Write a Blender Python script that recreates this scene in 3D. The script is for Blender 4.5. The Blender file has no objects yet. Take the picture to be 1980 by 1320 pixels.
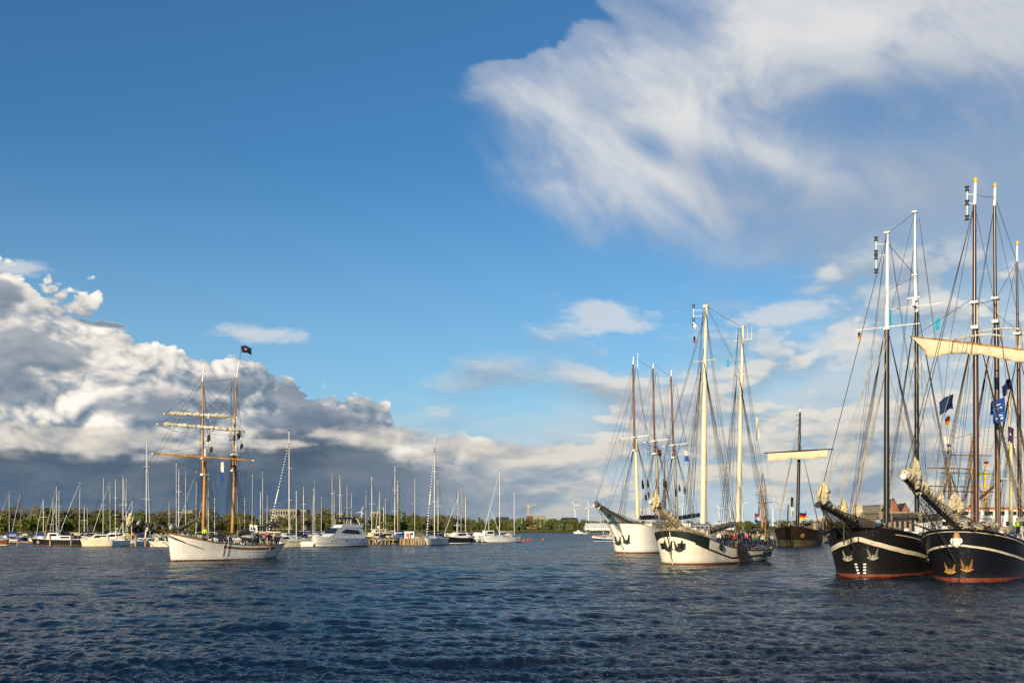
import bpy, bmesh, math, random
import numpy as np
from mathutils import Vector, Matrix, noise as mnoise
R = math.radians
sc = bpy.context.scene
col = sc.collection

# ------------------------------------------------------------------ camera, light, exposure
EYE = 4.5                      # eye height above the water, metres
F = 1925.0                     # focal length in photograph pixels (1980 wide)
HZ = 1016.0                    # pixel row of the horizon
cam_d = bpy.data.cameras.new('camera')
cam_d.sensor_width = 36.0
cam_d.lens = 36.0 * F / 1980.0
cam_d.shift_y = (HZ - 660.0) / 1980.0
cam_d.clip_start = 0.5
cam_d.clip_end = 30000
cam = bpy.data.objects.new('camera', cam_d)
col.objects.link(cam)
cam.location = (0, 0, EYE)
cam.rotation_euler = (R(90), 0, 0)
sc.camera = cam

SUN_EL = 12.5
SUN_TO = Vector((-0.44, -0.90, 0)).normalized()           # horizontal direction towards the sun
SUN_DIR = Vector((SUN_TO.x * math.cos(R(SUN_EL)), SUN_TO.y * math.cos(R(SUN_EL)), math.sin(R(SUN_EL))))
sun_d = bpy.data.lights.new('sun', 'SUN')
sun_d.energy = 5.0
sun_d.angle = R(0.53)
sun_d.color = (1.0, 0.83, 0.56)
sun = bpy.data.objects.new('sun', sun_d)
col.objects.link(sun)
sun.rotation_euler = SUN_DIR.to_track_quat('Z', 'Y').to_euler()

sc.view_settings.view_transform = 'Standard'
sc.view_settings.look = 'None'
sc.view_settings.exposure = 0.22
sc.view_settings.gamma = 1.0
sc.view_settings.use_curve_mapping = False
sc.cycles.use_denoising = False
sc.cycles.max_bounces = 8
sc.cycles.sample_clamp_indirect = 3.0


# ------------------------------------------------------------------ node helper
class S:
    """A socket with arithmetic."""
    def __init__(self, g, s): self.g, self.s = g, s
    def _m(self, op, *a, clamp=False): return self.g.math(op, self, *a, clamp=clamp)
    def __add__(self, b): return self._m('ADD', b)
    def __radd__(self, b): return self._m('ADD', b)
    def __sub__(self, b): return self._m('SUBTRACT', b)
    def __rsub__(self, b): return self.g.math('SUBTRACT', b, self)
    def __mul__(self, b): return self._m('MULTIPLY', b)
    def __rmul__(self, b): return self._m('MULTIPLY', b)
    def __truediv__(self, b): return self._m('DIVIDE', b)
    def min(self, b): return self._m('MINIMUM', b)
    def max(self, b): return self._m('MAXIMUM', b)
    def abs(self): return self._m('ABSOLUTE')
    def pow(self, b): return self._m('POWER', b)
    def clamp(self): return self._m('ADD', 0.0, clamp=True)


class G:
    def __init__(self, tree):
        self.t = tree
    def new(self, ty, **kw):
        n = self.t.nodes.new(ty)
        for k, v in kw.items(): setattr(n, k, v)
        return n
    def put(self, inp, v):
        if isinstance(v, S): self.t.links.new(v.s, inp)
        elif v is not None: inp.default_value = v
    def math(self, op, *a, clamp=False):
        n = self.new('ShaderNodeMath', operation=op, use_clamp=clamp)
        for i, v in enumerate(a): self.put(n.inputs[i], v)
        return S(self, n.outputs[0])
    def vmath(self, op, *a, out=0):
        n = self.new('ShaderNodeVectorMath', operation=op)
        for i, v in enumerate(a):
            if op == 'SCALE' and i == 1: self.put(n.inputs['Scale'], v)
            else: self.put(n.inputs[i], v)
        return S(self, n.outputs[out])
    def sep(self, v):
        n = self.new('ShaderNodeSeparateXYZ'); self.put(n.inputs[0], v)
        return [S(self, o) for o in n.outputs]
    def comb(self, x, y, z):
        n = self.new('ShaderNodeCombineXYZ')
        for i, v in enumerate((x, y, z)): self.put(n.inputs[i], v)
        return S(self, n.outputs[0])
    def step(self, v, a, b, lo=0.0, hi=1.0, mode='SMOOTHSTEP'):
        n = self.new('ShaderNodeMapRange', interpolation_type=mode)
        self.put(n.inputs['Value'], v)
        for i, x in zip((1, 2, 3, 4), (a, b, lo, hi)): self.put(n.inputs[i], x)
        return S(self, n.outputs[0])
    def noise(self, v, scale, detail=4, rough=0.5, lac=2.0, dist=0.0, color=False, dim='3D', w=0.0):
        n = self.new('ShaderNodeTexNoise', noise_dimensions=dim)
        if v is not None: self.put(n.inputs['Vector'], v)
        if dim == '4D': n.inputs['W'].default_value = w
        for k, x in (('Scale', scale), ('Detail', detail), ('Roughness', rough), ('Lacunarity', lac), ('Distortion', dist)):
            self.put(n.inputs[k], x)
        return S(self, n.outputs['Color' if color else 'Fac'])
    def voronoi(self, v, scale, smooth=0.6, detail=0, rough=0.5, feature='SMOOTH_F1'):
        n = self.new('ShaderNodeTexVoronoi', feature=feature)
        self.put(n.inputs['Vector'], v)
        n.inputs['Scale'].default_value = scale
        n.inputs['Detail'].default_value = detail
        n.inputs['Roughness'].default_value = rough
        if 'Smoothness' in n.inputs and feature == 'SMOOTH_F1': n.inputs['Smoothness'].default_value = smooth
        return S(self, n.outputs['Distance'])
    def mix(self, f, a, b):
        n = self.new('ShaderNodeMix', data_type='RGBA')
        self.put(n.inputs[0], f)
        for i, v in ((6, a), (7, b)):
            if isinstance(v, S): self.put(n.inputs[i], v)
            else: n.inputs[i].default_value = (*v, 1)
        return S(self, n.outputs[2])
    def mulc(self, a, b):
        n = self.new('ShaderNodeMix', data_type='RGBA', blend_type='MULTIPLY')
        n.inputs[0].default_value = 1.0
        for i, v in ((6, a), (7, b)):
            if isinstance(v, S): self.put(n.inputs[i], v)
            else: n.inputs[i].default_value = (*v, 1)
        return S(self, n.outputs[2])
    def curve(self, v, pts, lo, hi):
        """Piecewise curve through pts (x in lo..hi, y in 0..1)."""
        n = self.new('ShaderNodeFloatCurve')
        c = n.mapping.curves[0]
        xs = [((x - lo) / (hi - lo), y) for x, y in pts]
        c.points[0].location = xs[0]; c.points[1].location = xs[-1]
        for p in xs[1:-1]: c.points.new(*p)
        for p in c.points: p.handle_type = 'AUTO'
        n.mapping.update()
        self.put(n.inputs['Value'], (v - lo) / (hi - lo))
        return S(self, n.outputs[0])
    def ramp(self, v, stops):
        n = self.new('ShaderNodeValToRGB')
        e = n.color_ramp.elements
        while len(e) < len(stops): e.new(0.5)
        for el, (p, c) in zip(e, stops):
            el.position = p; el.color = (*c, 1)
        self.put(n.inputs[0], v)
        return S(self, n.outputs[0])


# ------------------------------------------------------------------ the sky
def AZ(px): return math.atan((px - 990) / F)
def EL(px, py): return math.atan((HZ - py) / F * math.cos(AZ(px)))

def build_world():
    w = bpy.data.worlds.new('World')
    sc.world = w
    w.use_nodes = True
    t = w.node_tree
    t.nodes.clear()
    g = G(t)
    out = g.new('ShaderNodeOutputWorld')
    bg = g.new('ShaderNodeBackground')
    bg.inputs['Strength'].default_value = 0.086
    t.links.new(bg.outputs[0], out.inputs[0])
    sky = g.new('ShaderNodeTexSky', sky_type='NISHITA')
    sky.sun_disc = False
    sky.sun_elevation = R(SUN_EL)
    sky.sun_rotation = math.atan2(SUN_TO.x, SUN_TO.y)
    sky.altitude = 0
    sky.air_density = 1.0
    sky.dust_density = 0.4
    sky.ozone_density = 2.2
    tc = g.new('ShaderNodeTexCoord')
    d = S(g, tc.outputs['Generated'])
    x, y, z = g.sep(d)
    A = g.math('ARCTAN2', x, y)
    E = g.math('ARCSINE', z)
    base = g.mulc(S(g, sky.outputs[0]), SKY_TINT)

    # direction stretched so that clouds are flatter than wide
    P = g.vmath('MULTIPLY', d, (1.0, 1.0, 1.5))
    wcol = g.noise(P, 4.0, 2, 0.5, color=True)
    wv = g.vmath('SCALE', g.vmath('SUBTRACT', wcol, (0.5, 0.5, 0.5)), 0.09)
    Pw = g.vmath('ADD', P, wv)

    def billow(v, octs):                 # rounded heads with creases between them
        tot = None
        for i, (s, a) in enumerate(octs):
            n = (g.noise(v, s, 0.0, 0.5) * 2.0 - 1.0).abs() * a
            tot = n if tot is None else tot + n
        return tot

    def blob(px, py, rx, ry, rot=0.0):   # elliptical mask round a place in the sky, 1 inside -> 0
        a = (A - AZ(px)) * (F / rx) if not rot else None
        if rot:
            cr, sr = math.cos(R(rot)), math.sin(R(rot))
            da = A - AZ(px); de = E - EL(px, py)
            a = (da * cr - de * sr) * (F / rx)
            e = (da * sr + de * cr) * (F / ry)
        else:
            e = (E - EL(px, py)) * (F / ry)
        return 1.0 - (a * a + e * e).pow(0.5)

    def most(*l):
        m = l[0]
        for q in l[1:]: m = m.max(q)
        return m

    K = 10.0                             # cloud radiance is written for strength 1
    def c(r, gg, b): return tuple(K * v for v in (r, gg, b))

    # --- thin whitening of the lowest sky
    low = g.step(E, 0.0, 0.36, 1.0, 0.0, 'LINEAR')
    colr = g.mix(low.pow(1.5) * 0.72, base, c(.44, .66, .80))

    # --- high ice cloud in the upper part, right of the middle
    wbig = g.noise(d, 2.6, 3, 0.55, color=True)
    wq = g.vmath('ADD', g.vmath('SCALE', g.vmath('SUBTRACT', wcol, (.5, .5, .5)), 0.40), g.vmath('SCALE', g.vmath('SUBTRACT', wbig, (.5, .5, .5)), 1.15))
    sx = A * 0.80 - E * 0.60             # streaks run down to the right
    sy = A * 0.60 + E * 0.80
    Q = g.vmath('ADD', g.comb(sx * 2.4, sy * 4.4, z * 0.5), wq)
    fil = g.noise(Q, 2.2, 5, 0.50)
    fine = g.noise(g.vmath('ADD', g.comb(sx * 7.0, sy * 17.0, z), g.vmath('SCALE', wq, 3.2)), 2.0, 6, 0.60)
    edge_l = g.curve(E, [(EL(990, p), q) for p, q in
                        ((1016, .9), (660, .80), (590, .66), (555, .56), (535, .49), (515, .43), (475, .38), (415, .345), (355, .316), (295, .292), (235, .278), (185, .272), (160, .285), (130, .305), (105, .352), (80, .378), (40, .385), (0, .385), (-60, .39), (-150, .42), (-300, .5))],
                     EL(990, 1016), EL(990, -300))
    Ae = (edge_l * 1.2 - 0.4)             # curve stores (az + .4) / 1.2
    inside = (A - Ae) + (fil - 0.5) * 0.16 + (fine - .5) * 0.10
    rim = g.step(E, EL(1160, 250), EL(1160, 120), 0.13, 0.018)          # sharp along the upper left rim
    cov = g.step(inside, 0.0, rim)
    behind = g.step(A.abs(), 1.0, 2.2, 1.0, 0.0)
    mixn = fil * 0.62 + fine * 0.38
    body = g.step(mixn, 0.34, 0.66)
    streaks = most(blob(1260, 190, 330, 60, 24), blob(1240, 345, 330, 52, 40) * 1.05, blob(1500, 300, 260, 48, 26), blob(1230, 70, 100, 190) * 1.1, blob(1760, 20, 520, 110) * 1.1, blob(1480, 60, 260, 130), blob(1600, -420, 900, 400), blob(1080, 225, 170, 40, 28))
    gaps = most(blob(1255, 285, 60, 26, 28), blob(1440, 350, 150, 40, 24), blob(1690, 215, 260, 90, 10) * 1.1, blob(1330, 420, 160, 22, 38), blob(1600, 440, 420, 60) * .8)
    wh = g.step(streaks.max(-.6) * 0.55 - gaps.max(-.35) * 0.50 + (mixn - .5) * 2.4 - g.step(A, AZ(1350), AZ(1900)) * .35, -1.05, 1.15)
    ice = g.mix(wh, c(.25, .34, .49), c(.76, .765, .76))
    dens = (0.26 + body * 0.30 + wh * 0.50 - g.step(gaps, 0.0, 0.9) * 0.12 + g.step(A, AZ(1150), AZ(1600)) * .26).clamp() * g.step(inside, -.02, .20, .40, 1.0) * g.step(E, EL(1500, 570), EL(1500, 380), 0.25, 1.0)
    colr = g.mix(cov * dens * behind, colr, ice)

    rv = g.step(blob(1850, 400, 520, 150) + (mixn - .5) * 1.4, -0.3, 0.8)
    colr = g.mix(rv * 0.62, colr, g.mix(mixn, c(.25, .35, .49), c(.44, .51, .60)))
    # --- veil and broken low cloud over the horizon
    Pl = g.vmath('ADD', g.vmath('MULTIPLY', d, (1.0, 1.0, 2.8)), wv)
    nl = g.noise(Pl, 6.5, 5, 0.56)
    nl2 = g.noise(g.vmath('ADD', Pl, (-.005, 0, .026)), 6.5, 4, 0.56)
    bl = billow(Pl, ((14, .5), (30, .28), (62, .15)))
    top_b = g.curve(A, [(a, EL(990, p)) for a, p in
                       ((-3.2, 800), (-1.2, 760), (AZ(300), 760), (AZ(700), 800), (AZ(850), 800), (AZ(1000), 785), (AZ(1100), 745),
                        (AZ(1250), 720), (AZ(1400), 690), (AZ(1500), 668), (AZ(1600), 622), (AZ(1720), 590), (AZ(1900), 560), (.7, 600), (1.4, 760), (3.2, 800))], -3.2, 3.2)
    db = (top_b - E) * 7.0 + (nl - 0.5) * 1.5
    right = g.step(A, AZ(600), AZ(820), 0.0, 1.0)
    veil = g.step(db, -0.35, 0.40) * right
    vshade = g.step(nl2, 0.38, 0.58)
    colr = g.mix(veil * 0.88, colr, g.mix(vshade, c(.55, .63, .68), c(.33, .44, .54)))
    cover_b = g.step(nl + (bl - .25) * .30 + (db * 0.12).min(.05), 0.475, 0.54)
    warm = g.step(E, 0.02, 0.20)
    litb = g.mix(warm, c(.74, .69, .60), c(.80, .78, .73))
    shb = g.mix(warm, c(.29, .37, .46), c(.36, .43, .52))
    lb = ((nl - nl2) * 7.0 + 0.66 - (nl - .56) * 3.2 + (bl - .25) * 1.5).clamp()
    colr = g.mix(cover_b * veil * 0.92, colr, g.mix(lb, shb, litb))

    # --- the cumulus bank on the left
    OC = ((7.0, .40), (15.0, .26), (32.0, .17), (68.0, .10), (140.0, .05))
    lit0 = billow(Pw, OC)
    lit1 = billow(g.vmath('ADD', Pw, (-0.006, 0.0, 0.012)), OC[:4])
    relief = lit0 - lit1
    top_a = g.curve(A, [(a, EL(990, p)) for a, p in
                       ((-3.2, 800), (-1.6, 700), (-.9, 560), (AZ(-80), 520), (AZ(0), 545), (AZ(80), 575), (AZ(160), 602), (AZ(250), 634), (AZ(330), 670), (AZ(400), 702),
                        (AZ(470), 708), (AZ(560), 730), (AZ(640), 745), (AZ(735), 752), (AZ(785), 822), (AZ(850), 850), (AZ(930), 850), (AZ(1010), 855), (AZ(1100), 880), (AZ(1250), 930), (.4, 960), (1.2, 880), (3.2, 800))], -3.2, 3.2)
    da = (top_a - E) * 9.0 + (lit0 - 0.25) * 1.15
    cov_a = g.step(da, 0.0, 0.045)
    fade_r = g.step(A, AZ(1010), AZ(830), 0.0, 1.0)
    big = g.noise(g.vmath('ADD', Pw, (3.1, 1.7, .4)), 4.6, 4, 0.55)
    depth = g.step(top_a - E, 0.02, 0.16)
    shade_a = (0.74 + relief * 3.6 + (lit0 - .26) * 1.1 - depth * 0.10 - g.step(big, .46, .63) * 0.52).clamp()
    cum = g.ramp(shade_a, [(0.0, c(.17, .23, .31)), (.20, c(.27, .33, .40)), (.42, c(.46, .49, .52)), (.64, c(.76, .72, .66)), (1.0, c(1.02, .97, .88))])
    colr = g.mix(cov_a * fade_r, colr, cum)

    # darker, nearer scud in front of the bank
    P3 = g.vmath('ADD', g.vmath('MULTIPLY', Pw, (1, 1, 1.4)), (7.3, 2.2, 5.1))
    n3 = g.noise(P3, 8.0, 5, 0.55)
    n3b = g.noise(g.vmath('ADD', P3, (-.004, 0, .02)), 8.0, 3, 0.55)
    place = most(blob(50, 655, 120, 70), blob(40, 748, 190, 34), blob(300, 790, 150, 42), blob(600, 822, 190, 30), blob(450, 745, 60, 20), blob(250, 627, 140, 14), blob(0, 610, 50, 60), blob(560, 760, 60, 26))
    scud = g.step(place.max(-.8) * 0.62 + (n3 - 0.5) * 3.0 + (lit0 - .26) * .6, 0.10, 0.48)
    sc_col = g.mix((0.55 + (n3b - n3) * 5.0 + (n3 - .5) * 1.5).clamp(), c(.37, .41, .46), c(.17, .23, .31))
    colr = g.mix(scud * cov_a * 0.92, colr, sc_col)

    # dark blue rain base under the bank, with a lit shelf of cloud across it
    base_t = g.curve(A, [(a, EL(990, p)) for a, p in
                        ((-3.2, 960), (-1.4, 850), (AZ(0), 862), (AZ(200), 878), (AZ(400), 868), (AZ(600), 838), (AZ(740), 866), (AZ(850), 890), (AZ(1000), 915), (AZ(1200), 960), (.5, 1000), (3.2, 990))], -3.2, 3.2)
    n4 = g.noise(g.vmath('MULTIPLY', Pw, (1, 1, 2.4)), 8.0, 4, 0.55)
    rb = g.step((base_t - E) * 34.0 + (n4 - .5) * 3.0, -0.45, 0.65)
    rain = g.mix(g.step(E, 0.0, 0.075), c(.090, .150, .235), c(.064, .104, .162))
    rain = g.mix(g.step(n4, .42, .70), rain, c(.125, .175, .235))
    colr = g.mix(rb * g.step(A, AZ(1320), AZ(760), 0.0, 1.0) * 0.96, colr, g.mix(g.step(A, AZ(600), AZ(1050)), rain, c(.235, .315, .40)))
    sh_n = g.noise(g.vmath('ADD', g.vmath('MULTIPLY', Pw, (1, 1, 1.9)), (1.1, 9.2, 4.4)), 10.0, 5, 0.60)
    shelf = most(blob(190, 855, 260, 26), blob(770, 846, 150, 26), blob(930, 872, 150, 26), blob(480, 856, 130, 10))
    sh = g.step(shelf * 0.85 + (sh_n - .5) * 2.2 + (lit0 - .26) * .6, -0.10, 0.34)
    sh_lit = (0.58 + (sh_n - .5) * 0.8 + relief * 2.5 + (lit0 - .26) * .8).clamp()
    colr = g.mix(sh * 0.86, colr, g.mix(sh_lit, c(.26, .31, .37), c(.80, .73, .62)))

    # --- loose scraps
    wn = g.noise(g.vmath('ADD', g.vmath('MULTIPLY', d, (1, 1, 2.4)), wv), 14.0, 5, 0.60)
    scr = most(blob(515, 645, 150, 30) * 1.5, blob(1160, 612, 150, 40), blob(1520, 612, 110, 26), blob(1605, 528, 26, 16) * .7, blob(1620, 665, 110, 42), blob(628, 740, 18, 20), blob(10, 520, 80, 20))
    sa = g.step(scr * 0.8 + (wn - 0.5) * 2.6, 0.08, 0.62)
    colr = g.mix(sa * 0.66, colr, c(.74, .74, .72))
    t.links.new(colr.s, bg.inputs['Color'])
    w.cycles.sampling_method = 'MANUAL'
    w.cycles.sample_map_resolution = 256

SKY_TINT = (0.50, 0.98, 1.30)
build_world()
# ------------------------------------------------------------------ object helpers
MATS = {}
def mat(name, build):
    m = bpy.data.materials.new(name); m.use_nodes = True
    t = m.node_tree; t.nodes.clear()
    g = G(t)
    out = g.new('ShaderNodeOutputMaterial')
    b = g.new('ShaderNodeBsdfPrincipled')
    t.links.new(b.outputs[0], out.inputs[0])
    build(g, b, out)
    MATS[name] = m
    return m

def water_mat(g, b, out):
    tc = g.new('ShaderNodeTexCoord')
    P = S(g, tc.outputs['Object'])
    b.inputs['Base Color'].default_value = (0.004, 0.011, 0.025, 1)
    # the ripples too small to see far off act as roughness there
    geo = g.new('ShaderNodeNewGeometry')
    dist = g.vmath('LENGTH', S(g, geo.outputs['Position']), out=1)
    g.put(b.inputs['Roughness'], (g.step(dist, 30.0, 330.0, 0.06, 0.26, 'LINEAR') + 0.0))
    b.inputs['IOR'].default_value = 1.333
    b.inputs['Specular IOR Level'].default_value = 0.34
    wv = g.vmath('SCALE', g.vmath('SUBTRACT', g.noise(P, 0.5, 2, .5, color=True), (.5, .5, .5)), 0.5)
    Pw = g.vmath('ADD', P, wv)
    n1 = g.noise(g.vmath('MULTIPLY', Pw, (0.80, 1.0, 1.0)), 4.2, 4, 0.64)
    n0 = g.noise(g.vmath('MULTIPLY', Pw, (0.55, 1.0, 1.0)), 0.95, 4, 0.58)
    far_w = g.step(dist, 45.0, 150.0)
    gust = g.step(g.noise(g.vmath('MULTIPLY', P, (0.5, 1.0, 1.0)), 0.045, 4, 0.6), .34, .66)
    n = (n1 * 0.60 + n0 * (far_w * 5.5 + 0.12)) * (gust * 0.7 + 0.6)
    bump = g.new('ShaderNodeBump')
    bump.inputs['Strength'].default_value = 1.0
    bump.inputs['Distance'].default_value = 0.22
    g.put(bump.inputs['Height'], n)
    g.t.links.new(bump.outputs[0], b.inputs['Normal'])

def build_water():
    rng = np.random.default_rng(4)
    # rings that keep a constant pixel spacing, spokes dense in front of the camera
    pix = np.concatenate([np.arange(900, 420, -12.0), np.arange(420, 150, -0.62), np.arange(150, 40, -0.45), np.arange(40, 6, -0.5), np.array([5, 4, 3, 2, 1.2, 0.6, 0.3])])
    rr = EYE * F / pix
    a1 = np.linspace(-34, 34, 1150)
    a0 = np.linspace(-180, -34, 60)[:-1]
    a2 = np.linspace(34, 180, 60)[1:-1]
    ang = np.radians(np.concatenate([a0, a1, a2]))
    nr, na = len(rr), len(ang)
    RR, AA = np.meshgrid(rr, ang, indexing='ij')
    X = RR * np.sin(AA); Y = RR * np.cos(AA)
    Z = np.zeros_like(X); DX = np.zeros_like(X); DY = np.zeros_like(X)
    wind = R(262)
    for i in range(124):
        lam = 0.26 * (2.4 / 0.26) ** (rng.random() ** 1.7) if i < 110 else 3.5 * 4 ** rng.random()
        th = wind + rng.normal(0, 0.48 if lam > 1.0 else 0.80)
        k = 2 * math.pi / lam
        kx, ky = k * math.cos(th), k * math.sin(th)
        amp = 0.0100 * lam ** 0.88 if i < 110 else 0.0045 * lam
        ph = rng.random() * 6.283
        # let a wave go where the rings are too far apart to carry it
        dr = np.gradient(rr)
        fade = np.clip((lam / np.maximum(np.abs(dr), 1e-6) - 2.0) / 2.0, 0, 1)[:, None]
        env = 0.62 + 0.58 * np.sin(X * 0.16 * rng.normal() + Y * 0.16 * rng.normal() + rng.random() * 6) * np.sin(X * 0.05 * rng.normal() + Y * 0.05 * rng.normal() + rng.random() * 6)
        q = kx * X + ky * Y + ph
        s, c_ = np.sin(q), np.cos(q)
        Z += amp * env * fade * s
        DX += -0.8 * amp * env * fade * c_ * math.cos(th)
        DY += -0.8 * amp * env * fade * c_ * math.sin(th)
    X += DX; Y += DY
    co = np.stack([X, Y, Z], -1).reshape(-1, 3)
    co = np.concatenate([co, [[0, 0, 0]]])
    i = np.arange(nr - 1)[:, None]; j = np.arange(na)[None, :]; j2 = (j + 1) % na
    q = np.stack([i * na + j, i * na + j2, (i + 1) * na + j2, (i + 1) * na + j], -1).reshape(-1, 4)[:, ::-1]
    tri = np.stack([np.full(na, nr * na), (np.arange(na) + 1) % na, np.arange(na)], -1)[:, ::-1]
    me = bpy.data.meshes.new('water')
    nv = len(co); nq = len(q); nt = len(tri)
    me.vertices.add(nv); me.vertices.foreach_set('co', co.ravel())
    me.loops.add(nq * 4 + nt * 3)
    me.loops.foreach_set('vertex_index', np.concatenate([q.ravel(), tri.ravel()]).astype(np.int32))
    me.polygons.add(nq + nt)
    ls = np.concatenate([np.arange(nq) * 4, nq * 4 + np.arange(nt) * 3]).astype(np.int32)
    me.polygons.foreach_set('loop_start', ls)
    me.update(calc_edges=True); me.validate()
    me.polygons.foreach_set('use_smooth', np.ones(nq + nt, dtype=bool))
    # keep faces upward
    o = bpy.data.objects.new('water', me); col.objects.link(o)
    me.materials.append(mat('water', water_mat))
    o['kind'] = 'structure'
    return o
build_water()
# ------------------------------------------------------------------ materials
def plain(name, rgb, rough=0.5, var=0.12, scale=1.5, spec=0.4, bump=0.0, bscale=8.0, metal=0.0, streak=False):
    def f(g, b, out):
        tc = g.new('ShaderNodeTexCoord')
        P = S(g, tc.outputs['Object'])
        if streak: P2 = g.vmath('MULTIPLY', P, (1, 1, 0.12))
        else: P2 = P
        n = g.noise(P2, scale, 4, 0.6)
        lo = tuple(v * (1 - var) for v in rgb); hi = tuple(min(1, v * (1 + var)) for v in rgb)
        g.put(b.inputs['Base Color'], g.mix(g.step(n, .3, .7), lo, hi))
        b.inputs['Roughness'].default_value = rough
        b.inputs['Specular IOR Level'].default_value = spec
        b.inputs['Metallic'].default_value = metal
        if bump:
            bp = g.new('ShaderNodeBump'); bp.inputs['Distance'].default_value = bump
            g.put(bp.inputs['Height'], g.noise(P, bscale, 4, 0.6)); g.t.links.new(bp.outputs[0], b.inputs['Normal'])
    return mat(name, f)

def canvas(name, rgb, bump=.22, dark=.62):
    def f(g, b, out):
        tc = g.new('ShaderNodeTexCoord'); P = S(g, tc.outputs['Object'])
        n = g.noise(P, 1.3, 5, 0.65)
        g.put(b.inputs['Base Color'], g.mix(g.step(n, .3, .72), tuple(v * dark for v in rgb), rgb))
        b.inputs['Roughness'].default_value = 0.9; b.inputs['Specular IOR Level'].default_value = 0.1
        w = g.noise(g.vmath('MULTIPLY', P, (1, 1, 1)), 3.4, 5, 0.6, dist=0.6)
        bp = g.new('ShaderNodeBump'); bp.inputs['Distance'].default_value = bump
        g.put(bp.inputs['Height'], w); g.t.links.new(bp.outputs[0], b.inputs['Normal'])
    return mat(name, f)

def steelhull(name, rgb, rough, rust=0.25, seams=(2.6, .92)):
    """Painted plates: slight dents, vertical rust runs, weathering low down."""
    def f(g, b, out):
        tc = g.new('ShaderNodeTexCoord'); P = S(g, tc.outputs['Object'])
        n = g.noise(P, 0.9, 5, 0.6)
        run = g.noise(g.vmath('MULTIPLY', P, (2.2, 2.2, 0.16)), 1.6, 5, 0.65)
        c = g.mix(g.step(n, .3, .7), tuple(v * .90 for v in rgb), rgb)
        r = g.step(run, .58, .78) * rust
        xx, yy, zz = g.sep(P)
        if seams:
            lx = (g.math('FRACT', xx / (seams[0]) + (n - .5) * .01) - .5).abs(); lz = (g.math('FRACT', zz / (seams[1])) - .5).abs()
            sm = g.step(lx, .5 - .035 / seams[0], .5).max(g.step(lz, .5 - .022 / seams[1], .5))
            c = g.mix(sm * .30, c, tuple(v * .45 for v in rgb))
        scum = g.step(zz + (n - .5) * .7 + (run - .5) * .9, .15, .75, .55, 0.0)
        c = g.mix(scum, c, tuple(v * .45 + .02 for v in (rgb[0], rgb[1] * .92, rgb[2] * .75)))
        c = g.mix(r, c, (.30, .17, .06))
        g.put(b.inputs['Base Color'], c)
        b.inputs['Roughness'].default_value = rough
        bp = g.new('ShaderNodeBump'); bp.inputs['Distance'].default_value = 0.05
        g.put(bp.inputs['Height'], g.noise(g.vmath('MULTIPLY', P, (1, 1, .5)), 0.9, 2, 0.5)); g.t.links.new(bp.outputs[0], b.inputs['Normal'])
    return mat(name, f)

def netting(name, rgb, opacity):
    def f(g, b, out):
        b.inputs['Base Color'].default_value = (*rgb, 1); b.inputs['Roughness'].default_value = 0.9
        tr = g.new('ShaderNodeBsdfTransparent'); mx = g.new('ShaderNodeMixShader'); mx.inputs[0].default_value = opacity
        g.t.links.new(tr.outputs[0], mx.inputs[1]); g.t.links.new(b.outputs[0], mx.inputs[2])
        g.t.links.new(mx.outputs[0], out.inputs[0])
    return mat(name, f)

def leafmat(name, c0, c1):
    def f(g, b, out):
        oi = g.new('ShaderNodeObjectInfo'); geo = g.new('ShaderNodeNewGeometry')
        tc = g.new('ShaderNodeTexCoord')
        rnd = S(g, oi.outputs['Random']); isl = S(g, geo.outputs['Random Per Island'])
        n = g.noise(S(g, tc.outputs['Object']), 0.5, 3, 0.6)
        g.put(b.inputs['Base Color'], g.mix((rnd * .45 + isl * .35 + n * .4 - .1).clamp(), c0, c1))
        b.inputs['Roughness'].default_value = 0.75; b.inputs['Specular IOR Level'].default_value = 0.15
    return mat(name, f)

def landmat(g, b, out):
    geo = g.new('ShaderNodeNewGeometry'); P = S(g, geo.outputs['Position'])
    n = g.noise(P, 0.03, 5, .6); n2 = g.noise(P, .4, 4, .6)
    g.put(b.inputs['Base Color'], g.mix((n * .7 + n2 * .4 - .05).clamp(), (.045, .060, .014), (.12, .125, .036)))
    b.inputs['Roughness'].default_value = .95; b.inputs['Specular IOR Level'].default_value = 0.05

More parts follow.
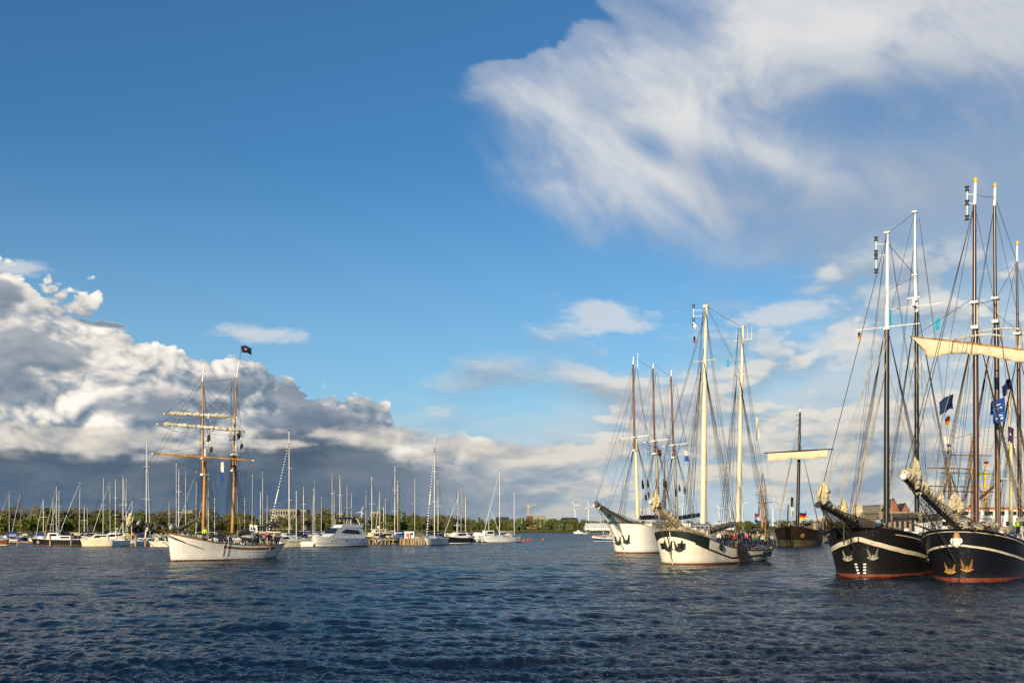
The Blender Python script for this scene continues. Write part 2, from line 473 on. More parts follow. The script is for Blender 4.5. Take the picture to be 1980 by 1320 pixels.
M = dict(
    white=steelhull('white_hull_paint', (.84, .81, .74), .38, .18),
    planked=steelhull('white_planked_hull_paint', (.84, .81, .74), .40, .14, (30.0, .22)),
    cream=steelhull('cream_hull_paint', (.84, .78, .64), .42, .30),
    black=steelhull('black_hull_paint', (.010, .010, .011), .36, .03),
    navy=steelhull('blue_black_hull_paint', (.008, .009, .014), .34, .03),
    green=plain('dark_green_paint', (.012, .022, .016), .45),
    red=plain('red_antifouling', (.19, .042, .018), .7, .35, 3),
    rust=plain('rusty_brown_paint', (.16, .05, .02), .8, .4, 3),
    stripe=plain('cream_stripe_paint', (.62, .55, .42), .5, .15, 2),
    gloss=plain('white_gelcoat', (.80, .79, .76), .25, .05),
    grey_white=plain('grey_white_gelcoat', (.52, .53, .54), .3, .06),
    cream_gel=plain('cream_gelcoat', (.72, .64, .46), .35, .08),
    blue=plain('blue_canvas', (.015, .045, .22), .8, .25, 3, bump=.03),
    navy_canvas=plain('navy_canvas', (.012, .016, .04), .85, .25, 3, bump=.03),
    blue_hull=plain('blue_gelcoat', (.02, .06, .20), .3),
    dark_hull=plain('dark_gelcoat', (.015, .017, .022), .28),
    glass=plain('dark_glass', (.012, .015, .018), .08, .05, spec=.7),
    clear=plain('canopy_window', (.30, .33, .35), .15, .2),
    alu=plain('silver_spar', (.55, .53, .48), .38, .06, metal=.0),
    sparwhite=plain('white_spar', (.78, .76, .70), .35, .06),
    sparcream=plain('cream_spar', (.76, .67, .44), .32, .10, streak=True),
    spargrey=plain('weathered_spar', (.34, .29, .21), .5, .2, streak=True),
    spardark=plain('black_spar', (.018, .015, .012), .36, .25, streak=True),
    sparbrown=plain('red_brown_varnished_spar', (.055, .020, .011), .32, .35, 2, .7, streak=True),
    sparrust=plain('red_brown_spar', (.17, .065, .025), .5, .3, 2, streak=True),
    varnish=plain('orange_varnished_spar', (.38, .185, .035), .40, .35, 2, streak=True),
    wood=plain('bare_wood', (.22, .12, .05), .6, .3, 2, streak=True),
    greywood=plain('grey_weathered_wood', (.26, .21, .14), .8, .35, 4),
    pilewood=plain('tan_timber', (.36, .25, .11), .8, .35, 3, streak=True),  # the timber's own tan colour, streaked at random
    darkwood=plain('tarred_wood', (.030, .018, .010), .6, .4, 2),
    brownhull=plain('tarred_planks', (.022, .013, .008), .5, .45, 2),
    canvas=canvas('cream_sailcloth', (.72, .62, .42)),
    canvas_w=canvas('white_sailcloth', (.74, .68, .54)),
    canvas_y=canvas('yellowed_sailcloth', (.78, .66, .40)),
    canvas_s=canvas('smooth_sailcloth', (.74, .65, .44), .05, .85),
    canvas_g=canvas('grey_sailcloth', (.20, .18, .15)),
    rope=plain('dark_rope', (.055, .043, .032), .9),
    ropelight=plain('light_rope', (.42, .34, .22), .9),
    roperose=plain('rose_rope', (.50, .25, .22), .9),
    block=plain('dark_blocks', (.03, .022, .016), .7),
    deck=plain('deck_planks', (.26, .19, .11), .75, .25, 4),
    gold=plain('gold_paint', (.40, .20, .05), .5, .4, 3),
    yellow=plain('yellow_paint', (.70, .46, .02), .4, .1),
    paleyellow=plain('pale_yellow_paint', (.60, .53, .27), .45, .1),
    orange=plain('orange_paint', (.62, .16, .02), .5, .1),
    iron=plain('dark_iron', (.035, .034, .032), .5, .3),
    galv=plain('galvanised_iron', (.30, .28, .22), .45, .25, 3),
    rubber=plain('black_rubber', (.012, .012, .012), .4),
    buoyred=plain('red_buoy_plastic', (.55, .07, .03), .45),
    skin=plain('skin', (.50, .29, .20), .6, .06),
    net_dark=netting('dark_bowsprit_net', (.15, .125, .075), .66),
    net_teal=netting('teal_bowsprit_net', (.03, .16, .16), .55),
    brick=plain('red_brick', (.22, .085, .05), .9, .25, .6),
    pale_wall=plain('pale_render', (.29, .26, .20), .9, .15, .3),
    slate=plain('dark_roof_slate', (.05, .05, .055), .7, .2, .5),
    redroof=plain('red_roof_tiles', (.18, .07, .04), .85, .25, .5),
    turbine=plain('turbine_white', (.70, .70, .68), .5, .03),
    bark=plain('bark', (.09, .065, .045), .9, .3, 2),
    leaf_a=leafmat('green_leaves', (.065, .090, .016), (.20, .21, .048)),
    leaf_b=leafmat('olive_twigs_and_leaves', (.11, .10, .045), (.24, .20, .095)),
    leaf_c=leafmat('pale_willow_leaves', (.10, .125, .055), (.20, .215, .10)),
    leaf_d=leafmat('dark_bush_leaves', (.050, .072, .013), (.155, .17, .036)),
    reeds=leafmat('reeds', (.060, .075, .018), (.140, .130, .045)),
    land=mat('grassland', landmat),
)
FLAGC = {}
def cloth(name, rgb):
    if name not in FLAGC: FLAGC[name] = plain('cloth_' + name, rgb, .85, .15, 2.0, .1)
    return FLAGC[name]

# ------------------------------------------------------------------ mesh builder
class MB:
    def __init__(self): self.v = []; self.f = []
    def add(self, vs, fs):
        o = len(self.v); self.v += [tuple(p) for p in vs]; self.f += [tuple(i + o for i in f) for f in fs]
    def tube(self, pts, r, n=8, caps=True):
        pts = [Vector(p) for p in pts]
        if not hasattr(r, '__len__'): r = [r] * len(pts)
        rings = []
        up = None
        for i, p in enumerate(pts):
            d = (pts[min(i + 1, len(pts) - 1)] - pts[max(i - 1, 0)])
            if d.length < 1e-9: d = Vector((0, 0, 1))
            d.normalize()
            if up is None:
                up = Vector((0, 0, 1)) if abs(d.z) < .9 else Vector((1, 0, 0))
            a = d.cross(up).normalized(); b = a.cross(d).normalized(); up = b
            rings.append([p + (a * math.cos(2 * math.pi * k / n) + b * math.sin(2 * math.pi * k / n)) * r[i] for k in range(n)])
        vs = [q for ring in rings for q in ring]; fs = []
        for i in range(len(pts) - 1):
            for k in range(n):
                k2 = (k + 1) % n
                fs.append((i * n + k, i * n + k2, (i + 1) * n + k2, (i + 1) * n + k))
        if caps:
            fs.append(tuple(range(n))[::-1]); fs.append(tuple((len(pts) - 1) * n + k for k in range(n)))
        self.add(vs, fs); return self
    def line(self, a, b, r=0.02, sag=0.0, n=3, seg=1):
        a, b = Vector(a), Vector(b); r = r * 1.45
        if sag: seg = max(seg, 7)
        pts = [a.lerp(b, i / seg) - Vector((0, 0, sag * 4 * (i / seg) * (1 - i / seg))) for i in range(seg + 1)]
        return self.tube(pts, r, n, False)
    def box(self, c, s, rot=0.0, taper=1.0):
        cx, cy, cz = c; sx, sy, sz = (q / 2 for q in s); cr, sr = math.cos(rot), math.sin(rot)
        vs = []
        for z, t in ((-sz, 1), (sz, taper)):
            for x, y in ((-sx, -sy), (sx, -sy), (sx, sy), (-sx, sy)):
                x *= t; y *= t
                vs.append((cx + x * cr - y * sr, cy + x * sr + y * cr, cz + z))
        self.add(vs, [(3, 2, 1, 0), (4, 5, 6, 7), (0, 1, 5, 4), (1, 2, 6, 5), (2, 3, 7, 6), (3, 0, 4, 7)]); return self
    def ball(self, c, r, n=10, sz=1.0):
        c = Vector(c); prof = [(math.sin(math.pi * i / 6) * r, -math.cos(math.pi * i / 6) * r * sz) for i in range(7)]
        self.tube([c + Vector((0, 0, z)) for _, z in prof], [max(q, 1e-3) for q, _ in prof], n); return self
    def slab(self, prof, w):
        """profile in x,z pushed out to +-half width; w per vertex or one number"""
        n = len(prof)
        if not hasattr(w, '__len__'): w = [w] * n
        vs = [(x, -q, z) for (x, z), q in zip(prof, w)] + [(x, q, z) for (x, z), q in zip(prof, w)]
        fs = [tuple(range(n)), tuple(range(2 * n - 1, n - 1, -1))]
        fs += [((i + 1) % n, i, n + i, n + (i + 1) % n) for i in range(n)]
        self.add(vs, fs); return self
    def grid(self, rows, closed=False):
        nr, nc = len(rows), len(rows[0])
        vs = [p for r in rows for p in r]; fs = []
        for i in range(nr - 1):
            for k in range(nc if closed else nc - 1):
                k2 = (k + 1) % nc
                fs.append((i * nc + k, i * nc + k2, (i + 1) * nc + k2, (i + 1) * nc + k))
        self.add(vs, fs); return self
    def bundle(self, pts, rad, seed=0, lump=0.35, step=0.35, tie=1.1, n=10, flat=1.0):
        """rolled-up sail along a path, pinched by ties, lumpy between"""
        pts = [Vector(p) for p in pts]
        lens = [0]
        for a, b in zip(pts, pts[1:]): lens.append(lens[-1] + (b - a).length)
        tot = lens[-1]; m = max(4, int(tot / step))
        rr = random.Random(seed); out = []; rd = []
        if not hasattr(rad, '__len__'): rad = [rad] * len(pts)
        for i in range(m + 1):
            t = tot * i / m
            k = 0
            while k < len(lens) - 2 and lens[k + 1] < t: k += 1
            f = (t - lens[k]) / max(1e-6, lens[k + 1] - lens[k])
            p = pts[k].lerp(pts[k + 1], f); r = rad[k] + (rad[k + 1] - rad[k]) * f
            pin = 1 - 0.42 * math.exp(-((t % tie) / (tie * .13)) ** 2) - 0.42 * math.exp(-((tie - t % tie) / (tie * .13)) ** 2)
            r *= pin * (1 + lump * (rr.random() - .5)) * (0.35 if i in (0, m) else 1)
            out.append(p + Vector((0, 0, rr.uniform(-.16, .10) * r))); rd.append(r)
        base = len(self.v)
        self.tube(out, rd, n)
        for q in range(base, len(self.v)):
            v = Vector(self.v[q]); nz = mnoise.noise_vector(v * 2.1 + Vector((seed * 3.3, 0, 0)))
            self.v[q] = tuple(v + nz * lump * .42 * (sum(rd) / len(rd)))
        return self
    def mesh(self, name, material=None, smooth=True, angle=42):
        me = bpy.data.meshes.new(name)
        me.from_pydata(self.v, [], self.f)
        if material is not None: me.materials.append(material)
        if smooth:
            me.polygons.foreach_set('use_smooth', [True] * len(me.polygons))
            me.set_sharp_from_angle(angle=R(angle))
        me.update()
        return me
    def build(self, name, material, parent=None, smooth=True, angle=42, **props):
        o = bpy.data.objects.new(name, self.mesh(name, material, smooth, angle))
        col.objects.link(o)
        if parent is not None: o.parent = parent
        for k, v in props.items(): o[k] = v
        return o

def thing(name, label, cat, loc=(0, 0, 0), rz=0.0, group=None):
    o = bpy.data.objects.new(name, None); col.objects.link(o)
    o.empty_display_size = .3
    o.location = loc; o.rotation_euler = (0, 0, rz)
    o['label'] = label; o['category'] = cat
    if group: o['group'] = group
    return o
def tag(o, label, cat, group=None):
    o['label'] = label; o['category'] = cat
    if group: o['group'] = group
    return o
def at(px, py, Y): return Vector(((px - 990) / F * Y, Y, EYE + (HZ - py) / F * Y))
def depth(wl): return EYE * F / (wl - HZ)

# ------------------------------------------------------------------ hull
class Hull:
    """x aft from the stem at the waterline, y to the ship's own starboard or port, z up"""
    def __init__(self, L, B, zb, zm, zs, tm=.6, bow_d=(.22, 2.2), bow_w=(.34, 1.7), rake=1.2, stern_d=(.22, 2.2), stern_w=(.4, 1.5), tw=.35, so=.8, flare=1.2):
        self.__dict__.update(locals())
    def sheer(s, t):
        if t < s.tm: return s.zm + (s.zb - s.zm) * ((s.tm - t) / s.tm) ** 2
        return s.zm + (s.zs - s.zm) * ((t - s.tm) / (1 - s.tm)) ** 2
    def _e(s, t, be): 
        tb, p = be; q = max(0.0, 1 - t / tb)
        return max(0.0, 1 - q ** p) ** (1 / p)
    def width(s, t, deck):
        b = s._e(t, s.bow_d if deck else s.bow_w)
        st = s._e(1 - t, s.stern_d if deck else s.stern_w)
        tw = s.tw if deck else s.tw * .75
        return s.B / 2 * (1 if deck else .93) * b * (tw + (1 - tw) * st)
    def pt(s, t, z, side, off=0.0):
        sh = s.sheer(t); q = max(0, z / sh) ** s.flare
        w0, w1 = s.width(t, False), s.width(t, True)
        hb = w0 + (w1 - w0) * q
        if z < 0: hb *= max(0.2, 1 + .35 * z)
        x = t * s.L - (1 - t) ** 3 * s.rake * max(0, z / s.zb) ** 1.25 + t ** 6 * s.so * max(0, z / sh)
        p = Vector((x, side * hb, z))
        if off:
            e = .01
            a = s.pt(min(1, t + e), z, side) - s.pt(max(0, t - e), z, side)
            b = s.pt(t, z + .05, side) - s.pt(t, z - .05, side)
            n = a.cross(b)
            if n.length > 1e-9:
                n.normalize()
                if n.y * side < 0: n = -n
                if t < e: n = Vector((-1, 0, 0))
                p += n * off
        return p
    def ts(s, nt): return [(i / nt) ** 1.6 * .5 if False else .5 - .5 * math.cos(math.pi * i / nt) for i in range(nt + 1)]
    def body(s, nt=36, nz=10):
        if nt == 36: nt, nz = 60, 14
        m = MB()
        for side in (1, -1):
            rows = []
            for k in range(nz + 1):
                rows.append([s.pt(t, -0.5 + (s.sheer(t) + .5) * k / nz, side) for t in s.ts(nt)])
            if side == -1: rows = rows[::-1]
            m.grid(rows)
        sh = s.sheer(1)
        a = [s.pt(1, -0.5 + (sh + .5) * k / nz, 1) for k in range(nz + 1)]; b = [Vector((p.x, -p.y, p.z)) for p in a]
        m.grid([b, a])
        return m
    def band(s, za, zb, off=.02, t0=0.0, t1=1.0, nt=36, nz=1):
        off = max(off, .03); nt = max(nt, 60); nz = max(nz, 3)
        m = MB()
        for side in (1, -1):
            tt = [t0 + (t1 - t0) * q for q in s.ts(nt)]
            rows = [[s.pt(t, za(t) + (zb(t) - za(t)) * k / nz, side, off) for t in tt] for k in range(nz + 1)]
            top = [Vector((p.x, p.y - side * off * 1.5, p.z)) for p in rows[-1]]
            bot = [Vector((p.x, p.y - side * off * 1.5, p.z)) for p in rows[0]]
            rows = [bot] + rows + [top]
            if side == -1: rows = rows[::-1]
            m.grid(rows)
        return m
    def deck(s, drop=.7, nt=24):
        return MB().grid([[s.pt(t, s.sheer(t) - drop, 1) - Vector((0, .04, 0)) for t in s.ts(nt)], [s.pt(t, s.sheer(t) - drop, -1) + Vector((0, .04, 0)) for t in s.ts(nt)]])
    def rail(s, r=.09, nt=36, up=.03):
        m = MB()
        for side in (1, -1): m.tube([s.pt(t, s.sheer(t), side) + Vector((0, 0, up)) for t in s.ts(nt)], r, 6)
        return m
# ------------------------------------------------------------------ ships
class Ship:
    def __init__(s, name, label, cat, px, wl, theta, hull, group=None, z=0.0):
        Y = depth(wl); s.P = Vector(((px - 990) / F * Y, Y, 0)); th = R(theta)
        s.u = Vector((math.sin(th), math.cos(th), 0)); s.v = Vector((-math.cos(th), math.sin(th), 0))
        s.h = hull; s.root = thing(name, label, cat, s.P, R(90) - th, group)
        s.rig = MB(); s.rigl = MB(); s.blocks = MB(); s.rnd = random.Random(name + label)
    def sx(s, px, y=0.0):
        k = (px - 990) / F; p = s.P + s.v * y
        return (k * p.y - p.x) / (s.u.x - k * s.u.y)
    def Yat(s, x, y=0.0): return (s.P + s.u * x + s.v * y).y
    def pix(s, px, py, y=0.0):
        """the point of the ship's own lengthwise plane y that a photo pixel shows"""
        x = s.sx(px, y); return Vector((x, y, EYE + (HZ - py) / F * s.Yat(x, y)))
    def lat(s, px, py, x):
        """the point in the cross plane at length x"""
        k = (px - 990) / F; p = s.P + s.u * x
        y = (k * p.y - p.x) / (s.v.x - k * s.v.y)
        return Vector((x, y, EYE + (HZ - py) / F * (p.y + s.v.y * y)))
    def world(s, p): return s.P + s.u * p.x + s.v * p.y + Vector((0, 0, p.z))
    def local(s, w): d = Vector(w) - s.P; return Vector((d.dot(s.u), d.dot(s.v), w[2]))
    def facing(s, px, py, x):
        """the point shown by a pixel in the plane through length x that squarely faces the viewer"""
        return s.local(at(px, py, s.Yat(x)))
    def part(s, name, mb, m, parent=None, **k): return mb.build(name, m, parent or s.root, **k)
    def spar(s, name, a, b, r0, r1, m, n=10, parent=None):
        a, b = Vector(a), Vector(b)
        return s.part(name, MB().tube([a, a.lerp(b, .5), b], [r0, (r0 * .55 + r1 * .45) * 1.04, r1], n), m, parent)
    def mast(s, base, segs, doubling=.35):
        """base (px, py); segs from the foot up: (px, py of the upper end, r0, r1, material, name)"""
        a = s.pix(*base); pts = [a]
        for i, (px, py, r0, r1, m, nm) in enumerate(segs):
            b = s.pix(px, py); lo = a.copy()
            if nm == 'topmast': lo = a - (b - a).normalized() * 2.2 - Vector((r0 + .22, 0, 0)); 
            s.spar(nm, lo, b - (Vector((r0 + .12, 0, 0)) if nm == 'topmast' else Vector()), r0, r1, m)
            if nm == 'topmast':
                s.part('mast_cap', MB().box((a.x - .18, a.y, a.z - .05), (.95, .62, .20)), M['sparwhite']); s.part('trestle', MB().box((a.x - .15, a.y, a.z - 2.2), (.9, .6, .28)), M['sparwhite'])
                b = b - Vector((r0 + .12, 0, 0))
            a = b; pts.append(b)
        return pts
    def shrouds(s, xm, ztop, n=4, spread=.75, lead=.1, ratlines=True, ym=0.0, r=.017, light=False, top=.9):
        m = s.rigl if light else s.rig
        h = s.h
        for side in (1, -1):
            ch = []
            for i in range(n):
                x = xm + lead + i * spread; t = min(.98, max(.02, x / h.L))
                p = h.pt(t, h.sheer(t), side, .05); ch.append(p)
                m.line(p, (xm, ym + side * .12, ztop), r)
                s.blocks.tube([p, p.lerp(Vector((xm, ym, ztop)), .045)], .055, 5)
            if ratlines:
                tp = Vector((xm, ym + side * .12, ztop)); k = .09
                L = (tp - ch[0]).length; st = .42 / L
                while k < top:
                    m.line(ch[0].lerp(tp, k), ch[-1].lerp(tp, k), r * .6); k += st
    def stay(s, a, b, r=.018, light=False, sag=0.0): (s.rigl if light else s.rig).line(a, b, r, sag)
    def crosstree(s, c, half, m=None, r=.07, name='crosstree', tilt=0.0):
        return s.part(name, MB().tube([(c.x, -half, c.z - tilt), (c.x, 0, c.z), (c.x, half, c.z + tilt)], r, 6), m or M['sparwhite'])
    def lights(s, top, pys, dx, m=None):
        """navigation lamps on a bracket held off a masthead"""
        m_ = MB(); zs = [EYE + (HZ - p) / F * s.Yat(top.x) for p in pys]
        q = s.facing(dx, pys[0], top.x)
        m_.tube([(q.x, q.y, zs[0]), (q.x, q.y, zs[-1])], .05, 6)
        for z in (zs[0] - .5, (zs[0] + zs[-1]) / 2): m_.tube([(q.x, q.y, z), (top.x, top.y, z)], .04, 5)
        b = s.part('lamp_bracket', m_, m or M['sparwhite'])
        for z in zs:
            l = MB().tube([(q.x, q.y, z - .20), (q.x, q.y, z - .13), (q.x, q.y, z - .12), (q.x, q.y, z + .12), (q.x, q.y, z + .13), (q.x, q.y, z + .20)], [.2, .2, .12, .12, .2, .2], 8)
            s.part('navigation_lamp', l, M['iron'], b)
    def anchor(s, p, m, scale=1.0, tilt=0.0, nrm=None):
        """a stockless anchor hauled flat against the bow: crown below, two flukes pointing up"""
        n = nrm.normalized(); ax = Vector((0, 0, 1)); ax = (ax - n * ax.dot(n)).normalized(); w = ax.cross(n)
        a = MB(); k = scale
        def q(u, v, d): return p + w * (u * k) + ax * (v * k) + n * (d * k)
        a.tube([q(-.52, -.30, .1), q(-.25, -.42, .16), q(0, -.46, .18), q(.25, -.42, .16), q(.52, -.30, .1)], [.05 * k, .12 * k, .16 * k, .12 * k, .05 * k], 8)
        for sg in (-1, 1):
            a.grid([[q(sg * (.20 + .30 * f) - wd * (1 - .88 * f ** 1.4), -.42 + 1.0 * f, dd + .12 * f) for f in (0, .25, .5, .75, 1)] for wd, dd in ((-.17, .12), (-.08, .24), (.08, .24), (.17, .12), (.10, .02), (-.10, .02))], True)
        a.tube([q(0, -.45, .15), q(0, -.05, .04)], .08 * k, 6)
        s.part('anchor', a, m)
    def clutter(s, t0, t1, n, deck=.75, seed=1):
        """ropes, chests, winches, vents and lashed gear along the deck, seen over the rail"""
        rg = random.Random(seed); kinds = {}
        for i in range(n):
            t = t0 + (t1 - t0) * rg.random(); y = rg.uniform(-.8, .8) * s.h.width(t, True); x = t * s.h.L; z = s.h.sheer(t) - deck
            k = rg.choice(['winch', 'chest', 'rope_coil', 'vent', 'deck_gear', 'deck_gear', 'rope_coil', 'lashed_canvas'])
            m = kinds.setdefault(k, MB())
            if k == 'winch': m.tube([(x, y - .3, z + .75), (x, y + .3, z + .75)], .2, 8).box((x, y, z + .35), (.3, .3, .7))
            elif k == 'chest': m.box((x, y, z + .5), (.9, .6, 1.0), rg.random() * 3)
            elif k == 'rope_coil': 
                h0 = rg.uniform(.7, 1.3)
                for q in range(3): m.tube([(x + .2 * math.cos(a), y + .2 * math.sin(a) * .4, z + h0 + .28 * math.sin(a) + .02 * q) for a in [j * .785 for j in range(9)]], .035, 4)
            elif k == 'vent': m.tube([(x, y, z), (x, y, z + 1.0), (x - .2, y, z + 1.25)], [.12, .12, .22], 8)
            elif k == 'lashed_canvas': m.bundle([(x, y, z + .85), (x + rg.uniform(.6, 1.6), y + rg.uniform(-.4, .4), z + rg.uniform(.8, 1.2))], rg.uniform(.18, .32), i, .6, .2, .7, 8)
            else:
                m.tube([(x, y, z + .2), (x + rg.uniform(-.6, .6), y + rg.uniform(-.5, .5), z + rg.uniform(1.1, 2.2))], .05, 5)
                m.ball((x, y, z + rg.uniform(.8, 1.5)), rg.uniform(.08, .17), 7)
        mt = dict(winch=M['iron'], chest=M['wood'], rope_coil=M['ropelight'], vent=M['gloss'], deck_gear=M['block'], lashed_canvas=M['canvas_g'])
        for k, m in kinds.items(): s.part(k, m, mt[k], kind='stuff')
        # belaying gear: blocks and lanyards where the shrouds come down
    def finish(s):
        if s.rig.v: s.part('rigging', s.rig, M['rope'], kind='stuff')
        if s.rigl.v: s.part('running_rigging', s.rigl, M['ropelight'], kind='stuff')
        if s.blocks.v: s.part('rigging_blocks', s.blocks, M['block'], kind='stuff')
    def hullparts(s, m, boot, boot_z=.28, deck=.75, railm=None, railr=.09):
        hb = s.part('hull', s.h.body(), m)
        s.part('waterline_stripe', s.h.band(lambda t: -.35, lambda t: boot_z, .045), boot, hb)
        s.part('deck', s.h.deck(deck), M['deck'])
        s.part('rail', s.h.rail(railr), railm or m)
        s.part('stem_post', MB().tube([s.h.pt(0, -.4 + (s.h.zb + .35) * k / 8, 1) for k in range(9)], .07, 6), m, hb)
        return hb
    def house(s, x0, x1, w, z0, h, m=None, name='deckhouse', nwin=4):
        o = s.part(name, MB().slab([(x0, z0), (x1, z0), (x1 - .1, z0 + h), (x0 + .25, z0 + h)], [w, w, w * .93, w * .93]), m or M['gloss'])
        for i in range(nwin):
            xc = x0 + (x1 - x0) * (i + .6) / (nwin + .2)
            for sd in (1, -1):
                s.part('window', MB().box((xc, sd * (w * .965 + .005), z0 + h * .55), (.5, .06, h * .38)), M['glass'], o)
        r = s.part('roof', MB().slab([(x0 + .1, z0 + h + .003), (x1 + .1, z0 + h + .003), (x1 + .1, z0 + h + .09), (x0 + .1, z0 + h + .09)], w * 1.02), M['gloss'], o)
        return o
    def stanchions(s, t0, t1, n, h=.9, m=None, side=(1, -1)):
        mb = MB()
        for sd in side:
            top = []
            for i in range(n):
                t = t0 + (t1 - t0) * i / (n - 1); p = s.h.pt(t, s.h.sheer(t), sd); q = p + Vector((0, 0, h)); top.append(q)
                mb.tube([p, q], .022, 4)
            mb.tube(top, .022, 4); mb.tube([q - Vector((0, 0, h * .45)) for q in top], .016, 4)
        s.part('guard_rail', mb, m or M['galv'])

def flutter(w, h, nx=10, nz=4, seed=0, droop=.25, amp=.16, z0=0.0, z1=1.0):
    """a cloth of width w flying from x=0; z0..z1 picks a stripe of its height; thin but with two faces"""
    m = MB(); rows = []
    for k in range(nz + 1):
        f = z0 + (z1 - z0) * k / nz; r = []
        for i in range(nx + 1):
            u = i / nx
            y = amp * w * u ** .7 * math.sin(u * 7.0 + f * 1.3 + seed) + .05 * w * math.sin(u * 15 + f * 4 + seed)
            r.append(Vector((w * u * (1 - .12 * droop), y, h * f - droop * w * u * u * .6 + .03 * w * math.sin(u * 9 + seed * 2 + f * 2))))
        rows.append(r)
    m.grid(rows); m.grid([[p + Vector((0, .012, 0)) for p in r] for r in rows[::-1]])
    return m
def flag(label, loc, w, h, stripes, rz=0.0, seed=0, droop=.25, group=None, name='flag', marks=()):
    t = thing(name, label, 'flag', loc, rz, group)
    n = len(stripes)
    if n == 1:
        o = flutter(w, h, 12, 5, seed, droop).build('cloth', cloth(*stripes[0]), t)
    else:
        for i, (nm, c) in enumerate(stripes):
            flutter(w, h, 10, 2, seed, droop, z0=1 - (i + 1) / n, z1=1 - i / n).build('stripe', cloth(nm, c), t)
    for (u0, u1, f0, f1, nm, c) in marks:
        for off in (-.016, .024):
            mk = MB(); rows = []
            full = flutter(w, h, 12, 5, seed, droop)
            for k in range(4):
                f = f0 + (f1 - f0) * k / 3; r = []
                for i in range(5):
                    u = u0 + (u1 - u0) * i / 4
                    y = .16 * w * u ** .7 * math.sin(u * 7.0 + f * 1.3 + seed) + .05 * w * math.sin(u * 15 + f * 4 + seed)
                    r.append(Vector((w * u * (1 - .12 * droop), y + off, h * f - droop * w * u * u * .6 + .03 * w * math.sin(u * 9 + seed * 2 + f * 2))))
                rows.append(r)
            mk.grid(rows).build('printed_mark', cloth(nm, c), t)
    return t
GER = [('black', (.012, .012, .012)), ('red', (.45, .03, .02)), ('gold', (.70, .42, .02))]

def jib_lump(s, base, h, r, seed, m, lean=(0, 0)):
    """a lowered headsail bunched on its stay: gathered folds, ragged at the top and hem"""
    rg = random.Random(seed * 7 + 1); mb = MB()
    for i in range(9):
        a = 6.283 * i / 9 + rg.uniform(-.3, .3); q = r * rg.uniform(.30, .62); k = rg.uniform(.75, 1.0)
        def P(f, w): return base + Vector((lean[0] * f + math.cos(a + f * 1.1) * q * w, lean[1] * f + math.sin(a + f * 1.1) * q * w, h * f))
        f0 = rg.uniform(-.22, .10)
        mb.bundle([P(f0, .8), P(.25, 1.15), P(.5, 1.0), P(.75 * k, .75), P(k, .15)], [r * .22, r * rg.uniform(.36, .52), r * rg.uniform(.34, .46), r * .30, r * .08], seed * 13 + i, .75, .16, rg.uniform(.5, .9), 7)
    return s.part('lowered_jib', mb, m, angle=60)

def on_hull(s, px, py, side, tmax=.35):
    """t and z on a ship's side that the photograph shows at a pixel"""
    prev = None
    for i in range(1, 400):
        t = tmax * (i / 400) ** 2.2; z = 1.5
        for _ in range(3): z = EYE + (HZ - py) / F * s.world(s.h.pt(t, z, side)).y
        w = s.world(s.h.pt(t, z, side)); e = 990 + F * w.x / w.y - px
        if prev is not None and (e > 0) != (prev[0] > 0): return t, z
        if prev is not None and side > 0 and e > prev[0]: return prev[1], prev[2]
        prev = (e, t, z)
    return .03, 1.6
def line_z(s, stem_z, pts, tmax=.7):
    """height along the hull of a painted line the photograph shows at these pixels (left or port side)"""
    tz = sorted([(0.0, stem_z)] + [on_hull(s, px, py, side, tmax) for px, py, side in pts])
    def f(t):
        for (t0, z0), (t1, z1) in zip(tz, tz[1:]):
            if t0 <= t <= t1: return z0 + (z1 - z0) * (t - t0) / max(1e-6, t1 - t0)
        return tz[-1][1]
    return f
def anchor_at(s, px, py, side, m, k):
    t, z = on_hull(s, px, py, side); p = s.h.pt(t, z, side)
    s.anchor(p, m, k, 0, s.h.pt(t, z, side, .3) - p)

# ---- the dark blue-black three-master at the right edge
R2 = Ship('three_masted_schooner', 'dark blue-black three masted schooner with gold anchors, white figurehead and gold mast balls', 'sailing ship',
          1855, 1122, 37, Hull(38, 7.8, 4.15, 2.1, 2.6, tm=.5, bow_d=(.152, 2.3), bow_w=(.215, 1.9), rake=.9))
s = R2
hb = s.hullparts(M['navy'], M['red'], .23, .7)
zr2 = line_z(s, 3.0, [(1875, 1054, -1), (1900, 1057, -1), (1925, 1062, -1), (1950, 1069, -1), (1978, 1079, -1)])
s.part('sheer_stripe', s.h.band(lambda t: zr2(t) - .17, zr2, .025, nt=90), M['stripe'], hb)
s.part('top_stripe', s.h.band(lambda t: s.h.sheer(t) - .16, lambda t: s.h.sheer(t) - .10, .02, .0, 1), M['stripe'], hb)
anchor_at(s, 1838, 1098, 1, M['gold'], .84); anchor_at(s, 1870, 1093, -1, M['gold'], .92)
m1 = s.mast((1888, 1008), [(1886, 585, .25, .21, M['sparbrown'], 'lower_mast'), (1886, 398, .17, .14, M['sparbrown'], 'topmast'), (1886, 353, .14, .12, M['gloss'], 'mast_pole')])
m2 = s.mast((1930, 1020), [(1926, 577, .25, .21, M['sparbrown'], 'lower_mast'), (1924, 400, .16, .13, M['sparbrown'], 'topmast'), (1924, 362, .13, .11, M['gloss'], 'mast_pole')])
m3 = s.mast((1972, 1000), [(1969, 645, .21, .17, M['sparbrown'], 'lower_mast'), (1967, 508, .13, .11, M['sparbrown'], 'topmast'), (1967, 474, .11, .09, M['gloss'], 'mast_pole')])
for m_ in (m1, m2, m3):
    p = m_[-1]; s.part('gold_truck', MB().tube([p, p + Vector((0, 0, .06)), p + Vector((0, 0, .2)), p + Vector((0, 0, .36)), p + Vector((0, 0, .5))], [.08, .17, .2, .13, .01], 8), M['yellow'])
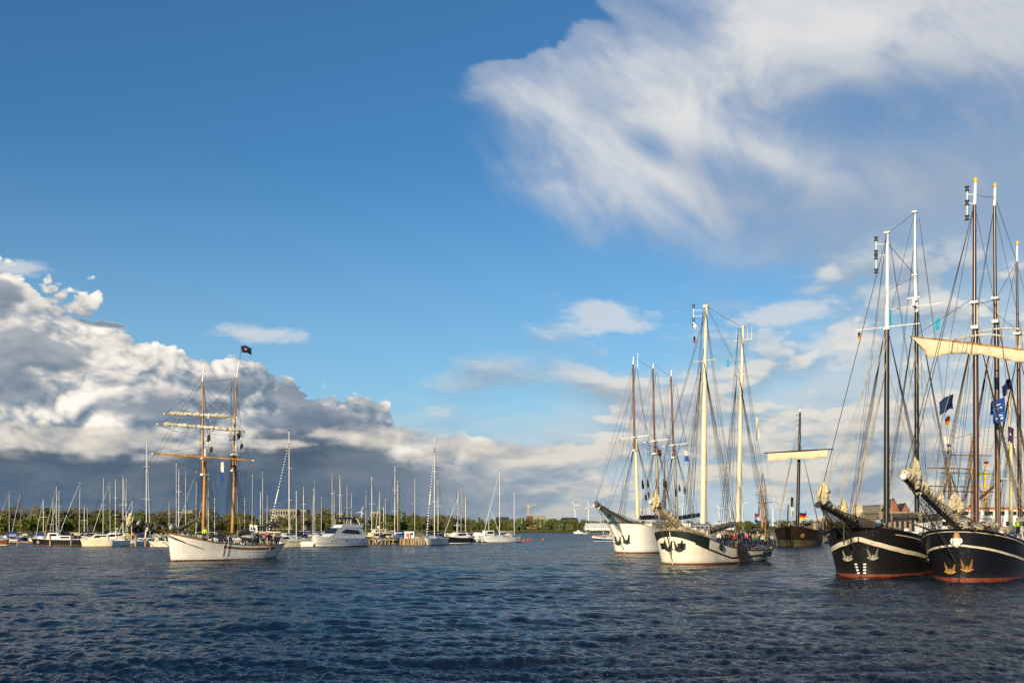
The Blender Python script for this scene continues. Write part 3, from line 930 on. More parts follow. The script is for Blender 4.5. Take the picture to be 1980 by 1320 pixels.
for m_, z in ((m1, .0), (m2, .0), (m3, .0)):
    a = m_[1]
    s.part('mast_head', MB().tube([a - Vector((.1, 0, 2.3)), a + Vector((-.1, 0, .1))], .25, 10), M['stripe'])
    zc = a.z - 3.2 if m_ is not m3 else a.z - 2.4
    s.part('crosstree', MB().tube([(a.x + .8 - .9 * math.cos(q), 2.2 * math.sin(q), zc + .35 * math.cos(q)) for q in [R(-80 + 16 * i) for i in range(11)]], .08, 6), M['stripe'])
    for sd in (1, -1): s.stay((a.x, sd * 2.1, zc), (m_[2].x, 0, m_[2].z), .016); s.stay((a.x, sd * 2.1, zc), s.h.pt(min(.95, a.x / s.h.L), 2.3, sd), .016)
    s.shrouds(a.x, a.z - 2.2, 5, .62, .3, True)
    for k in range(5):
        sd = 1 if k % 2 else -1
        s.stay((a.x + .2, 0, a.z - .3 - .9 * k), s.h.pt(min(.97, (a.x + 2 + 1.5 * k) / s.h.L), 2.2, sd, -.3), .014, k % 2 == 0)
    for k in range(3): s.stay((a.x + .3, .1 * k, a.z - 1.0 - k * 1.3), (a.x + .25 + .3 * k, .3 * k - .3, 2.6), .014, True)
s.lights(m1[-1], (365, 392, 421), 1870)
tip = s.pix(1747, 921)
foot = Vector((2.6, 0, 3.55))
stem = s.h.pt(0, s.h.zb, 1)
s.spar('bowsprit', foot, tip, .25, .13, M['iron'])
s.part('bowsprit_ball', MB().ball(tip, .26, 10), M['gloss'])
for z, hh in ((m1[2], 0), (m1[1], .25), (m1[1] - Vector((0, 0, 2.2)), .5), (m1[3] - Vector((0, 0, 1.5)), .05)):
    s.stay(z, tip.lerp(foot, hh), .02, hh > .2)
s.stay(m1[3] - Vector((0, 0, 1)), m2[3] - Vector((0, 0, .9)), .018, sag=.12); s.stay(m2[1], m1[1], .018, sag=.15)
s.stay(m2[2], m1[1] - Vector((0, 0, 2)), .018); s.stay(m2[3] - Vector((0, 0, 1)), m3[2], .018); s.stay(m3[2], m2[1], .018)
# martingale stays and net under the bowsprit
for k in range(9):
    f = .06 + .1 * k
    for sd in (1, -1): s.stay(tip.lerp(foot, f * .9), s.h.pt(.01 + .018 * k, s.h.sheer(.02) - .1 - .1 * k, sd, .05), .016, k % 3 == 0)
s.stay(tip, s.h.pt(0, 1.2, 1), .03); s.stay(tip.lerp(foot, .3), s.h.pt(0, .8, 1), .03)
for sd in (1, -1):
    e0 = [tip.lerp(foot, .04 + .1 * k) + Vector((0, sd * .2, -.1)) for k in range(9)]
    e1 = [tip.lerp(foot, .04 + .1 * k) + Vector((0, sd * (.25 + .22 * k), .12 * k * (1 - k / 12) + .05 * k)) for k in range(9)]
    for a, b in zip(e0, e1): s.stay(a, b, .014, True)
    for j in (2, 4): 
        for k in range(8): s.stay(e0[k].lerp(e1[k], j / 4), e0[k + 1].lerp(e1[k + 1], j / 4), .012, True)
# lowered headsails
s.part('furled_jib', MB().bundle([tip.lerp(foot, .02) + Vector((-.1, .1, .45)), tip.lerp(foot, .3) + Vector((-.15, .1, .55)), tip.lerp(foot, .62) + Vector((-.2, .1, .50)), tip.lerp(foot, .97) + Vector((-.2, .1, .55))], [.40, .38, .33, .36], 3, .7, .18, 1.1, 14), M['canvas'])
jib_lump(s, s.pix(1768, 938), 2.1, .58, 5, M['canvas'], (.35, 0)); jib_lump(s, s.pix(1776, 950), 1.5, .40, 15, M['canvas'], (.25, .1))
jib_lump(s, s.pix(1818, 986), 1.5, .40, 6, M['canvas'], (.2, 0)); jib_lump(s, s.pix(1850, 995), 2.0, .60, 7, M['canvas'], (-.3, .1)); jib_lump(s, s.pix(1842, 985), 1.4, .38, 8, M['canvas'], (.2, 0))
# figurehead: a white bust with gilded hair leaning out under the bowsprit
f0 = s.h.pt(0, 2.95, 1) + Vector((-.30, 0, 0))
fg = s.part('figurehead', MB().tube([f0 + Vector((.1, 0, -.12)), f0 + Vector((0, 0, .05)), f0 + Vector((-.08, 0, .28)), f0 + Vector((-.12, 0, .50)), f0 + Vector((-.12, 0, .62)), f0 + Vector((-.12, 0, .70))], [.22, .33, .26, .34, .20, .10], 10), M['gloss'])
s.part('face', MB().ball(f0 + Vector((-.22, 0, .82)), .15, 10, 1.25), M['skin'], fg)
s.part('hair', MB().tube([f0 + Vector((-.10, 0, .50)), f0 + Vector((-.06, 0, .72)), f0 + Vector((-.08, 0, .92)), f0 + Vector((-.16, 0, 1.04))], [.30, .27, .22, .06], 8), M['gold'], fg)
for sd in (1, -1): s.part('arm', MB().tube([f0 + Vector((-.1, sd * .3, .52)), f0 + Vector((-.1, sd * .40, .28)), f0 + Vector((-.28, sd * .30, .10))], [.10, .09, .06], 6), M['gloss'], fg)
# the big yard with its square sail hauled up
yl = s.facing(1763, 655, m1[0].x); yl += Vector((0, 0, .1)); yr = s.facing(2022, 684, m1[0].x - .5); ym = s.facing(1886, 667, m1[0].x)
off = Vector((-.45, .0, 0))
s.part('yard', MB().tube([yl + off, ym + off, yr + off], [.09, .16, .09], 8), M['varnish'])
sail = MB(); rows = []
NU, NV = 60, 18
for i in range(NU + 1):
    u = i / NU
    c = (yl.lerp(yr, .02 + .96 * u)) + off
    dep = .95 + .12 * math.sin(u * 9) + .55 * math.exp(-((u - .13) / .09) ** 2)
    if u < .12: dep *= max(.02, (u / .12)) ** .7
    dep *= 1.0 if u < .9 else max(.3, 1 - (u - .9) * 3)
    fat = .26 + .05 * math.sin(u * 23)
    ring = []
    for k in range(NV):
        q = 2 * math.pi * k / NV
        zz = -dep * (.5 - .5 * math.cos(q)); ww = fat * math.sin(q) * (.55 + .45 * math.sin(q / 2))
        nz = mnoise.noise(Vector((u * 26 + zz * 2.2, q * .8, 3.1))) * .16 + .05 * math.sin(u * 60 + zz * 5)
        ring.append(c + Vector((-.02 - ww - nz * abs(math.sin(q)), 0, zz + .10 * mnoise.noise(Vector((u * 14, q, 7))) * math.sin(q / 2))))
    rows.append(ring)
sail.grid(rows, True)
s.part('square_sail', sail, M['canvas_s'])
for f in (.30, .36, .47, .6): s.stay(yl.lerp(yr, f) + Vector((-.9, 0, .1)), yl.lerp(yr, f) + Vector((-.9, 0, -1.3)), .02, True)
for e in (yl, yr): s.stay(e, m1[1] + Vector((0, 0, .5)), .016)
for k in (0, 1): s.stay(yl, s.h.pt(.3 + .1 * k, 2.2, 1), .014, True)
# boom and gaff stowed along the deck
for a, b, zz in ((m1, m2, 3.9), (m2, m3, 3.6)):
    s.spar('boom', Vector((a[0].x + .4, 0, zz)), Vector((b[0].x - .5, 0, zz + .3)), .14, .11, M['sparbrown'])
    s.part('furled_sail', MB().bundle([Vector((a[0].x + .5, 0, zz + .42)), Vector((b[0].x - .7, 0, zz + .62))], .34, 4 + zz, .4), M['canvas'])
s.house(17.0, 22.0, 1.6, 1.6, 1.5)
wl_ = MB().box((2.6, 0, 4.0), (.8, 1.3, .7)); s.part('windlass', wl_, M['iron'])
s.stanchions(.12, .9, 16, .75)
s.clutter(0.06, 0.7, 46, .75, 275)
s.finish()

# ---- the black two-master beside it
R1 = Ship('black_schooner', 'black hulled two masted schooner with broad cream stripe and netted bowsprit', 'sailing ship',
          1665, 1114.5, 35, Hull(38, 8.0, 4.25, 2.7, 3.0, tm=.5, bow_d=(.14, 2.5), bow_w=(.18, 2.0), rake=1.15))
s = R1
hb = s.hullparts(M['black'], M['red'], .24, .9)
zt = line_z(s, 3.55, [(1672, 1041, -1), (1690, 1046, -1), (1720, 1054, -1), (1750, 1062, -1), (1790, 1073, -1)])
s.part('sheer_stripe', s.h.band(lambda t: zt(t) - .40 + .10 * min(1, t * 5), zt, .025, nt=90), M['stripe'], hb)
s.part('rubbing_strake', s.h.band(lambda t: s.h.sheer(t) - .35, lambda t: s.h.sheer(t) - .28, .05, .03, 1), M['stripe'], hb)
anchor_at(s, 1640, 1074, 1, M['galv'], .86); anchor_at(s, 1688, 1071, -1, M['galv'], .92)
for sd in (1, -1):
    for k in range(4):
        t_, z_ = on_hull(s, 1660 - 1.6 * k if sd > 0 else 1672, 1107 - 5.6 * k, sd, .1); n_ = s.h.pt(t_, z_, sd, .02); e_ = s.h.pt(t_ + .004, z_, sd, .02) - n_
        s.part('draft_mark', MB().box((n_.x, n_.y, n_.z), (.22, .05, .13), math.atan2(e_.y, e_.x)), M['gloss'], hb)
m1 = s.mast((1714, 1010), [(1715, 636, .27, .22, M['spardark'], 'lower_mast'), (1716, 450, .20, .11, M['gloss'], 'mast_pole')])
m2 = s.mast((1773, 990), [(1772, 603, .25, .20, M['spardark'], 'lower_mast'), (1769, 532, .19, .15, M['gloss'], 'mast_head'), (1769, 410, .14, .09, M['gloss'], 'mast_pole')])
for p, z in ((m1[-1], 0), (m2[-1], 0), (m1[1], 0), (m2[2], 0)): s.part('mast_cap', MB().box((p.x, p.y, p.z), (.5, .5, .16)), M['gloss'])
s.crosstree(m1[1] + Vector((0, 0, .2)), 3.0, r=.05); s.crosstree(m2[1] + Vector((0, 0, .6)), 2.6, r=.05)
s.part('radar', MB().box((m2[1].x - 1.2, 0, m2[1].z + 1.25), (.25, 1.3, .14)).tube([(m2[1].x - 1.2, 0, m2[1].z + .5), (m2[1].x - 1.2, 0, m2[1].z + 1.2)], .16, 8).box((m2[1].x - .8, 0, m2[1].z + .45), (1.2, .3, .08)), M['gloss'])
s.lights(m1[-1], (462, 488, 497, 524), 1694)
tip = s.pix(1583, 974); foot = Vector((2.4, 0, 3.9)); stem = s.h.pt(0, s.h.zb, 1)
s.spar('bowsprit', foot, tip, .24, .16, M['iron'])
s.part('bowsprit_cap', MB().tube([tip + Vector((-.25, 0, -.1)), tip + Vector((.2, 0, .02))], .24, 10), M['iron'])
for q, top in ((.0, m1[2]), (.03, m1[1]), (.32, m1[2] - Vector((0, 0, 5))), (.35, m1[1] - Vector((0, 0, .4))), (.62, m1[1] - Vector((0, 0, 1))), (.6, m1[1] - Vector((0, 0, 3)))):
    s.stay(tip.lerp(foot, q) + Vector((0, 0, .2)), top, .024, q > .01); 
s.stay(m1[2], m2[-1], .02, sag=.1); s.stay(m1[2] - Vector((0, 0, 1)), m2[2], .02); s.stay(m1[2] - Vector((0, 0, 5.5)), m2[2] - Vector((0, 0, .2)), .018)
s.stay(m2[-1], m1[1], .016)
s.stay(tip, s.h.pt(0, 1.9, 1), .035); s.stay(tip.lerp(foot, .35), s.h.pt(0, 1.7, 1), .03)
s.part('dolphin_striker', MB().tube([tip.lerp(foot, .47), tip.lerp(foot, .47) + Vector((0, 0, -2.2))], .07, 6), M['iron'])
for sd in (1, -1):   # the net each side of the bowsprit
    rows = []
    for k in range(13):
        f = k / 12; a = tip.lerp(foot, f * .72)
        b = tip.lerp(s.h.pt(.16, s.h.sheer(.16), sd), f); rows.append([a.lerp(b, j / 5) - Vector((0, 0, .5 * math.sin(math.pi * j / 5) * f * (1.2 - f))) for j in range(6)])
    s.part('bowsprit_net', MB().grid(rows), M['net_dark'])
    for r_ in rows[1::2]:
        for a, b in zip(r_, r_[1:]): s.stay(a, b, .012)
    s.stay(tip, s.h.pt(.16, s.h.sheer(.16), sd), .02)
for sd in (1, -1):
    rows = [[tip.lerp(foot, f), tip.lerp(foot, f).lerp(s.h.pt(0, 2.6, 1), .5 * min(1, f * 1.6)) + Vector((0, sd * .15, 0)), tip.lerp(s.h.pt(0, 2.6, 1), min(1, f * 1.5))] for f in [k / 10 * .6 for k in range(11)]]
    if sd == 1: s.part('bowsprit_net', MB().grid(rows), netting('thin_dark_net', (.09, .085, .06), .30))
jib_lump(s, s.pix(1592, 968), 1.55, .56, 11, M['canvas_y'], (.12, 0)); jib_lump(s, s.pix(1630, 990), 1.25, .44, 12, M['canvas_y'], (.1, 0)); jib_lump(s, s.pix(1660, 996), 1.2, .40, 13, M['canvas'], (-.05, 0))
s.part('furled_jib', MB().bundle([tip.lerp(foot, .05) + Vector((0, 0, .5)), tip.lerp(foot, .3) + Vector((0, 0, .30)), tip.lerp(foot, .6) + Vector((0, 0, .3))], [.30, .22, .26], 17, .4, .25), M['canvas'])
for m_, n_ in ((m1, 5), (m2, 4)):
    s.shrouds(m_[0].x, m_[1].z, n_, .65, .3, m_ is m2); s.shrouds(m_[0].x + .5, m_[-1].z - .3, 2, 1.3, .8, False, r=.014)
    s.shrouds(m_[0].x + .2, m_[1].z - 4, 3, 1.0, 1.0, False, r=.013, light=True)
    for k in range(3): s.stay((m_[0].x + .3, .1, m_[1].z - 1 - k), (m_[0].x + .5 + .5 * k, .4 * k - .4, 3.6), .014, True)
s.stay(s.h.pt(.98, 3, 1), m2[-1], .016)
s.spar('boom', Vector((m1[0].x + .4, 0, 5.0)), Vector((m2[0].x - .4, 0, 5.2)), .15, .12, M['wood'])
s.part('furled_sail', MB().bundle([Vector((m1[0].x + .5, 0, 5.35)), Vector((m2[0].x - .6, 0, 5.5))], .33, 23, .4), M['canvas_g'])
s.spar('boom', Vector((m2[0].x + .4, 0, 4.9)), Vector((m2[0].x + 12, 0, 5.3)), .16, .12, M['wood'])
s.part('furled_sail', MB().bundle([Vector((m2[0].x + .5, 0, 5.25)), Vector((m2[0].x + 10, 0, 5.6))], .36, 25, .4), M['canvas_g'])
s.house(11.0, 16.5, 2.3, 2.1, 1.7, nwin=4); s.house(22.5, 31, 2.0, 1.9, 1.9)
s.stanchions(.2, .95, 16, .8)
for fx, fy in ((1787, 1081), (1799, 1073)):
    x, z_ = on_hull(s, fx, fy, -1, .7); p = s.h.pt(x, z_, -1, .36); s.part('round_fender', MB().ball(p, .33, 12), M['rubber']); s.stay(p, s.h.pt(x, s.h.sheer(x), -1, .1), .025, True)
s.clutter(0.06, 0.8, 46, .75, 333)
s.finish()

# ---- the white schooner with the green bow band
W1 = Ship('white_schooner', 'white two masted schooner with dark green bow band, tall cream masts and a crowd aboard', 'sailing ship',
          1301, 1091, 41, Hull(20.5, 6.9, 3.85, 1.4, 1.9, tm=.70, bow_d=(.17, 2.5), bow_w=(.215, 2.1), rake=.7, tw=.55, so=1.0))
s = W1
hb = s.hullparts(M['cream'], M['rust'], .20, .75, M['darkwood'], .07)
def gb(t): return 3.25 - 1.05 * min(1, t / .085) ** .8 - 1.5 * min(1, max(0, t - .085) / .30) ** .8 + .35 * max(0, t - .5) / .5
s.part('bow_band', s.h.band(gb, lambda t: s.h.sheer(t) - .02, .03, 0, .135, 20, 2), M['green'], hb)
s.part('sheer_stripe', s.h.band(lambda t: gb(t) - .16, lambda t: gb(t) + .06, .02, .05, 1), M['darkwood'], hb)
anchor_at(s, 1294, 1055, 1, M['iron'], 1.05); anchor_at(s, 1313, 1055, -1, M['iron'], 1.1)
for sd in (1, -1): s.part('hawse_plate', MB().grid([[s.h.pt(q, zz, sd, .02) for q in (.003, .010, .018)] for zz in (1.75, 2.5)]), M['green'], hb)
m1 = s.mast((1359, 1012), [(1363, 700, .34, .29, M['sparcream'], 'lower_mast'), (1366, 592, .22, .18, M['sparcream'], 'mast_pole')])
m2 = s.mast((1427, 1008), [(1434, 727, .30, .24, M['sparcream'], 'lower_mast'), (1437, 632, .20, .15, M['sparcream'], 'mast_pole')])
s.crosstree(m1[1] + Vector((0, 0, .2)), 1.5, M['sparcream'], .05); s.crosstree(m2[1] + Vector((0, 0, .2)), 1.4, M['sparcream'], .05); s.crosstree(m2[2] - Vector((0, 0, 1.7)), 1.3, M['sparcream'], .05)
for q in (-1.2, -.6, 1.0): s.part('aerial', MB().tube([(m2[2].x, q, m2[2].z - 1.7), (m2[2].x, q, m2[2].z - .2)], .025, 4), M['gloss'])
s.part('mast_cap', MB().box(m1[2], (.6, .6, .3)), M['sparcream']); s.part('mast_cap', MB().box(m2[2], (.5, .5, .25)), M['sparcream'])
s.lights(m1[2], (592, 618, 630), 1341)
dm = s.facing(1343, 631, m1[0].x); s.part('radar_reflector', MB().tube([dm - Vector((0, 0, .35)), dm, dm + Vector((0, 0, .35))], [.03, .34, .03], 4), M['gloss'])
tip = s.pix(1259, 970); foot = Vector((3.2, 0, 3.2))
s.spar('bowsprit', foot, tip, .26, .15, M['greywood']); s.part('bowsprit_ball', MB().ball(tip + Vector((-.15, 0, 0)), .24), M['gloss'])
s.part('furled_jib', MB().bundle([tip + Vector((.1, 0, .4)), tip.lerp(foot, .3) + Vector((0, 0, .45)), tip.lerp(foot, .65) + Vector((0, 0, .4)), foot + Vector((0, 0, .35))], [.45, .40, .42, .3], 31, .5, .25, 1.2, 12), M['canvas'])
jib_lump(s, s.pix(1266, 982), 2.2, .62, 32, M['canvas_y'], (.25, 0)); jib_lump(s, s.pix(1296, 1006), 1.1, .42, 33, M['canvas'], (.2, 0))
s.part('furled_jib', MB().bundle([Vector((.8, 1.4, 3.95)), Vector((1.2, 0, 4.2)), Vector((2.0, -1.6, 4.0)), Vector((3.6, -2.6, 3.6))], [.25, .36, .38, .25], 35, .6, .2, .8, 10), M['canvas'])
s.part('bow_lashings', MB().bundle([Vector((.1, 1.2, 3.9)), Vector((-.5, 0, 4.0)), Vector((.3, -1.4, 3.85)), Vector((1.6, -2.6, 3.5))], [.18, .26, .26, .15], 36, .7, .2, .5, 9), M['greywood'])
for q, t in ((0, m1[2]), (.02, m1[2] - Vector((0, 0, .6))), (.3, m1[1] + Vector((0, 0, 2))), (.55, m1[1]), (.8, m1[1] - Vector((0, 0, 1)))): s.stay(tip.lerp(foot, q), t, .02, q > .3)
s.stay(m1[2], m2[2], .02, sag=.1); s.stay(m1[2], m2[1], .018); s.stay(m1[2] - Vector((0, 0, 2)), m2[0] + Vector((-1, 0, 1.5)), .016, True)
for k in range(10):
    f = k / 10
    for sd in (1, -1): s.stay(tip.lerp(foot, f * .8), s.h.pt(.005 + .012 * k, s.h.sheer(.03), sd), .014, True)
s.stay(tip, s.h.pt(0, .3, 1), .035); s.stay(tip.lerp(foot, .3), s.h.pt(0, .9, 1), .03)
for m_, n_ in ((m1, 5), (m2, 4)):
    s.shrouds(m_[0].x, m_[1].z, n_, .65, .3, False); s.shrouds(m_[0].x + .3, m_[2].z - .3, 3, 1.1, .8, False, r=.014)
    s.shrouds(m_[0].x + .3, m_[1].z - 2, 3, 1.2, 1.2, False, r=.014, light=True)
    for k in range(4): s.stay((m_[0].x + .35, .15 * k - .2, m_[1].z - 1 - k * 1.4), (m_[0].x + .4 + .7 * k, .5 * k - .7, 2.6), .014, True)
s.spar('gaff', m2[0] + Vector((-.4, 0, -2.0)), s.pix(1428, 975) + Vector((-1.5, 0, -1.0)), .12, .09, M['greywood'])
s.spar('boom', Vector((m1[0].x + .4, 0, 3.4)), Vector((m2[0].x - .6, 0, 4.6)), .14, .10, M['greywood'])
s.part('furled_sail', MB().bundle([Vector((m1[0].x + .6, 0, 3.8)), Vector((m2[0].x - .8, 0, 4.9))], .34, 37, .45), M['canvas_g'])
s.spar('boom', Vector((m2[0].x + .4, 0, 3.3)), Vector((m2[0].x + 7.5, 0, 3.7)), .14, .10, M['greywood'])
s.part('furled_sail', MB().bundle([Vector((m2[0].x + .6, 0, 3.7)), Vector((m2[0].x + 7, 0, 4.0))], .32, 38, .45), M['canvas_g'])
s.house(8.5, 12.5, 1.4, 1.1, 1.2, M['cream_gel']); s.house(15.5, 18.5, 1.5, .9, 1.5, M['cream_gel'], nwin=3)
s.stanchions(.16, .99, 22, .95, M['iron'])
# leeboard, a tall dark wing hung on the side
for sd in (-1, 1):
    lb = MB(); a = s.h.pt(.435, s.h.sheer(.435) + .25, sd, .12)
    out = [(0, .55), (.75, .40), (2.1, -.7), (2.7, -1.75), (2.2, -2.25), (.5, -2.1), (-.35, -1.1), (-.4, .3)]
    lb.add([a + Vector((x, sd * (.0 + .05 * max(0, -z)), z)) for x, z in out] + [a + Vector((x, sd * (.14 + .05 * max(0, -z)), z)) for x, z in out],
           [tuple(range(8)), tuple(range(15, 7, -1))] + [(i, i + 8, (i + 1) % 8 + 8, (i + 1) % 8) for i in range(8)])
    s.part('leeboard', lb, M['darkwood'], smooth=False)
for t in (.24, .78, .86):
    p = s.h.pt(t, s.h.sheer(t) - .45, -1, .22); s.part('tyre_fender', MB().tube([p + Vector((.32 * math.cos(q), 0, .32 * math.sin(q))) for q in [2 * math.pi * i / 12 for i in range(13)]], .10, 6), M['rubber'])
s.part('windlass', MB().tube([(2.6, -1.0, 3.3), (2.6, 1.0, 3.3)], .4, 10).box((2.6, 0, 3.0), (.9, 1.2, .8)), M['iron'])
s.clutter(0.1, 0.95, 50, .75, 386)
s.finish()

# ---- the white three-master with the teal net behind it
W2 = Ship('white_three_master', 'white three masted schooner with teal net under the bowsprit and brown topmasts', 'sailing ship',
          1207, 1069, 40, Hull(30, 7.6, 4.75, 3.2, 3.4, tm=.6, bow_d=(.12, 2.6), bow_w=(.145, 2.3), rake=.9))
s = W2
hb = s.hullparts(M['white'], M['rust'], .22, .9)
anchor_at(s, 1196, 1045, 1, M['iron'], 1.2); anchor_at(s, 1212, 1042, -1, M['iron'], 1.3)
m1 = s.mast((1233, 1001), [(1229, 845, .30, .26, M['sparcream'], 'lower_mast'), (1226, 705, .19, .15, M['sparrust'], 'topmast'), (1225.5, 690, .13, .12, M['gloss'], 'mast_pole')])
m2 = s.mast((1274, 1001), [(1268, 852, .29, .25, M['spargrey'], 'lower_mast'), (1264, 713, .18, .14, M['sparrust'], 'topmast'), (1264, 703, .11, .1, M['gloss'], 'mast_pole')])
m3 = s.mast((1309, 1001), [(1304, 860, .26, .22, M['spargrey'], 'lower_mast'), (1299, 728, .17, .13, M['sparrust'], 'topmast'), (1299, 715, .11, .1, M['gloss'], 'mast_pole')])
for m_ in (m1, m2, m3):
    a = m_[1]; s.crosstree(a, 2.6, r=.09, tilt=-.15)
    s.shrouds(a.x, a.z - .5, 4, .7, .3, False, r=.02); s.shrouds(a.x + .2, m_[2].z - .3, 2, 1.2, 1.0, False, r=.015)
    for sd in (1, -1): s.stay((a.x, sd * 2.5, a.z), (m_[2].x, 0, m_[2].z), .015); s.stay((a.x, sd * 2.5, a.z), (a.x + 1, sd * 3.4, 3.6), .015)
    for k in range(3): s.stay((a.x + .3, .1, a.z - 1 - 2 * k), (a.x + .5 + k, .6 * k - .6, 4.4), .015, True)
for (px, py, py2, mm) in ((1242, 927, 945, 0), (1252, 926, 942, 0), (1254, 950, 962, 0), (1248, 955, 968, 1), (1313, 935, 950, 0), (1323, 940, 955, 0), (1283, 925, 942, 0), (1287, 928, 943, 0)):
    a = s.pix(px, py, -1.5 if px > 1260 else 1.0); b = a + Vector((.25, 0, -(py2 - py) / F * s.Yat(a.x)))
    s.part('baggywrinkle', MB().bundle([a, b], .20, px, .5, .2, 5, 8), M['rust'] if mm else M['block'])
s.part('aerial', MB().tube([(m1[3].x + .3, -.6, m1[3].z - 2.0), (m1[3].x + .3, -.6, m1[3].z + .6)], .05, 5).tube([(m1[3].x, 0, m1[3].z - 1.4), (m1[3].x + .3, -.6, m1[3].z - 1.4)], .04, 4), M['gloss'])
tip = s.pix(1149, 974); foot = Vector((2.0, 0, 4.6))
s.spar('bowsprit', foot, tip, .25, .15, M['greywood']); s.part('bowsprit_ball', MB().ball(tip + Vector((-.1, 0, -.25)), .24), M['gloss'])
jib_lump(s, s.pix(1153, 978), 1.0, .40, 41, M['canvas_g'], (.5, 0)); jib_lump(s, s.pix(1157, 984), .9, .36, 44, M['canvas'], (.4, 0)); jib_lump(s, s.pix(1176, 1000), .9, .32, 42, M['navy_canvas'], (.1, 0))
s.part('furled_jib', MB().bundle([tip + Vector((0, 0, .3)), tip.lerp(foot, .5) + Vector((0, 0, .25)), foot + Vector((0, 0, .3))], [.3, .22, .25], 43, .4), M['canvas_g'])
for sd in (1, -1):
    rows = []
    for k in range(13):
        f = k / 12; a = tip.lerp(foot, f * .9); b = tip.lerp(s.h.pt(.14, s.h.sheer(.14), sd), f)
        rows.append([a.lerp(b, j / 4) - Vector((0, 0, .45 * math.sin(math.pi * j / 4) * f * (1.2 - f))) for j in range(5)])
    s.part('bowsprit_net', MB().grid(rows), M['net_teal'])
    rows = [[tip.lerp(foot, f * .5), tip.lerp(s.h.pt(0, 3.2, 1), f) + Vector((0, sd * .2, 0))] for f in [k / 8 for k in range(9)]]
    s.part('bowsprit_net', MB().grid(rows), M['net_teal'])
for q, t, c_ in ((0, m1[3] - Vector((0, 0, 1)), 2), (.02, m1[2] - Vector((0, 0, 4)), 0), (.35, m1[1], 0), (.62, m1[1] - Vector((0, 0, 1)), 0), (.3, m1[1] + Vector((0, 0, 6)), 2)):
    if c_ == 2: s.part('rose_stay', MB().line(tip.lerp(foot, q), t, .024), M['roperose'])
    else: s.stay(tip.lerp(foot, q), t, .024)
s.stay(m1[3], m2[2], .02, sag=.1); s.stay(m2[3], m3[2], .02, sag=.1); s.stay(m1[1] + Vector((0, 0, 4)), m2[1], .02); s.stay(m2[1] + Vector((0, 0, 3)), m3[1], .018); s.stay(m2[2], m1[1], .016); s.stay(m3[2], m2[1], .016)
s.stay(tip, s.h.pt(0, .5, 1), .04); s.stay(tip.lerp(foot, .4), s.h.pt(0, 2.6, 1), .03)
for a, b in ((m1, m2), (m2, m3)):
    s.spar('boom', Vector((a[0].x + .4, 0, 5.6)), Vector((b[0].x - .4, 0, 5.7)), .13, .11, M['greywood']); s.part('furled_sail', MB().bundle([Vector((a[0].x + .5, 0, 5.95)), Vector((b[0].x - .5, 0, 6.05))], .33, 45 + a[0].x, .4), M['navy_canvas'] if a is m1 else M['canvas_g'])
s.spar('boom', Vector((m3[0].x + .4, 0, 5.6)), Vector((m3[0].x + 9, 0, 6.3)), .13, .11, M['greywood']); s.part('furled_sail', MB().bundle([Vector((m3[0].x + .5, 0, 5.95)), Vector((m3[0].x + 8.5, 0, 6.6))], .36, 49, .4), M['navy_canvas'])
s.house(5.2, 9.5, 2.0, 3.4, 1.4, M['cream_gel']); s.house(18, 25, 2.0, 2.9, 2.0)
s.stanchions(.1, .95, 16, .8)
s.clutter(0.06, 0.8, 34, .75, 429)
s.finish()

# ---- the brown cog with one square sail
CG = Ship('wooden_cog', 'brown wooden cog with one mast, cream square sail on its yard and raised aft castle', 'sailing ship',
          1532, 1055.5, 24, Hull(22, 9.6, 4.3, 3.1, 4.0, tm=.5, bow_d=(.36, 2.0), bow_w=(.42, 1.7), rake=2.2, tw=.8, stern_d=(.12, 2)))
s = CG
hb = s.hullparts(M['brownhull'], M['sparrust'], .16, .8, M['darkwood'], .14)
s.part('lower_strakes', s.h.band(lambda t: .17, lambda t: 1.35, .03, 0, 1, 30, 3), plain('weathered_green_strakes', (.060, .053, .030), .8, .4, 1.5), hb)
for z in (.45, .72, 1.0):
    s.part('strake', s.h.band(lambda t: 1.4 + (s.h.sheer(t) - 1.5) * z - .05, lambda t: 1.4 + (s.h.sheer(t) - 1.5) * z + .06, .09, 0, 1, 30, 2), M['darkwood'], hb)
s.part('stem_post', MB().tube([s.h.pt(0, z, 1) + Vector((-.1, 0, 0)) for z in (-.3, 1, 2, 3, 4, 4.7)], .20, 6), M['darkwood'])
mm = s.mast((1542, 1018), [(1546, 838, .40, .33, M['spardark'], 'lower_mast'), (1547, 797, .28, .2, M['spardark'], 'mast_pole')])
s.part('mast_vane', MB().ball(mm[2] + Vector((0, 0, .5)), .3), M['gloss'])
for k in range(3): s.stay(mm[2] - Vector((0, 0, .6 + 1.2 * k)), mm[2] + Vector((0, 1.0, -.6 - 1.2 * k)), .05)
yl = s.facing(1478, 876, mm[0].x) + Vector((-.5, 0, 0)); yr = s.facing(1612, 868, mm[0].x) + Vector((-.5, 0, 0))
s.part('yard', MB().tube([yl, yl.lerp(yr, .5), yr], [.12, .22, .12], 8), M['darkwood'])
rows = []
for i in range(41):
    u = i / 40; c_ = yl.lerp(yr, .06 + .86 * u); dep = 1.75 + .14 * math.sin(u * 11) + .1 * math.sin(u * 27)
    ring = []
    for k in range(14):
        q = 2 * math.pi * k / 14; zz = -.12 - dep * (.5 - .5 * math.cos(q)); nz = mnoise.noise(Vector((u * 22, zz, 1.7))) * .12
        ring.append(c_ + Vector((-.28 * math.sin(q) - .05 - nz, 0, zz)))
    rows.append(ring)
s.part('square_sail', MB().grid(rows, True), M['canvas_s'])
for e in (yl.lerp(yr, .1), yl.lerp(yr, .9)): s.stay(e, mm[1] + Vector((0, 0, .8)), .022, True)
for sd, e in ((1, yl), (-1, yr)): s.stay(e, s.h.pt(.9, 3.9, sd), .018, True); s.stay(e, s.h.pt(.5, 3.2, sd), .014)
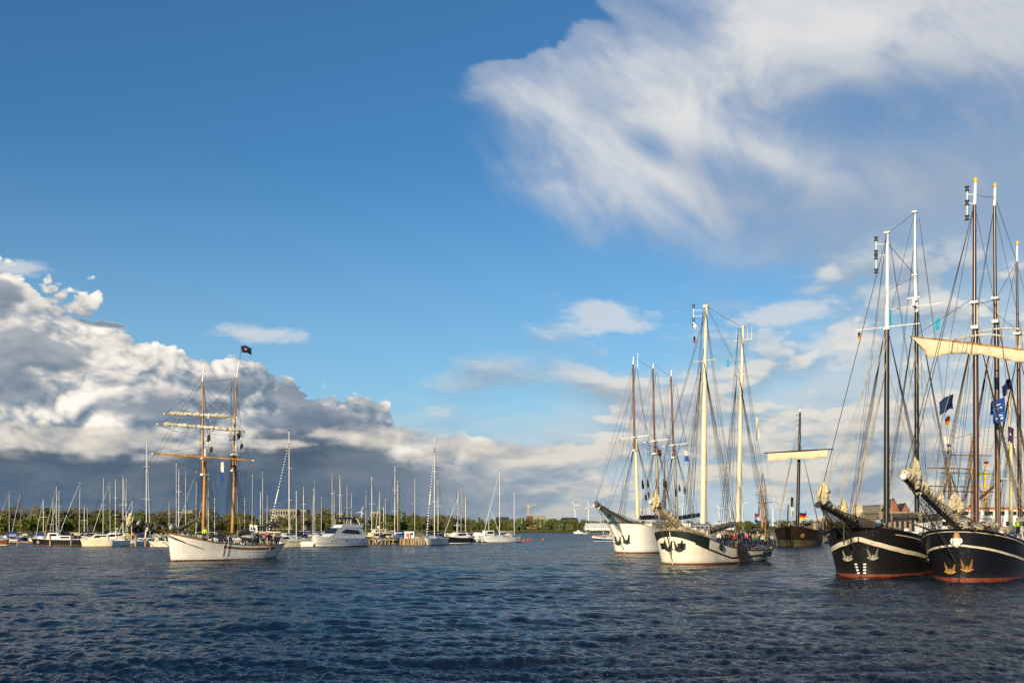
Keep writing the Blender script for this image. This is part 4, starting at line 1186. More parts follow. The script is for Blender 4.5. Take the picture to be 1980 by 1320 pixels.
s.stay(s.h.pt(0, 4.2, 1), mm[1], .035, True); s.shrouds(mm[0].x, mm[1].z, 4, .8, -.4, False, r=.028, light=True)
# castle with palisade boards
cz = 4.0
for i in range(9):
    for sd in (1, -1):
        p = s.h.pt(.66 + .035 * i, 3.6, sd); s.part('castle_board', MB().box((p.x, p.y, 4.35), (.62, .12, 1.5)), M['darkwood'] if i % 3 else M['greywood'])
for i in range(9):
    s.part('castle_board', MB().box((14.4, -3.9 + .97 * i, 4.35), (.12, .80, 1.5)), M['greywood'] if i % 3 == 1 else M['brownhull'])
s.part('castle_deck', MB().box((18, 0, 3.75), (7.4, 7.4, .15)), M['deck'])
s.spar('stern_post', Vector((21.5, 0, 4)), Vector((21.8, 0, 8.0)), .12, .08, M['darkwood'])
s.spar('bow_post', Vector((3.0, 1.5, 3.5)), s.pix(1524, 975, 1.5), .18, .12, M['darkwood'])
an = MB(); a0 = s.h.pt(.05, 2.4, -1, .15); s.part('bow_shield', MB().tube([a0, s.h.pt(.05, 2.4, -1, .3)], [.55, .5], 12), M['wood'])
s.clutter(0.2, 0.6, 16, .75, 469)
s.finish()

# ---- the white brigantine under way on the left
BR = Ship('brigantine', 'white two masted brigantine with orange varnished masts and sails furled on its yards', 'sailing ship',
          331, 1084, 40.7, Hull(15.6, 4.7, 3.5, 1.85, 2.0, tm=.74, bow_d=(.30, 1.9), bow_w=(.42, 1.5), rake=.45, tw=.45, so=1.2))
s = BR
hb = s.hullparts(M['planked'], M['red'], .14, .6, M['wood'], .06)
s.part('side_board', s.h.band(lambda t: s.h.sheer(t) - .62, lambda t: s.h.sheer(t) - .28, .03, .40, .90), M['wood'], hb)
s.part('rubbing_strake', s.h.band(lambda t: s.h.sheer(t) - .84, lambda t: s.h.sheer(t) - .76, .05, .05, 1), M['white'], hb)
s.part('bow_rail', s.h.band(lambda t: s.h.sheer(t) - .1, lambda t: s.h.sheer(t) + .1, .04, .0, .40), M['wood'], hb)
m1 = s.mast((393, 1030), [(397, 885, .24, .19, M['varnish'], 'lower_mast'), (395, 738, .15, .11, M['varnish'], 'topmast'), (395.5, 702, .09, .08, M['gloss'], 'mast_pole')])
m2 = s.mast((449, 1030), [(456, 878, .24, .18, M['varnish'], 'lower_mast'), (461, 730, .15, .10, M['varnish'], 'topmast'), (463, 696, .085, .075, M['gloss'], 'mast_pole')])
for m_ in (m1, m2):
    a = m_[1]
    s.part('mast_head', MB().tube([a - Vector((.05, 0, .25)), a + Vector((-.05, 0, 1.2))], .24, 8), M['gloss'])
    s.crosstree(a + Vector((0, 0, 2.0)), 1.5, r=.07)
    s.shrouds(m_[0].x, a.z, 4, .50, .0, True, r=.020); s.shrouds(m_[0].x, m_[2].z - .6, 2, .9, .5, False, r=.014)
    for sd in (1, -1): s.stay((a.x, sd * 1.4, a.z + 2.0), (m_[2].x, 0, m_[2].z), .016); s.stay((a.x, sd * 1.4, a.z + 2), (a.x + .3, sd * .2, a.z - 1.5), .016); s.stay((a.x + .1, sd * .8, a.z + 2), (m_[2].x, 0, m_[2].z - .3), .016)
    for sd in (1, -1):
        b_ = Vector((a.x + .5 * sd + .5, sd * .9, a.z + 3.0)); s.blocks.tube([b_, b_ - Vector((0, 0, .8))], .14, 6); s.blocks.tube([b_ + Vector((.2, -.3, -1.6)), b_ + Vector((.2, -.3, -2.2))], .13, 6)
    for k in range(3): s.stay((a.x + .2, .1, a.z - .5 - 1.5 * k), (a.x + .8 * k, .5 * k - .5, 2.2), .013, True)
ap = m2[3]; s.part('aerial', MB().tube([(m2[1].x - .5, 1.6, m2[1].z + 1.6), (m2[1].x - .5, 1.6, m2[1].z + 4)], .035, 4), M['gloss'])
def yard(p0, p1, r, m, sail=None, seed=0, rr=.2):
    a = s.facing(*p0, m1[0].x) + Vector((-.35, 0, 0)); b = s.facing(*p1, m1[0].x) + Vector((-.35, 0, 0)); c_ = a.lerp(b, .5)
    s.part('yard', MB().tube([a, a.lerp(b, .25), c_, a.lerp(b, .75), b], [r * .55, r * .9, r, r * .9, r * .55], 8), m)
    for e in (a, b): s.part('yard_cap', MB().tube([e, e + (e - c_).normalized() * .25], r * .5, 6), M['gloss'])
    if sail: s.part('furled_sail', MB().bundle([a.lerp(b, .07) + Vector((-.1, 0, .10)), c_ + Vector((-.15, 0, .12)), a.lerp(b, .93) + Vector((-.1, 0, .10))], rr, seed, .6, .22, .85, 10), sail)
    for f in (.2, .42, .62, .85):
        if sail: s.part('furled_sail', MB().bundle([a.lerp(b, f) + Vector((-.15, 0, 0)), a.lerp(b, f + .02) + Vector((-.2, 0, -.45 - .2 * math.sin(f * 40)))], rr * .7, seed + int(f * 100), .5, .2, 5, 8), sail) if f in (.42, .62) else None
    return a, b
y1 = yard((324, 800), (460, 807), .12, M['varnish'], M['canvas_w'], 51, .27); y2 = yard((311, 820), (479, 834), .14, M['wood'], M['canvas_w'], 52, .26); y3 = yard((301, 877), (492, 890), .15, M['varnish'])
for y_, zt_ in ((y1, m1[2] - Vector((0, 0, .5))), (y2, m1[2] - Vector((0, 0, 2.5))), (y3, m1[1] + Vector((0, 0, 1.5)))):
    for e in y_: s.stay(e, zt_, .014)
for y_ in (y2, y3):
    for e in y_: s.stay(e, (m2[0].x, 0, e.z - 2.5), .012, sag=.5)
for a, b in zip(y2 + y1, (y2[1], y2[0], y1[1], y1[0])): pass
for y_ in (y2, y1): s.stay(y_[0] + Vector((0, 0, -.1)), y_[0].lerp(y_[1], .48) + Vector((0, 0, -.4)), .012, sag=.5); s.stay(y_[1] + Vector((0, 0, -.1)), y_[0].lerp(y_[1], .52) + Vector((0, 0, -.4)), .012, sag=.5)
tip = s.pix(224, 1002); foot = Vector((1.6, 0, 3.1))
s.spar('bowsprit', foot, tip.lerp(foot, .40), .20, .16, M['wood']); s.spar('jib_boom', tip.lerp(foot, .55) + Vector((0, 0, .25)), tip, .13, .07, M['greywood'])
s.part('furled_jib', MB().bundle([tip.lerp(foot, .18) + Vector((0, 0, .2)), tip.lerp(foot, .5) + Vector((0, 0, .35)), tip.lerp(foot, .95) + Vector((0, 0, .5))], [.18, .3, .28], 61, .5, .25), M['canvas_g'])
jib_lump(s, s.pix(250, 1014), 1.7, .58, 62, M['canvas_y'], (.35, 0)); jib_lump(s, s.pix(264, 1016), 1.0, .42, 64, M['canvas'], (.5, 0)); jib_lump(s, s.pix(284, 1022), .9, .36, 63, M['canvas_g'], (.4, .2)); jib_lump(s, s.pix(300, 1022), 1.1, .42, 68, M['canvas_g'], (.2, .3)); jib_lump(s, s.pix(330, 1026), .9, .40, 69, M['canvas'], (.3, 0))
for q, t in ((0, m1[3] - Vector((0, 0, 1))), (.06, m1[2]), (.3, m1[2] - Vector((0, 0, 3))), (.5, m1[1] + Vector((0, 0, 2))), (.7, m1[1])): s.stay(tip.lerp(foot, q), t, .016)
s.stay(m1[2], m2[2], .016, sag=.15); s.stay(m2[2], m1[1] + Vector((0, 0, 2)), .016); s.stay(m2[1] + Vector((0, 0, 1)), m1[0] + Vector((0, 0, .3)), .016); s.stay(m2[2], m1[1] + Vector((0, 0, 6)), .014)
for sd in (1, -1): s.stay(tip, s.h.pt(.2, 1.6, sd, .1), .03); s.stay(tip.lerp(foot, .4), s.h.pt(.22, 1.5, sd, .1), .03)
s.stay(tip, s.h.pt(0, .3, 1), .03); s.stay(tip.lerp(foot, .45), s.h.pt(0, 1.8, 1), .03)
s.part('dolphin_striker', MB().tube([tip.lerp(foot, .45), tip.lerp(foot, .45) + Vector((-.2, 0, -1.4))], .07, 6), M['gloss'])
s.part('bow_fender', MB().ball(tip.lerp(foot, .44) + Vector((0, -.3, -.35)), .24), M['gloss'])
s.spar('gaff', s.pix(349, 1026), s.pix(389, 998) , .11, .08, M['wood']); s.part('furled_sail', MB().bundle([s.pix(327, 1024), s.pix(350, 1020), s.pix(382, 1004)], [.3, .26, .14], 65, .5, .25), M['canvas_g'])
s.spar('boom', Vector((m2[0].x + .3, 0, 2.9)), s.pix(549, 1009), .12, .08, M['greywood'])
s.part('furled_sail', MB().bundle([Vector((m2[0].x + .5, 0, 3.3)), s.pix(470, 1026), s.pix(545, 1007)], [.40, .34, .14], 66, .45, .25), M['canvas_g'])
s.part('furled_sail', MB().bundle([Vector((m1[0].x + .5, 0, 3.1)), Vector((m2[0].x - .3, 0, 3.2))], .28, 67, .5, .25), M['canvas_g'])
s.house(6.2, 8.2, .9, 1.4, .9, M['wood'], nwin=2); s.house(10.2, 12.2, 1.0, 1.2, .9, M['gloss'], nwin=2)
s.stanchions(.45, .99, 14, .6, M['iron'])
fm = MB(); rg_ = random.Random(5)
for i in range(420):
    t = rg_.random() ** 1.5 * .8; sd = -1 if rg_.random() < .75 else 1
    p = s.h.pt(t, .04, sd, rg_.random() ** 2 * .55 + .02); r_ = rg_.uniform(.03, .11); a_ = rg_.random() * 3
    p = Vector((p.x, p.y, .05 + rg_.random() * .07)); fm.add([p + Vector((r_ * 2 * math.cos(a_ + k * 2.1), r_ * 1.2 * math.sin(a_ + k * 2.1), .02 * k)) for k in range(3)], [(0, 1, 2)])
fo = fm.build('foam', M['gloss'], None, kind='stuff'); fo.location = s.P; fo.rotation_euler = s.root.rotation_euler
for k in (-1, 1): s.part('rope_ladder', MB().line(s.h.pt(.42 + .02 * k, 2.3, -1, .1), s.h.pt(.40 + .02 * k, .5, -1, .1), .03), M['ropelight'])
s.clutter(0.12, 0.95, 44, .75, 524)
s.finish()
# ------------------------------------------------------------------ land and far shore
def shore_y(x):
    """distance of the far waterline for a world x"""
    px = 990 + F * x / 600.0
    pts = [(-4000, 420), (-400, 430), (300, 470), (600, 540), (800, 600), (950, 650), (1180, 665), (1400, 700), (1600, 700), (2400, 620), (6000, 600)]
    for (a, ya), (b, yb) in zip(pts, pts[1:]):
        if a <= px <= b: return ya + (yb - ya) * (px - a) / (b - a)
    return 600
def build_land():
    xs = [-2600 + 20 * i for i in range(261)]
    rows = []
    for k, (dy, z) in enumerate(((0, -.6), (1.5, .25), (4, .7), (14, 1.1), (60, 1.6), (300, 2.0), (2000, 2.2), (12000, 1.0))):
        r = []
        for x in xs:
            j = mnoise.noise(Vector((x * .012, 3, 0))) * 9 + mnoise.noise(Vector((x * .06, 7, 0))) * 2.5
            sp = 1 + (dy / 2500) * 3
            hill = 0
            if dy == 2000: hill = 0
            r.append((x * sp, shore_y(x) + dy + j, z + .25 * mnoise.noise(Vector((x * .08, dy * .1, 1))) * (k > 1) + hill))
        rows.append(r)
    o = MB().grid(rows).build('land', M['land'], None, kind='structure')
build_land()

rnd = random.Random(12)
def leafcloud(center, rad, n, size, rg, flat=1.0, mb=None):
    """leaf clumps spread through an uneven crown: small bent faces"""
    mb = mb or MB()
    for _ in range(n):
        d = Vector((rg.gauss(0, 1), rg.gauss(0, 1), rg.gauss(0, 1))).normalized()
        q = rg.random() ** .38
        p = Vector(center) + Vector((d.x * rad[0], d.y * rad[1], d.z * rad[2])) * q
        s = size * rg.uniform(.6, 1.35)
        a = Vector((rg.gauss(0, 1), rg.gauss(0, 1), rg.gauss(0, .6) * flat)).normalized(); b = a.orthogonal().normalized()
        b = (Matrix.Rotation(rg.random() * 6.28, 3, a) @ b); c_ = a.cross(b)
        mb.add([p - b * s, p + c_ * s * .7 + a * s * .25, p + b * s, p - c_ * s * .7 - a * s * .2], [(0, 1, 2, 3)])
    return mb
def tree_mesh(kind, seed):
    rg = random.Random(seed); tr = MB(); cr = MB()
    h = 1.0
    if kind == 'broad':
        tr.tube([(0, 0, -.05), (.01, 0, .25), (.02, .01, .6)], [.035, .026, .012], 6)
        for i in range(5):
            a = i * 1.26 + rg.random(); tr.tube([(.01, 0, .25 + .05 * i), (.16 * math.cos(a), .16 * math.sin(a), .5 + .05 * i)], [.014, .005], 5)
        for i in range(9):
            a = rg.random() * 6.28; q = rg.uniform(.04, .24)
            leafcloud((q * math.cos(a), q * math.sin(a), rg.uniform(.30, .84)), (rg.uniform(.10, .19), rg.uniform(.10, .19), rg.uniform(.08, .15)), 95, .030, rg, mb=cr)
    elif kind == 'airy':
        tr.tube([(0, 0, -.05), (.01, 0, .45), (0, .02, .95)], [.024, .016, .004], 6)
        for i in range(11):
            a = rg.random() * 6.28; z = .25 + .055 * i; q = rg.uniform(.10, .20)
            tr.tube([(0, 0, z), (q * math.cos(a), q * math.sin(a), z + rg.uniform(.12, .25))], [.008, .002], 4)
            leafcloud((q * math.cos(a), q * math.sin(a), z + .16), (.10, .10, .12), 42, .020, rg, mb=cr)
        leafcloud((0, 0, .8), (.11, .11, .18), 70, .020, rg, mb=cr)
    elif kind == 'poplar':
        tr.tube([(0, 0, -.05), (0, 0, .9)], [.03, .005], 6)
        for i in range(8): leafcloud((rg.uniform(-.03, .03), rg.uniform(-.03, .03), .16 + .1 * i), (.12 - .008 * i, .12 - .008 * i, .09), 75, .026, rg, mb=cr)
    else:   # low round bush
        for i in range(4): tr.tube([(0, 0, -.05), (rg.uniform(-.2, .2), rg.uniform(-.2, .2), .5)], [.03, .008], 5)
        for i in range(8):
            a = rg.random() * 6.28; q = rg.uniform(.1, .5)
            leafcloud((q * math.cos(a), q * math.sin(a), rg.uniform(.22, .62)), (.26, .26, .26), 85, .055, rg, mb=cr)
    return tr, cr
TREES = {}
for kind, mats, n in (('broad', ('leaf_a', 'leaf_d', 'leaf_b'), 2), ('airy', ('leaf_b', 'leaf_a'), 2), ('poplar', ('leaf_a',), 1), ('bush', ('leaf_d', 'leaf_c', 'leaf_a'), 2)):
    for i in range(n):
        tr, cr = tree_mesh(kind, 31 * i + len(kind))
        tm = tr.mesh('trunk', M['bark'])
        for mt in mats:
            TREES.setdefault((kind, mt), []).append((tm, cr.mesh('crown', M[mt], False)))
LBL = {('broad', 'leaf_a'): 'rounded green tree', ('broad', 'leaf_d'): 'rounded dark green tree', ('broad', 'leaf_b'): 'rounded olive brown tree',
       ('airy', 'leaf_b'): 'thin brownish half bare tree', ('airy', 'leaf_a'): 'thin green loosely leaved tree',
       ('poplar', 'leaf_a'): 'slender upright green tree', ('bush', 'leaf_d'): 'dark green bank bush', ('bush', 'leaf_c'): 'pale silvery willow bush', ('bush', 'leaf_a'): 'round green bank bush'}
NEAR = [(-200, 'beyond the blue canopied cruiser'), (70, 'beyond the black fishing boat'), (150, 'beyond the cream cruiser'), (225, 'beyond the round sterned yacht'), (300, 'behind the brigantine bowsprit'), (360, 'behind the brigantine foremast'), (425, 'behind the brigantine mainmast'), (480, 'behind the brigantine stern'), (540, 'beside the pale apartment blocks'), (610, 'behind the motor yacht'), (690, 'behind the trawler yacht'), (770, 'behind the boarded jetty'), (820, 'behind the yacht with blue striped stay'), (880, 'behind the fishing cutter'), (945, 'behind the white ketch'),
        (995, 'below the yellow crane'), (1060, 'near the leftmost turbine'), (1120, 'above the white boat tent'), (1180, 'behind the white three master'), (1330, 'behind the cream masts'), (1440, 'behind the white schooner stern'), (1500, 'behind the brown cog'), (1590, 'between cog and black schooner'), (1680, 'behind the black hulls')]
def near(loc):
    px = 990 + F * loc[0] / loc[1]
    return [w for a, w in NEAR if a <= px or a == -200][-1]
def put_tree(kind, mt, loc, h, wid=1.0):
    tm, cm = rnd.choice(TREES[(kind, mt)])
    t = thing('bush' if kind == 'bush' else 'tree', LBL[(kind, mt)] + ' ' + near(loc), 'bush' if kind == 'bush' else 'tree', loc, rnd.random() * 6.28, 'bushes along the bank' if kind == 'bush' else 'trees along the far shore')
    t.scale = (h * wid, h * wid, h)
    for nm, me in (('trunk', tm), ('crown', cm)):
        o = bpy.data.objects.new(nm, me); col.objects.link(o); o.parent = t
# crest of the tree line as the photograph shows it (px, py)
CREST = [(-120, 976), (0, 974), (30, 974), (60, 979), (95, 975), (140, 979), (200, 980), (260, 980), (320, 983), (400, 984), (480, 986), (520, 990), (600, 991), (625, 978), (640, 985), (690, 990), (720, 995), (755, 985), (775, 984), (800, 989), (850, 992), (880, 993), (905, 996), (940, 1000), (985, 1003), (1005, 995), (1020, 1000), (1080, 1000), (1120, 1002), (1180, 1002), (1300, 1003), (1400, 1004), (1480, 1003), (1560, 997), (1600, 998), (1640, 1003), (1740, 1006), (2000, 1004), (2200, 1002)]
def crest(px):
    for (a, ya), (b, yb) in zip(CREST, CREST[1:]):
        if a <= px <= b: return ya + (yb - ya) * (px - a) / (b - a)
    return 990
def plant_row(px0, px1, step, dy0, dy1, kinds, frac0, frac1, wid=1.0):
    px = px0
    while px < px1:
        p = px + rnd.uniform(-.4, .4) * step
        x0 = (p - 990) / F * 560; Y = shore_y(x0) + rnd.uniform(dy0, dy1)
        w = at(p, HZ, Y)
        top = EYE + (HZ - crest(p)) / F * Y
        h = (top - 1.2) * rnd.uniform(frac0, frac1)
        k = rnd.choice(kinds)
        put_tree(*k, (w.x, Y, 1.0), max(2.0, h), wid * rnd.uniform(.85, 1.25))
        px += step * rnd.uniform(.8, 1.2)
plant_row(-90, 640, 12.5, 40, 75, [('airy', 'leaf_b'), ('airy', 'leaf_b'), ('broad', 'leaf_b'), ('broad', 'leaf_a')], .86, 1.06, 1.25)
plant_row(-90, 660, 15, 18, 32, [('bush', 'leaf_d'), ('broad', 'leaf_d'), ('bush', 'leaf_a'), ('broad', 'leaf_a')], .55, .80, 1.15)
plant_row(640, 1000, 9.5, 35, 70, [('broad', 'leaf_a'), ('broad', 'leaf_d'), ('poplar', 'leaf_a'), ('broad', 'leaf_b')], .88, 1.08, 1.25)
plant_row(650, 1000, 14, 12, 26, [('bush', 'leaf_d'), ('bush', 'leaf_a'), ('broad', 'leaf_d')], .45, .72, 1.1)
plant_row(985, 1180, 7.0, 25, 60, [('broad', 'leaf_a'), ('broad', 'leaf_d'), ('poplar', 'leaf_a')], .85, 1.08, 1.3)
plant_row(1180, 1640, 13.5, 60, 120, [('broad', 'leaf_a'), ('broad', 'leaf_d'), ('bush', 'leaf_a')], .80, 1.05, 1.5)
plant_row(1640, 2150, 22, 60, 120, [('broad', 'leaf_a'), ('broad', 'leaf_d')], .80, 1.05, 1.6)
for px, h in ((995, 8), (1000, 7), (1080, 6), (1092, 7)): put_tree('bush', 'leaf_c', (at(px, HZ, 662).x, 668, .8), h, 1.1)
# reeds and long grass along the water's edge
rd = MB(); rg = random.Random(8)
for i in range(14000):
    x = rg.uniform(-330, 330); y = shore_y(x) + 4 + rg.random() ** 2 * 20 + mnoise.noise(Vector((x * .012, 3, 0))) * 9
    h = rg.uniform(.7, 1.7); a = rg.random() * 3.14; w = rg.uniform(.15, .4)
    rd.add([(x - w * math.cos(a), y - w * math.sin(a), .5), (x + w * math.cos(a), y + w * math.sin(a), .5), (x + rg.gauss(0, .25), y + rg.gauss(0, .2), .5 + h)], [(0, 1, 2)])
rd.build('reed_bed', M['reeds'], None, smooth=False, kind='stuff')

# ------------------------------------------------------------------ far buildings
def building(name, label, cat, px0, px1, ytop, Y, dep, wallm, roofm=None, roof='flat', rows=0, cols=0, ridge=3.0, base=1.2, ang=0.0):
    a, b = at(px0, HZ, Y), at(px1, HZ, Y); w = b.x - a.x; ht = EYE + (HZ - ytop) / F * Y - base
    t = thing(name, label, cat, ((a.x + b.x) / 2, Y + dep / 2, base), R(ang))
    eave = ht - (ridge if roof != 'flat' else 0)
    MB().box((0, 0, eave / 2), (w, dep, eave)).build('wall', wallm, t, smooth=False)
    if roof == 'flat': MB().box((0, 0, eave + .2), (w + .6, dep + .6, .4)).build('roof', roofm or M['pale_wall'], t, smooth=False)
    elif roof == 'gable_front':
        m = MB(); m.add([(-w / 2, -dep / 2, eave), (w / 2, -dep / 2, eave), (0, -dep / 2, ht), (-w / 2, dep / 2, eave), (w / 2, dep / 2, eave), (0, dep / 2, ht)], [(0, 1, 2), (5, 4, 3)]); m.build('gable', wallm, t, smooth=False)
        m = MB()
        for sg in (-1, 1): m.add([(sg * (w / 2 + .4), -dep / 2 - .3, eave - .3), (0, -dep / 2 - .3, ht + .1), (0, dep / 2 + .3, ht + .1), (sg * (w / 2 + .4), dep / 2 + .3, eave - .3)], [(0, 1, 2, 3)])
        m.build('roof', roofm, t, smooth=False)
    else:
        m = MB(); m.slab([(-w / 2 - .4, 0), (w / 2 + .4, 0), (w / 2 - w * .06, ridge), (-w / 2 + w * .06, ridge)], [dep / 2 + .3, dep / 2 + .3, .2, .2])
        m.v = [(x, y, z + eave + .02) for x, y, z in m.v]; m.build('roof', roofm, t, smooth=False)
    for r_ in range(rows):
        for c_ in range(cols):
            x = -w / 2 + w * (c_ + .5) / cols; z = eave * (r_ + .55) / rows
            MB().box((x, -dep / 2 - .02, z), (w / cols * .5, .12, eave / rows * .45)).build('window', M['glass'], t, smooth=False)
    return t
building('apartment_building', 'long pale flat roofed building above the trees behind the brigantine', 'building', 522, 572, 985, 700, 14, M['pale_wall'], rows=3, cols=10)
building('apartment_building', 'second pale flat roofed block beside the striped stay mast', 'building', 574, 592, 986, 705, 14, M['pale_wall'], rows=3, cols=4)
building('house', 'pale house in the trees beyond the motor yacht', 'building', 716, 736, 988, 720, 12, M['pale_wall'], M['slate'], rows=2, cols=3)
building('house', 'small pale flat roofed house in the trees above the brigantine yard', 'building', 352, 372, 987, 640, 10, M['pale_wall'], rows=2, cols=3)
building('house', 'red roofed house in the wood under the yellow crane', 'house', 1018, 1031, 997, 860, 14, M['brick'], M['redroof'], 'hip', 1, 2, 4)
building('house', 'long white roofed hall beyond the wood right of the red house', 'building', 1033, 1056, 997, 900, 16, M['pale_wall'], rows=1, cols=6)
building('house', 'dark roofed house among trees left of the crane', 'house', 958, 985, 999, 860, 14, M['sparrust'], M['slate'], 'hip', 1, 3, 4)
building('house', 'brown roofed long house in the wood beneath the wind turbines', 'house', 1085, 1118, 1000, 880, 14, M['sparrust'], M['slate'], 'hip', 1, 3, 3.5)
building('boat_tent', 'long white boat tent on the far bank behind the teal net', 'tent', 1131, 1180, 1011, 678, 14, M['gloss'], M['gloss'], 'hip', 0, 0, 3.2)
building('harbour_shed', 'low white shed on the far bank between cream masts', 'building', 1382, 1420, 1008, 730, 12, M['gloss'], M['gloss'], 'hip', 0, 0, 2.5)
building('warehouse', 'red brick gabled warehouse with dark roof behind the black schooner', 'building', 1733, 1757, 963, 330, 22, M['brick'], M['slate'], 'gable_front', 3, 3, 5.0, ang=-14)
building('warehouse', 'lower red brick gabled warehouse beside the larger one', 'building', 1757, 1776, 972, 345, 22, M['brick'], M['slate'], 'gable_front', 2, 2, 4.0, ang=-14)
building('harbour_hall', 'pale flat roofed hall left of the brick warehouse', 'building', 1702, 1734, 977, 350, 18, M['pale_wall'], rows=2, cols=5)
building('harbour_hall', 'low sand coloured hall beside the brick chimney', 'building', 1676, 1704, 995, 420, 18, M['pale_wall'], rows=1, cols=4)
building('quay_building', 'long low terrace with dark windows on the quay behind the black schooner', 'building', 1700, 1790, 992, 240, 10, M['greywood'], M['greywood'], rows=1, cols=9)
ch = thing('chimney', 'tall thin brick chimney rising beside the sand coloured hall', 'chimney', at(1674, HZ, 440).xy.to_3d())
MB().tube([(0, 0, .5), (0, 0, 12.6)], [1.2, .85], 10).build('shaft', M['brick'], ch); MB().tube([(0, 0, 12.6), (0, 0, 13.2)], [1.05, 1.05], 10).build('cap', M['brick'], ch)
qy = MB().box((135, 330, .6), (110, 190, 1.6)); qy.build('quay', M['greywood'], None, smooth=False, kind='structure')

# ------------------------------------------------------------------ wind turbines, crane
TURB = [(1112, 977, 10, 'leftmost wind turbine above the wood, two blades wide'), (1138, 978, 100, 'second wind turbine above the wood beside a teal netted bowsprit'), (1241, 986, 130, 'low wind turbine between a cream mast and a brown mast'), (1391, 983, 5, 'wind turbine just past the tallest cream mast'),
        (1412, 980, 80, 'wind turbine with blade raised between the cream masts'), (1436, 975, 30, 'wind turbine partly hidden by the after cream mast'), (1473, 976, 50, 'wind turbine behind the orange bare mast'), (1495, 974, 90, 'clear wind turbine with blade straight up beside the cog'), (699, 989, 70, 'small distant wind turbine beyond the marina behind the motor yacht'), (1320, 978, 70, 'wind turbine behind the dark furled sails of the three master')]
for px, hy, rot, lab in TURB:
    Y = 2600; hub = at(px, hy, Y); t = thing('wind_turbine', lab, 'wind turbine', (hub.x, Y, 1.5), 0, 'wind turbines on the horizon')
    hz_ = hub.z - 1.5
    MB().tube([(0, 1.5, 0), (0, 1.5, hz_)], [1.9, 1.1], 10).build('tower', M['turbine'], t)
    MB().box((0, 1.2, hz_ + .3), (2.4, 6.5, 2.4)).build('nacelle', M['turbine'], t); MB().ball((0, -2.6, hz_), 1.3).build('hub', M['turbine'], t)
    bl = 19.5
    for k in range(3):
        a = R(rot + 120 * k); d = Vector((math.cos(a), 0, math.sin(a))); o = Vector((0, -2.6, hz_)); n = Vector((-d.z, 0, d.x))
        rows = [[o + d * (bl * f) + n * c_ + Vector((0, th, 0)) for c_, th in ((-w * .3, 0), (0, .35 * w), (w * .7, 0), (0, -.3 * w))] for f, w in ((.02, .8), (.12, 1.9), (.3, 1.7), (.6, 1.1), (.80, .8))]
        MB().grid(rows, True).build('blade', M['turbine'], t)
        rows = [[o + d * (bl * f) + n * c_ + Vector((0, th, 0)) for c_, th in ((-w * .3, 0), (0, .35 * w), (w * .7, 0), (0, -.3 * w))] for f, w in ((.80, .82), (.9, .65), (1, .2))]
        MB().grid(rows, True).build('blade_tip', M['buoyred'], t)
c0 = at(1022, HZ, 1250); h_ = EYE + (HZ - 979) / F * 1250
t = thing('tower_crane', 'pale yellow tower crane standing beyond the far wood', 'crane', (c0.x, 1250, 1.5))
def lattice(a, b, w, n):
    m = MB(); a, b = Vector(a), Vector(b); d = (b - a).normalized(); e1 = d.orthogonal().normalized(); e2 = d.cross(e1)
    cs = [e1 * w + e2 * w, e1 * w - e2 * w, -e1 * w - e2 * w, -e1 * w + e2 * w]
    for c_ in cs: m.tube([a + c_, b + c_], .16, 4)
    for i in range(n):
        for k in range(4): m.line(a.lerp(b, i / n) + cs[k], a.lerp(b, (i + 1) / n) + cs[(k + 1) % 4], .1)
    return m
lattice((0, 0, 0), (0, 0, h_), 1.0, 12).build('mast', M['paleyellow'], t); lattice((-5, 0, h_), (11, 0, h_ + .6), .6, 8).build('jib', M['paleyellow'], t)
MB().box((-5, 0, h_ - 1.4), (3, 2, 2.2)).build('counterweight', M['greywood'], t); MB().box((.5, -1.2, h_ - 1.6), (1.6, 1.6, 2.2)).build('cab', M['paleyellow'], t)

# ------------------------------------------------------------------ masts and ships moored beyond the big ones
def far_ship(name, label, px, Y, masts, hullm, theta=60, L=22, B=6, zb=3.2, extra=None):
    sh = Ship(name, label, 'sailing ship', px, HZ + EYE * F / Y, theta, Hull(L, B, zb, zb * .62, zb * .8))
    sh.hullparts(hullm, M['rust'], .2, .5)
    if L > 14: sh.house(L * .5, L * .75, B * .28, zb * .6, 1.6)
    prev = None
    for (x, top, r, mm, topm, yards) in masts:
        bx = sh.sx(x); a = Vector((bx, 0, zb * .5)); z = EYE + (HZ - top) / F * sh.Yat(bx); b = Vector((bx, 0, z))
        k = a.lerp(b, .68)
        sh.spar('lower_mast', a, k, r, r * .8, mm); sh.spar('topmast', k - Vector((r, 0, 1.0)), b - Vector((r, 0, 0)), r * .6, r * .4, topm)
        sh.crosstree(k, 1.6, M['greywood'])
        sh.shrouds(bx, k.z, 4, .6, .2, True, r=.024); sh.shrouds(bx + .3, b.z - .4, 2, 1.0, .6, False, r=.018)
        for yy, half in yards:
            q = Vector((bx - r - .15, 0, EYE + (HZ - yy) / F * sh.Yat(bx))); l_ = sh.local(sh.world(q) + Vector((-half, .2 * half, .1))); r_ = sh.local(sh.world(q) + Vector((half, -.2 * half, -.1)))
            sh.part('yard', MB().tube([l_, q, r_], [.07, .13, .07], 6), mm if mm is not M['spardark'] else M['greywood'])
        if prev: sh.stay(prev, b, .02, sag=.1)
        prev = b
    sh.spar('bowsprit', Vector((1.5, 0, zb)), Vector((-6, 0, zb + 2.0)), .18, .1, M['wood'])
    if masts: sh.stay(Vector((-6, 0, zb + 2)), (sh.sx(masts[0][0]), 0, EYE + (HZ - masts[0][1]) / F * Y), .02)
    if extra: extra(sh)
    sh.finish(); return sh
far_ship('moored_sailing_ship', 'sailing ship with orange brown masts seen between the black hulls', 1800, 150, [(1836, 848, .26, M['wood'], M['varnish'], ((905, 3.0), (940, 4.0))), (1880, 838, .26, M['wood'], M['varnish'], ((880, 3.0), (915, 3.5), (950, 4.5)))], M['black'], 62, 26, 6.5, 3.4)
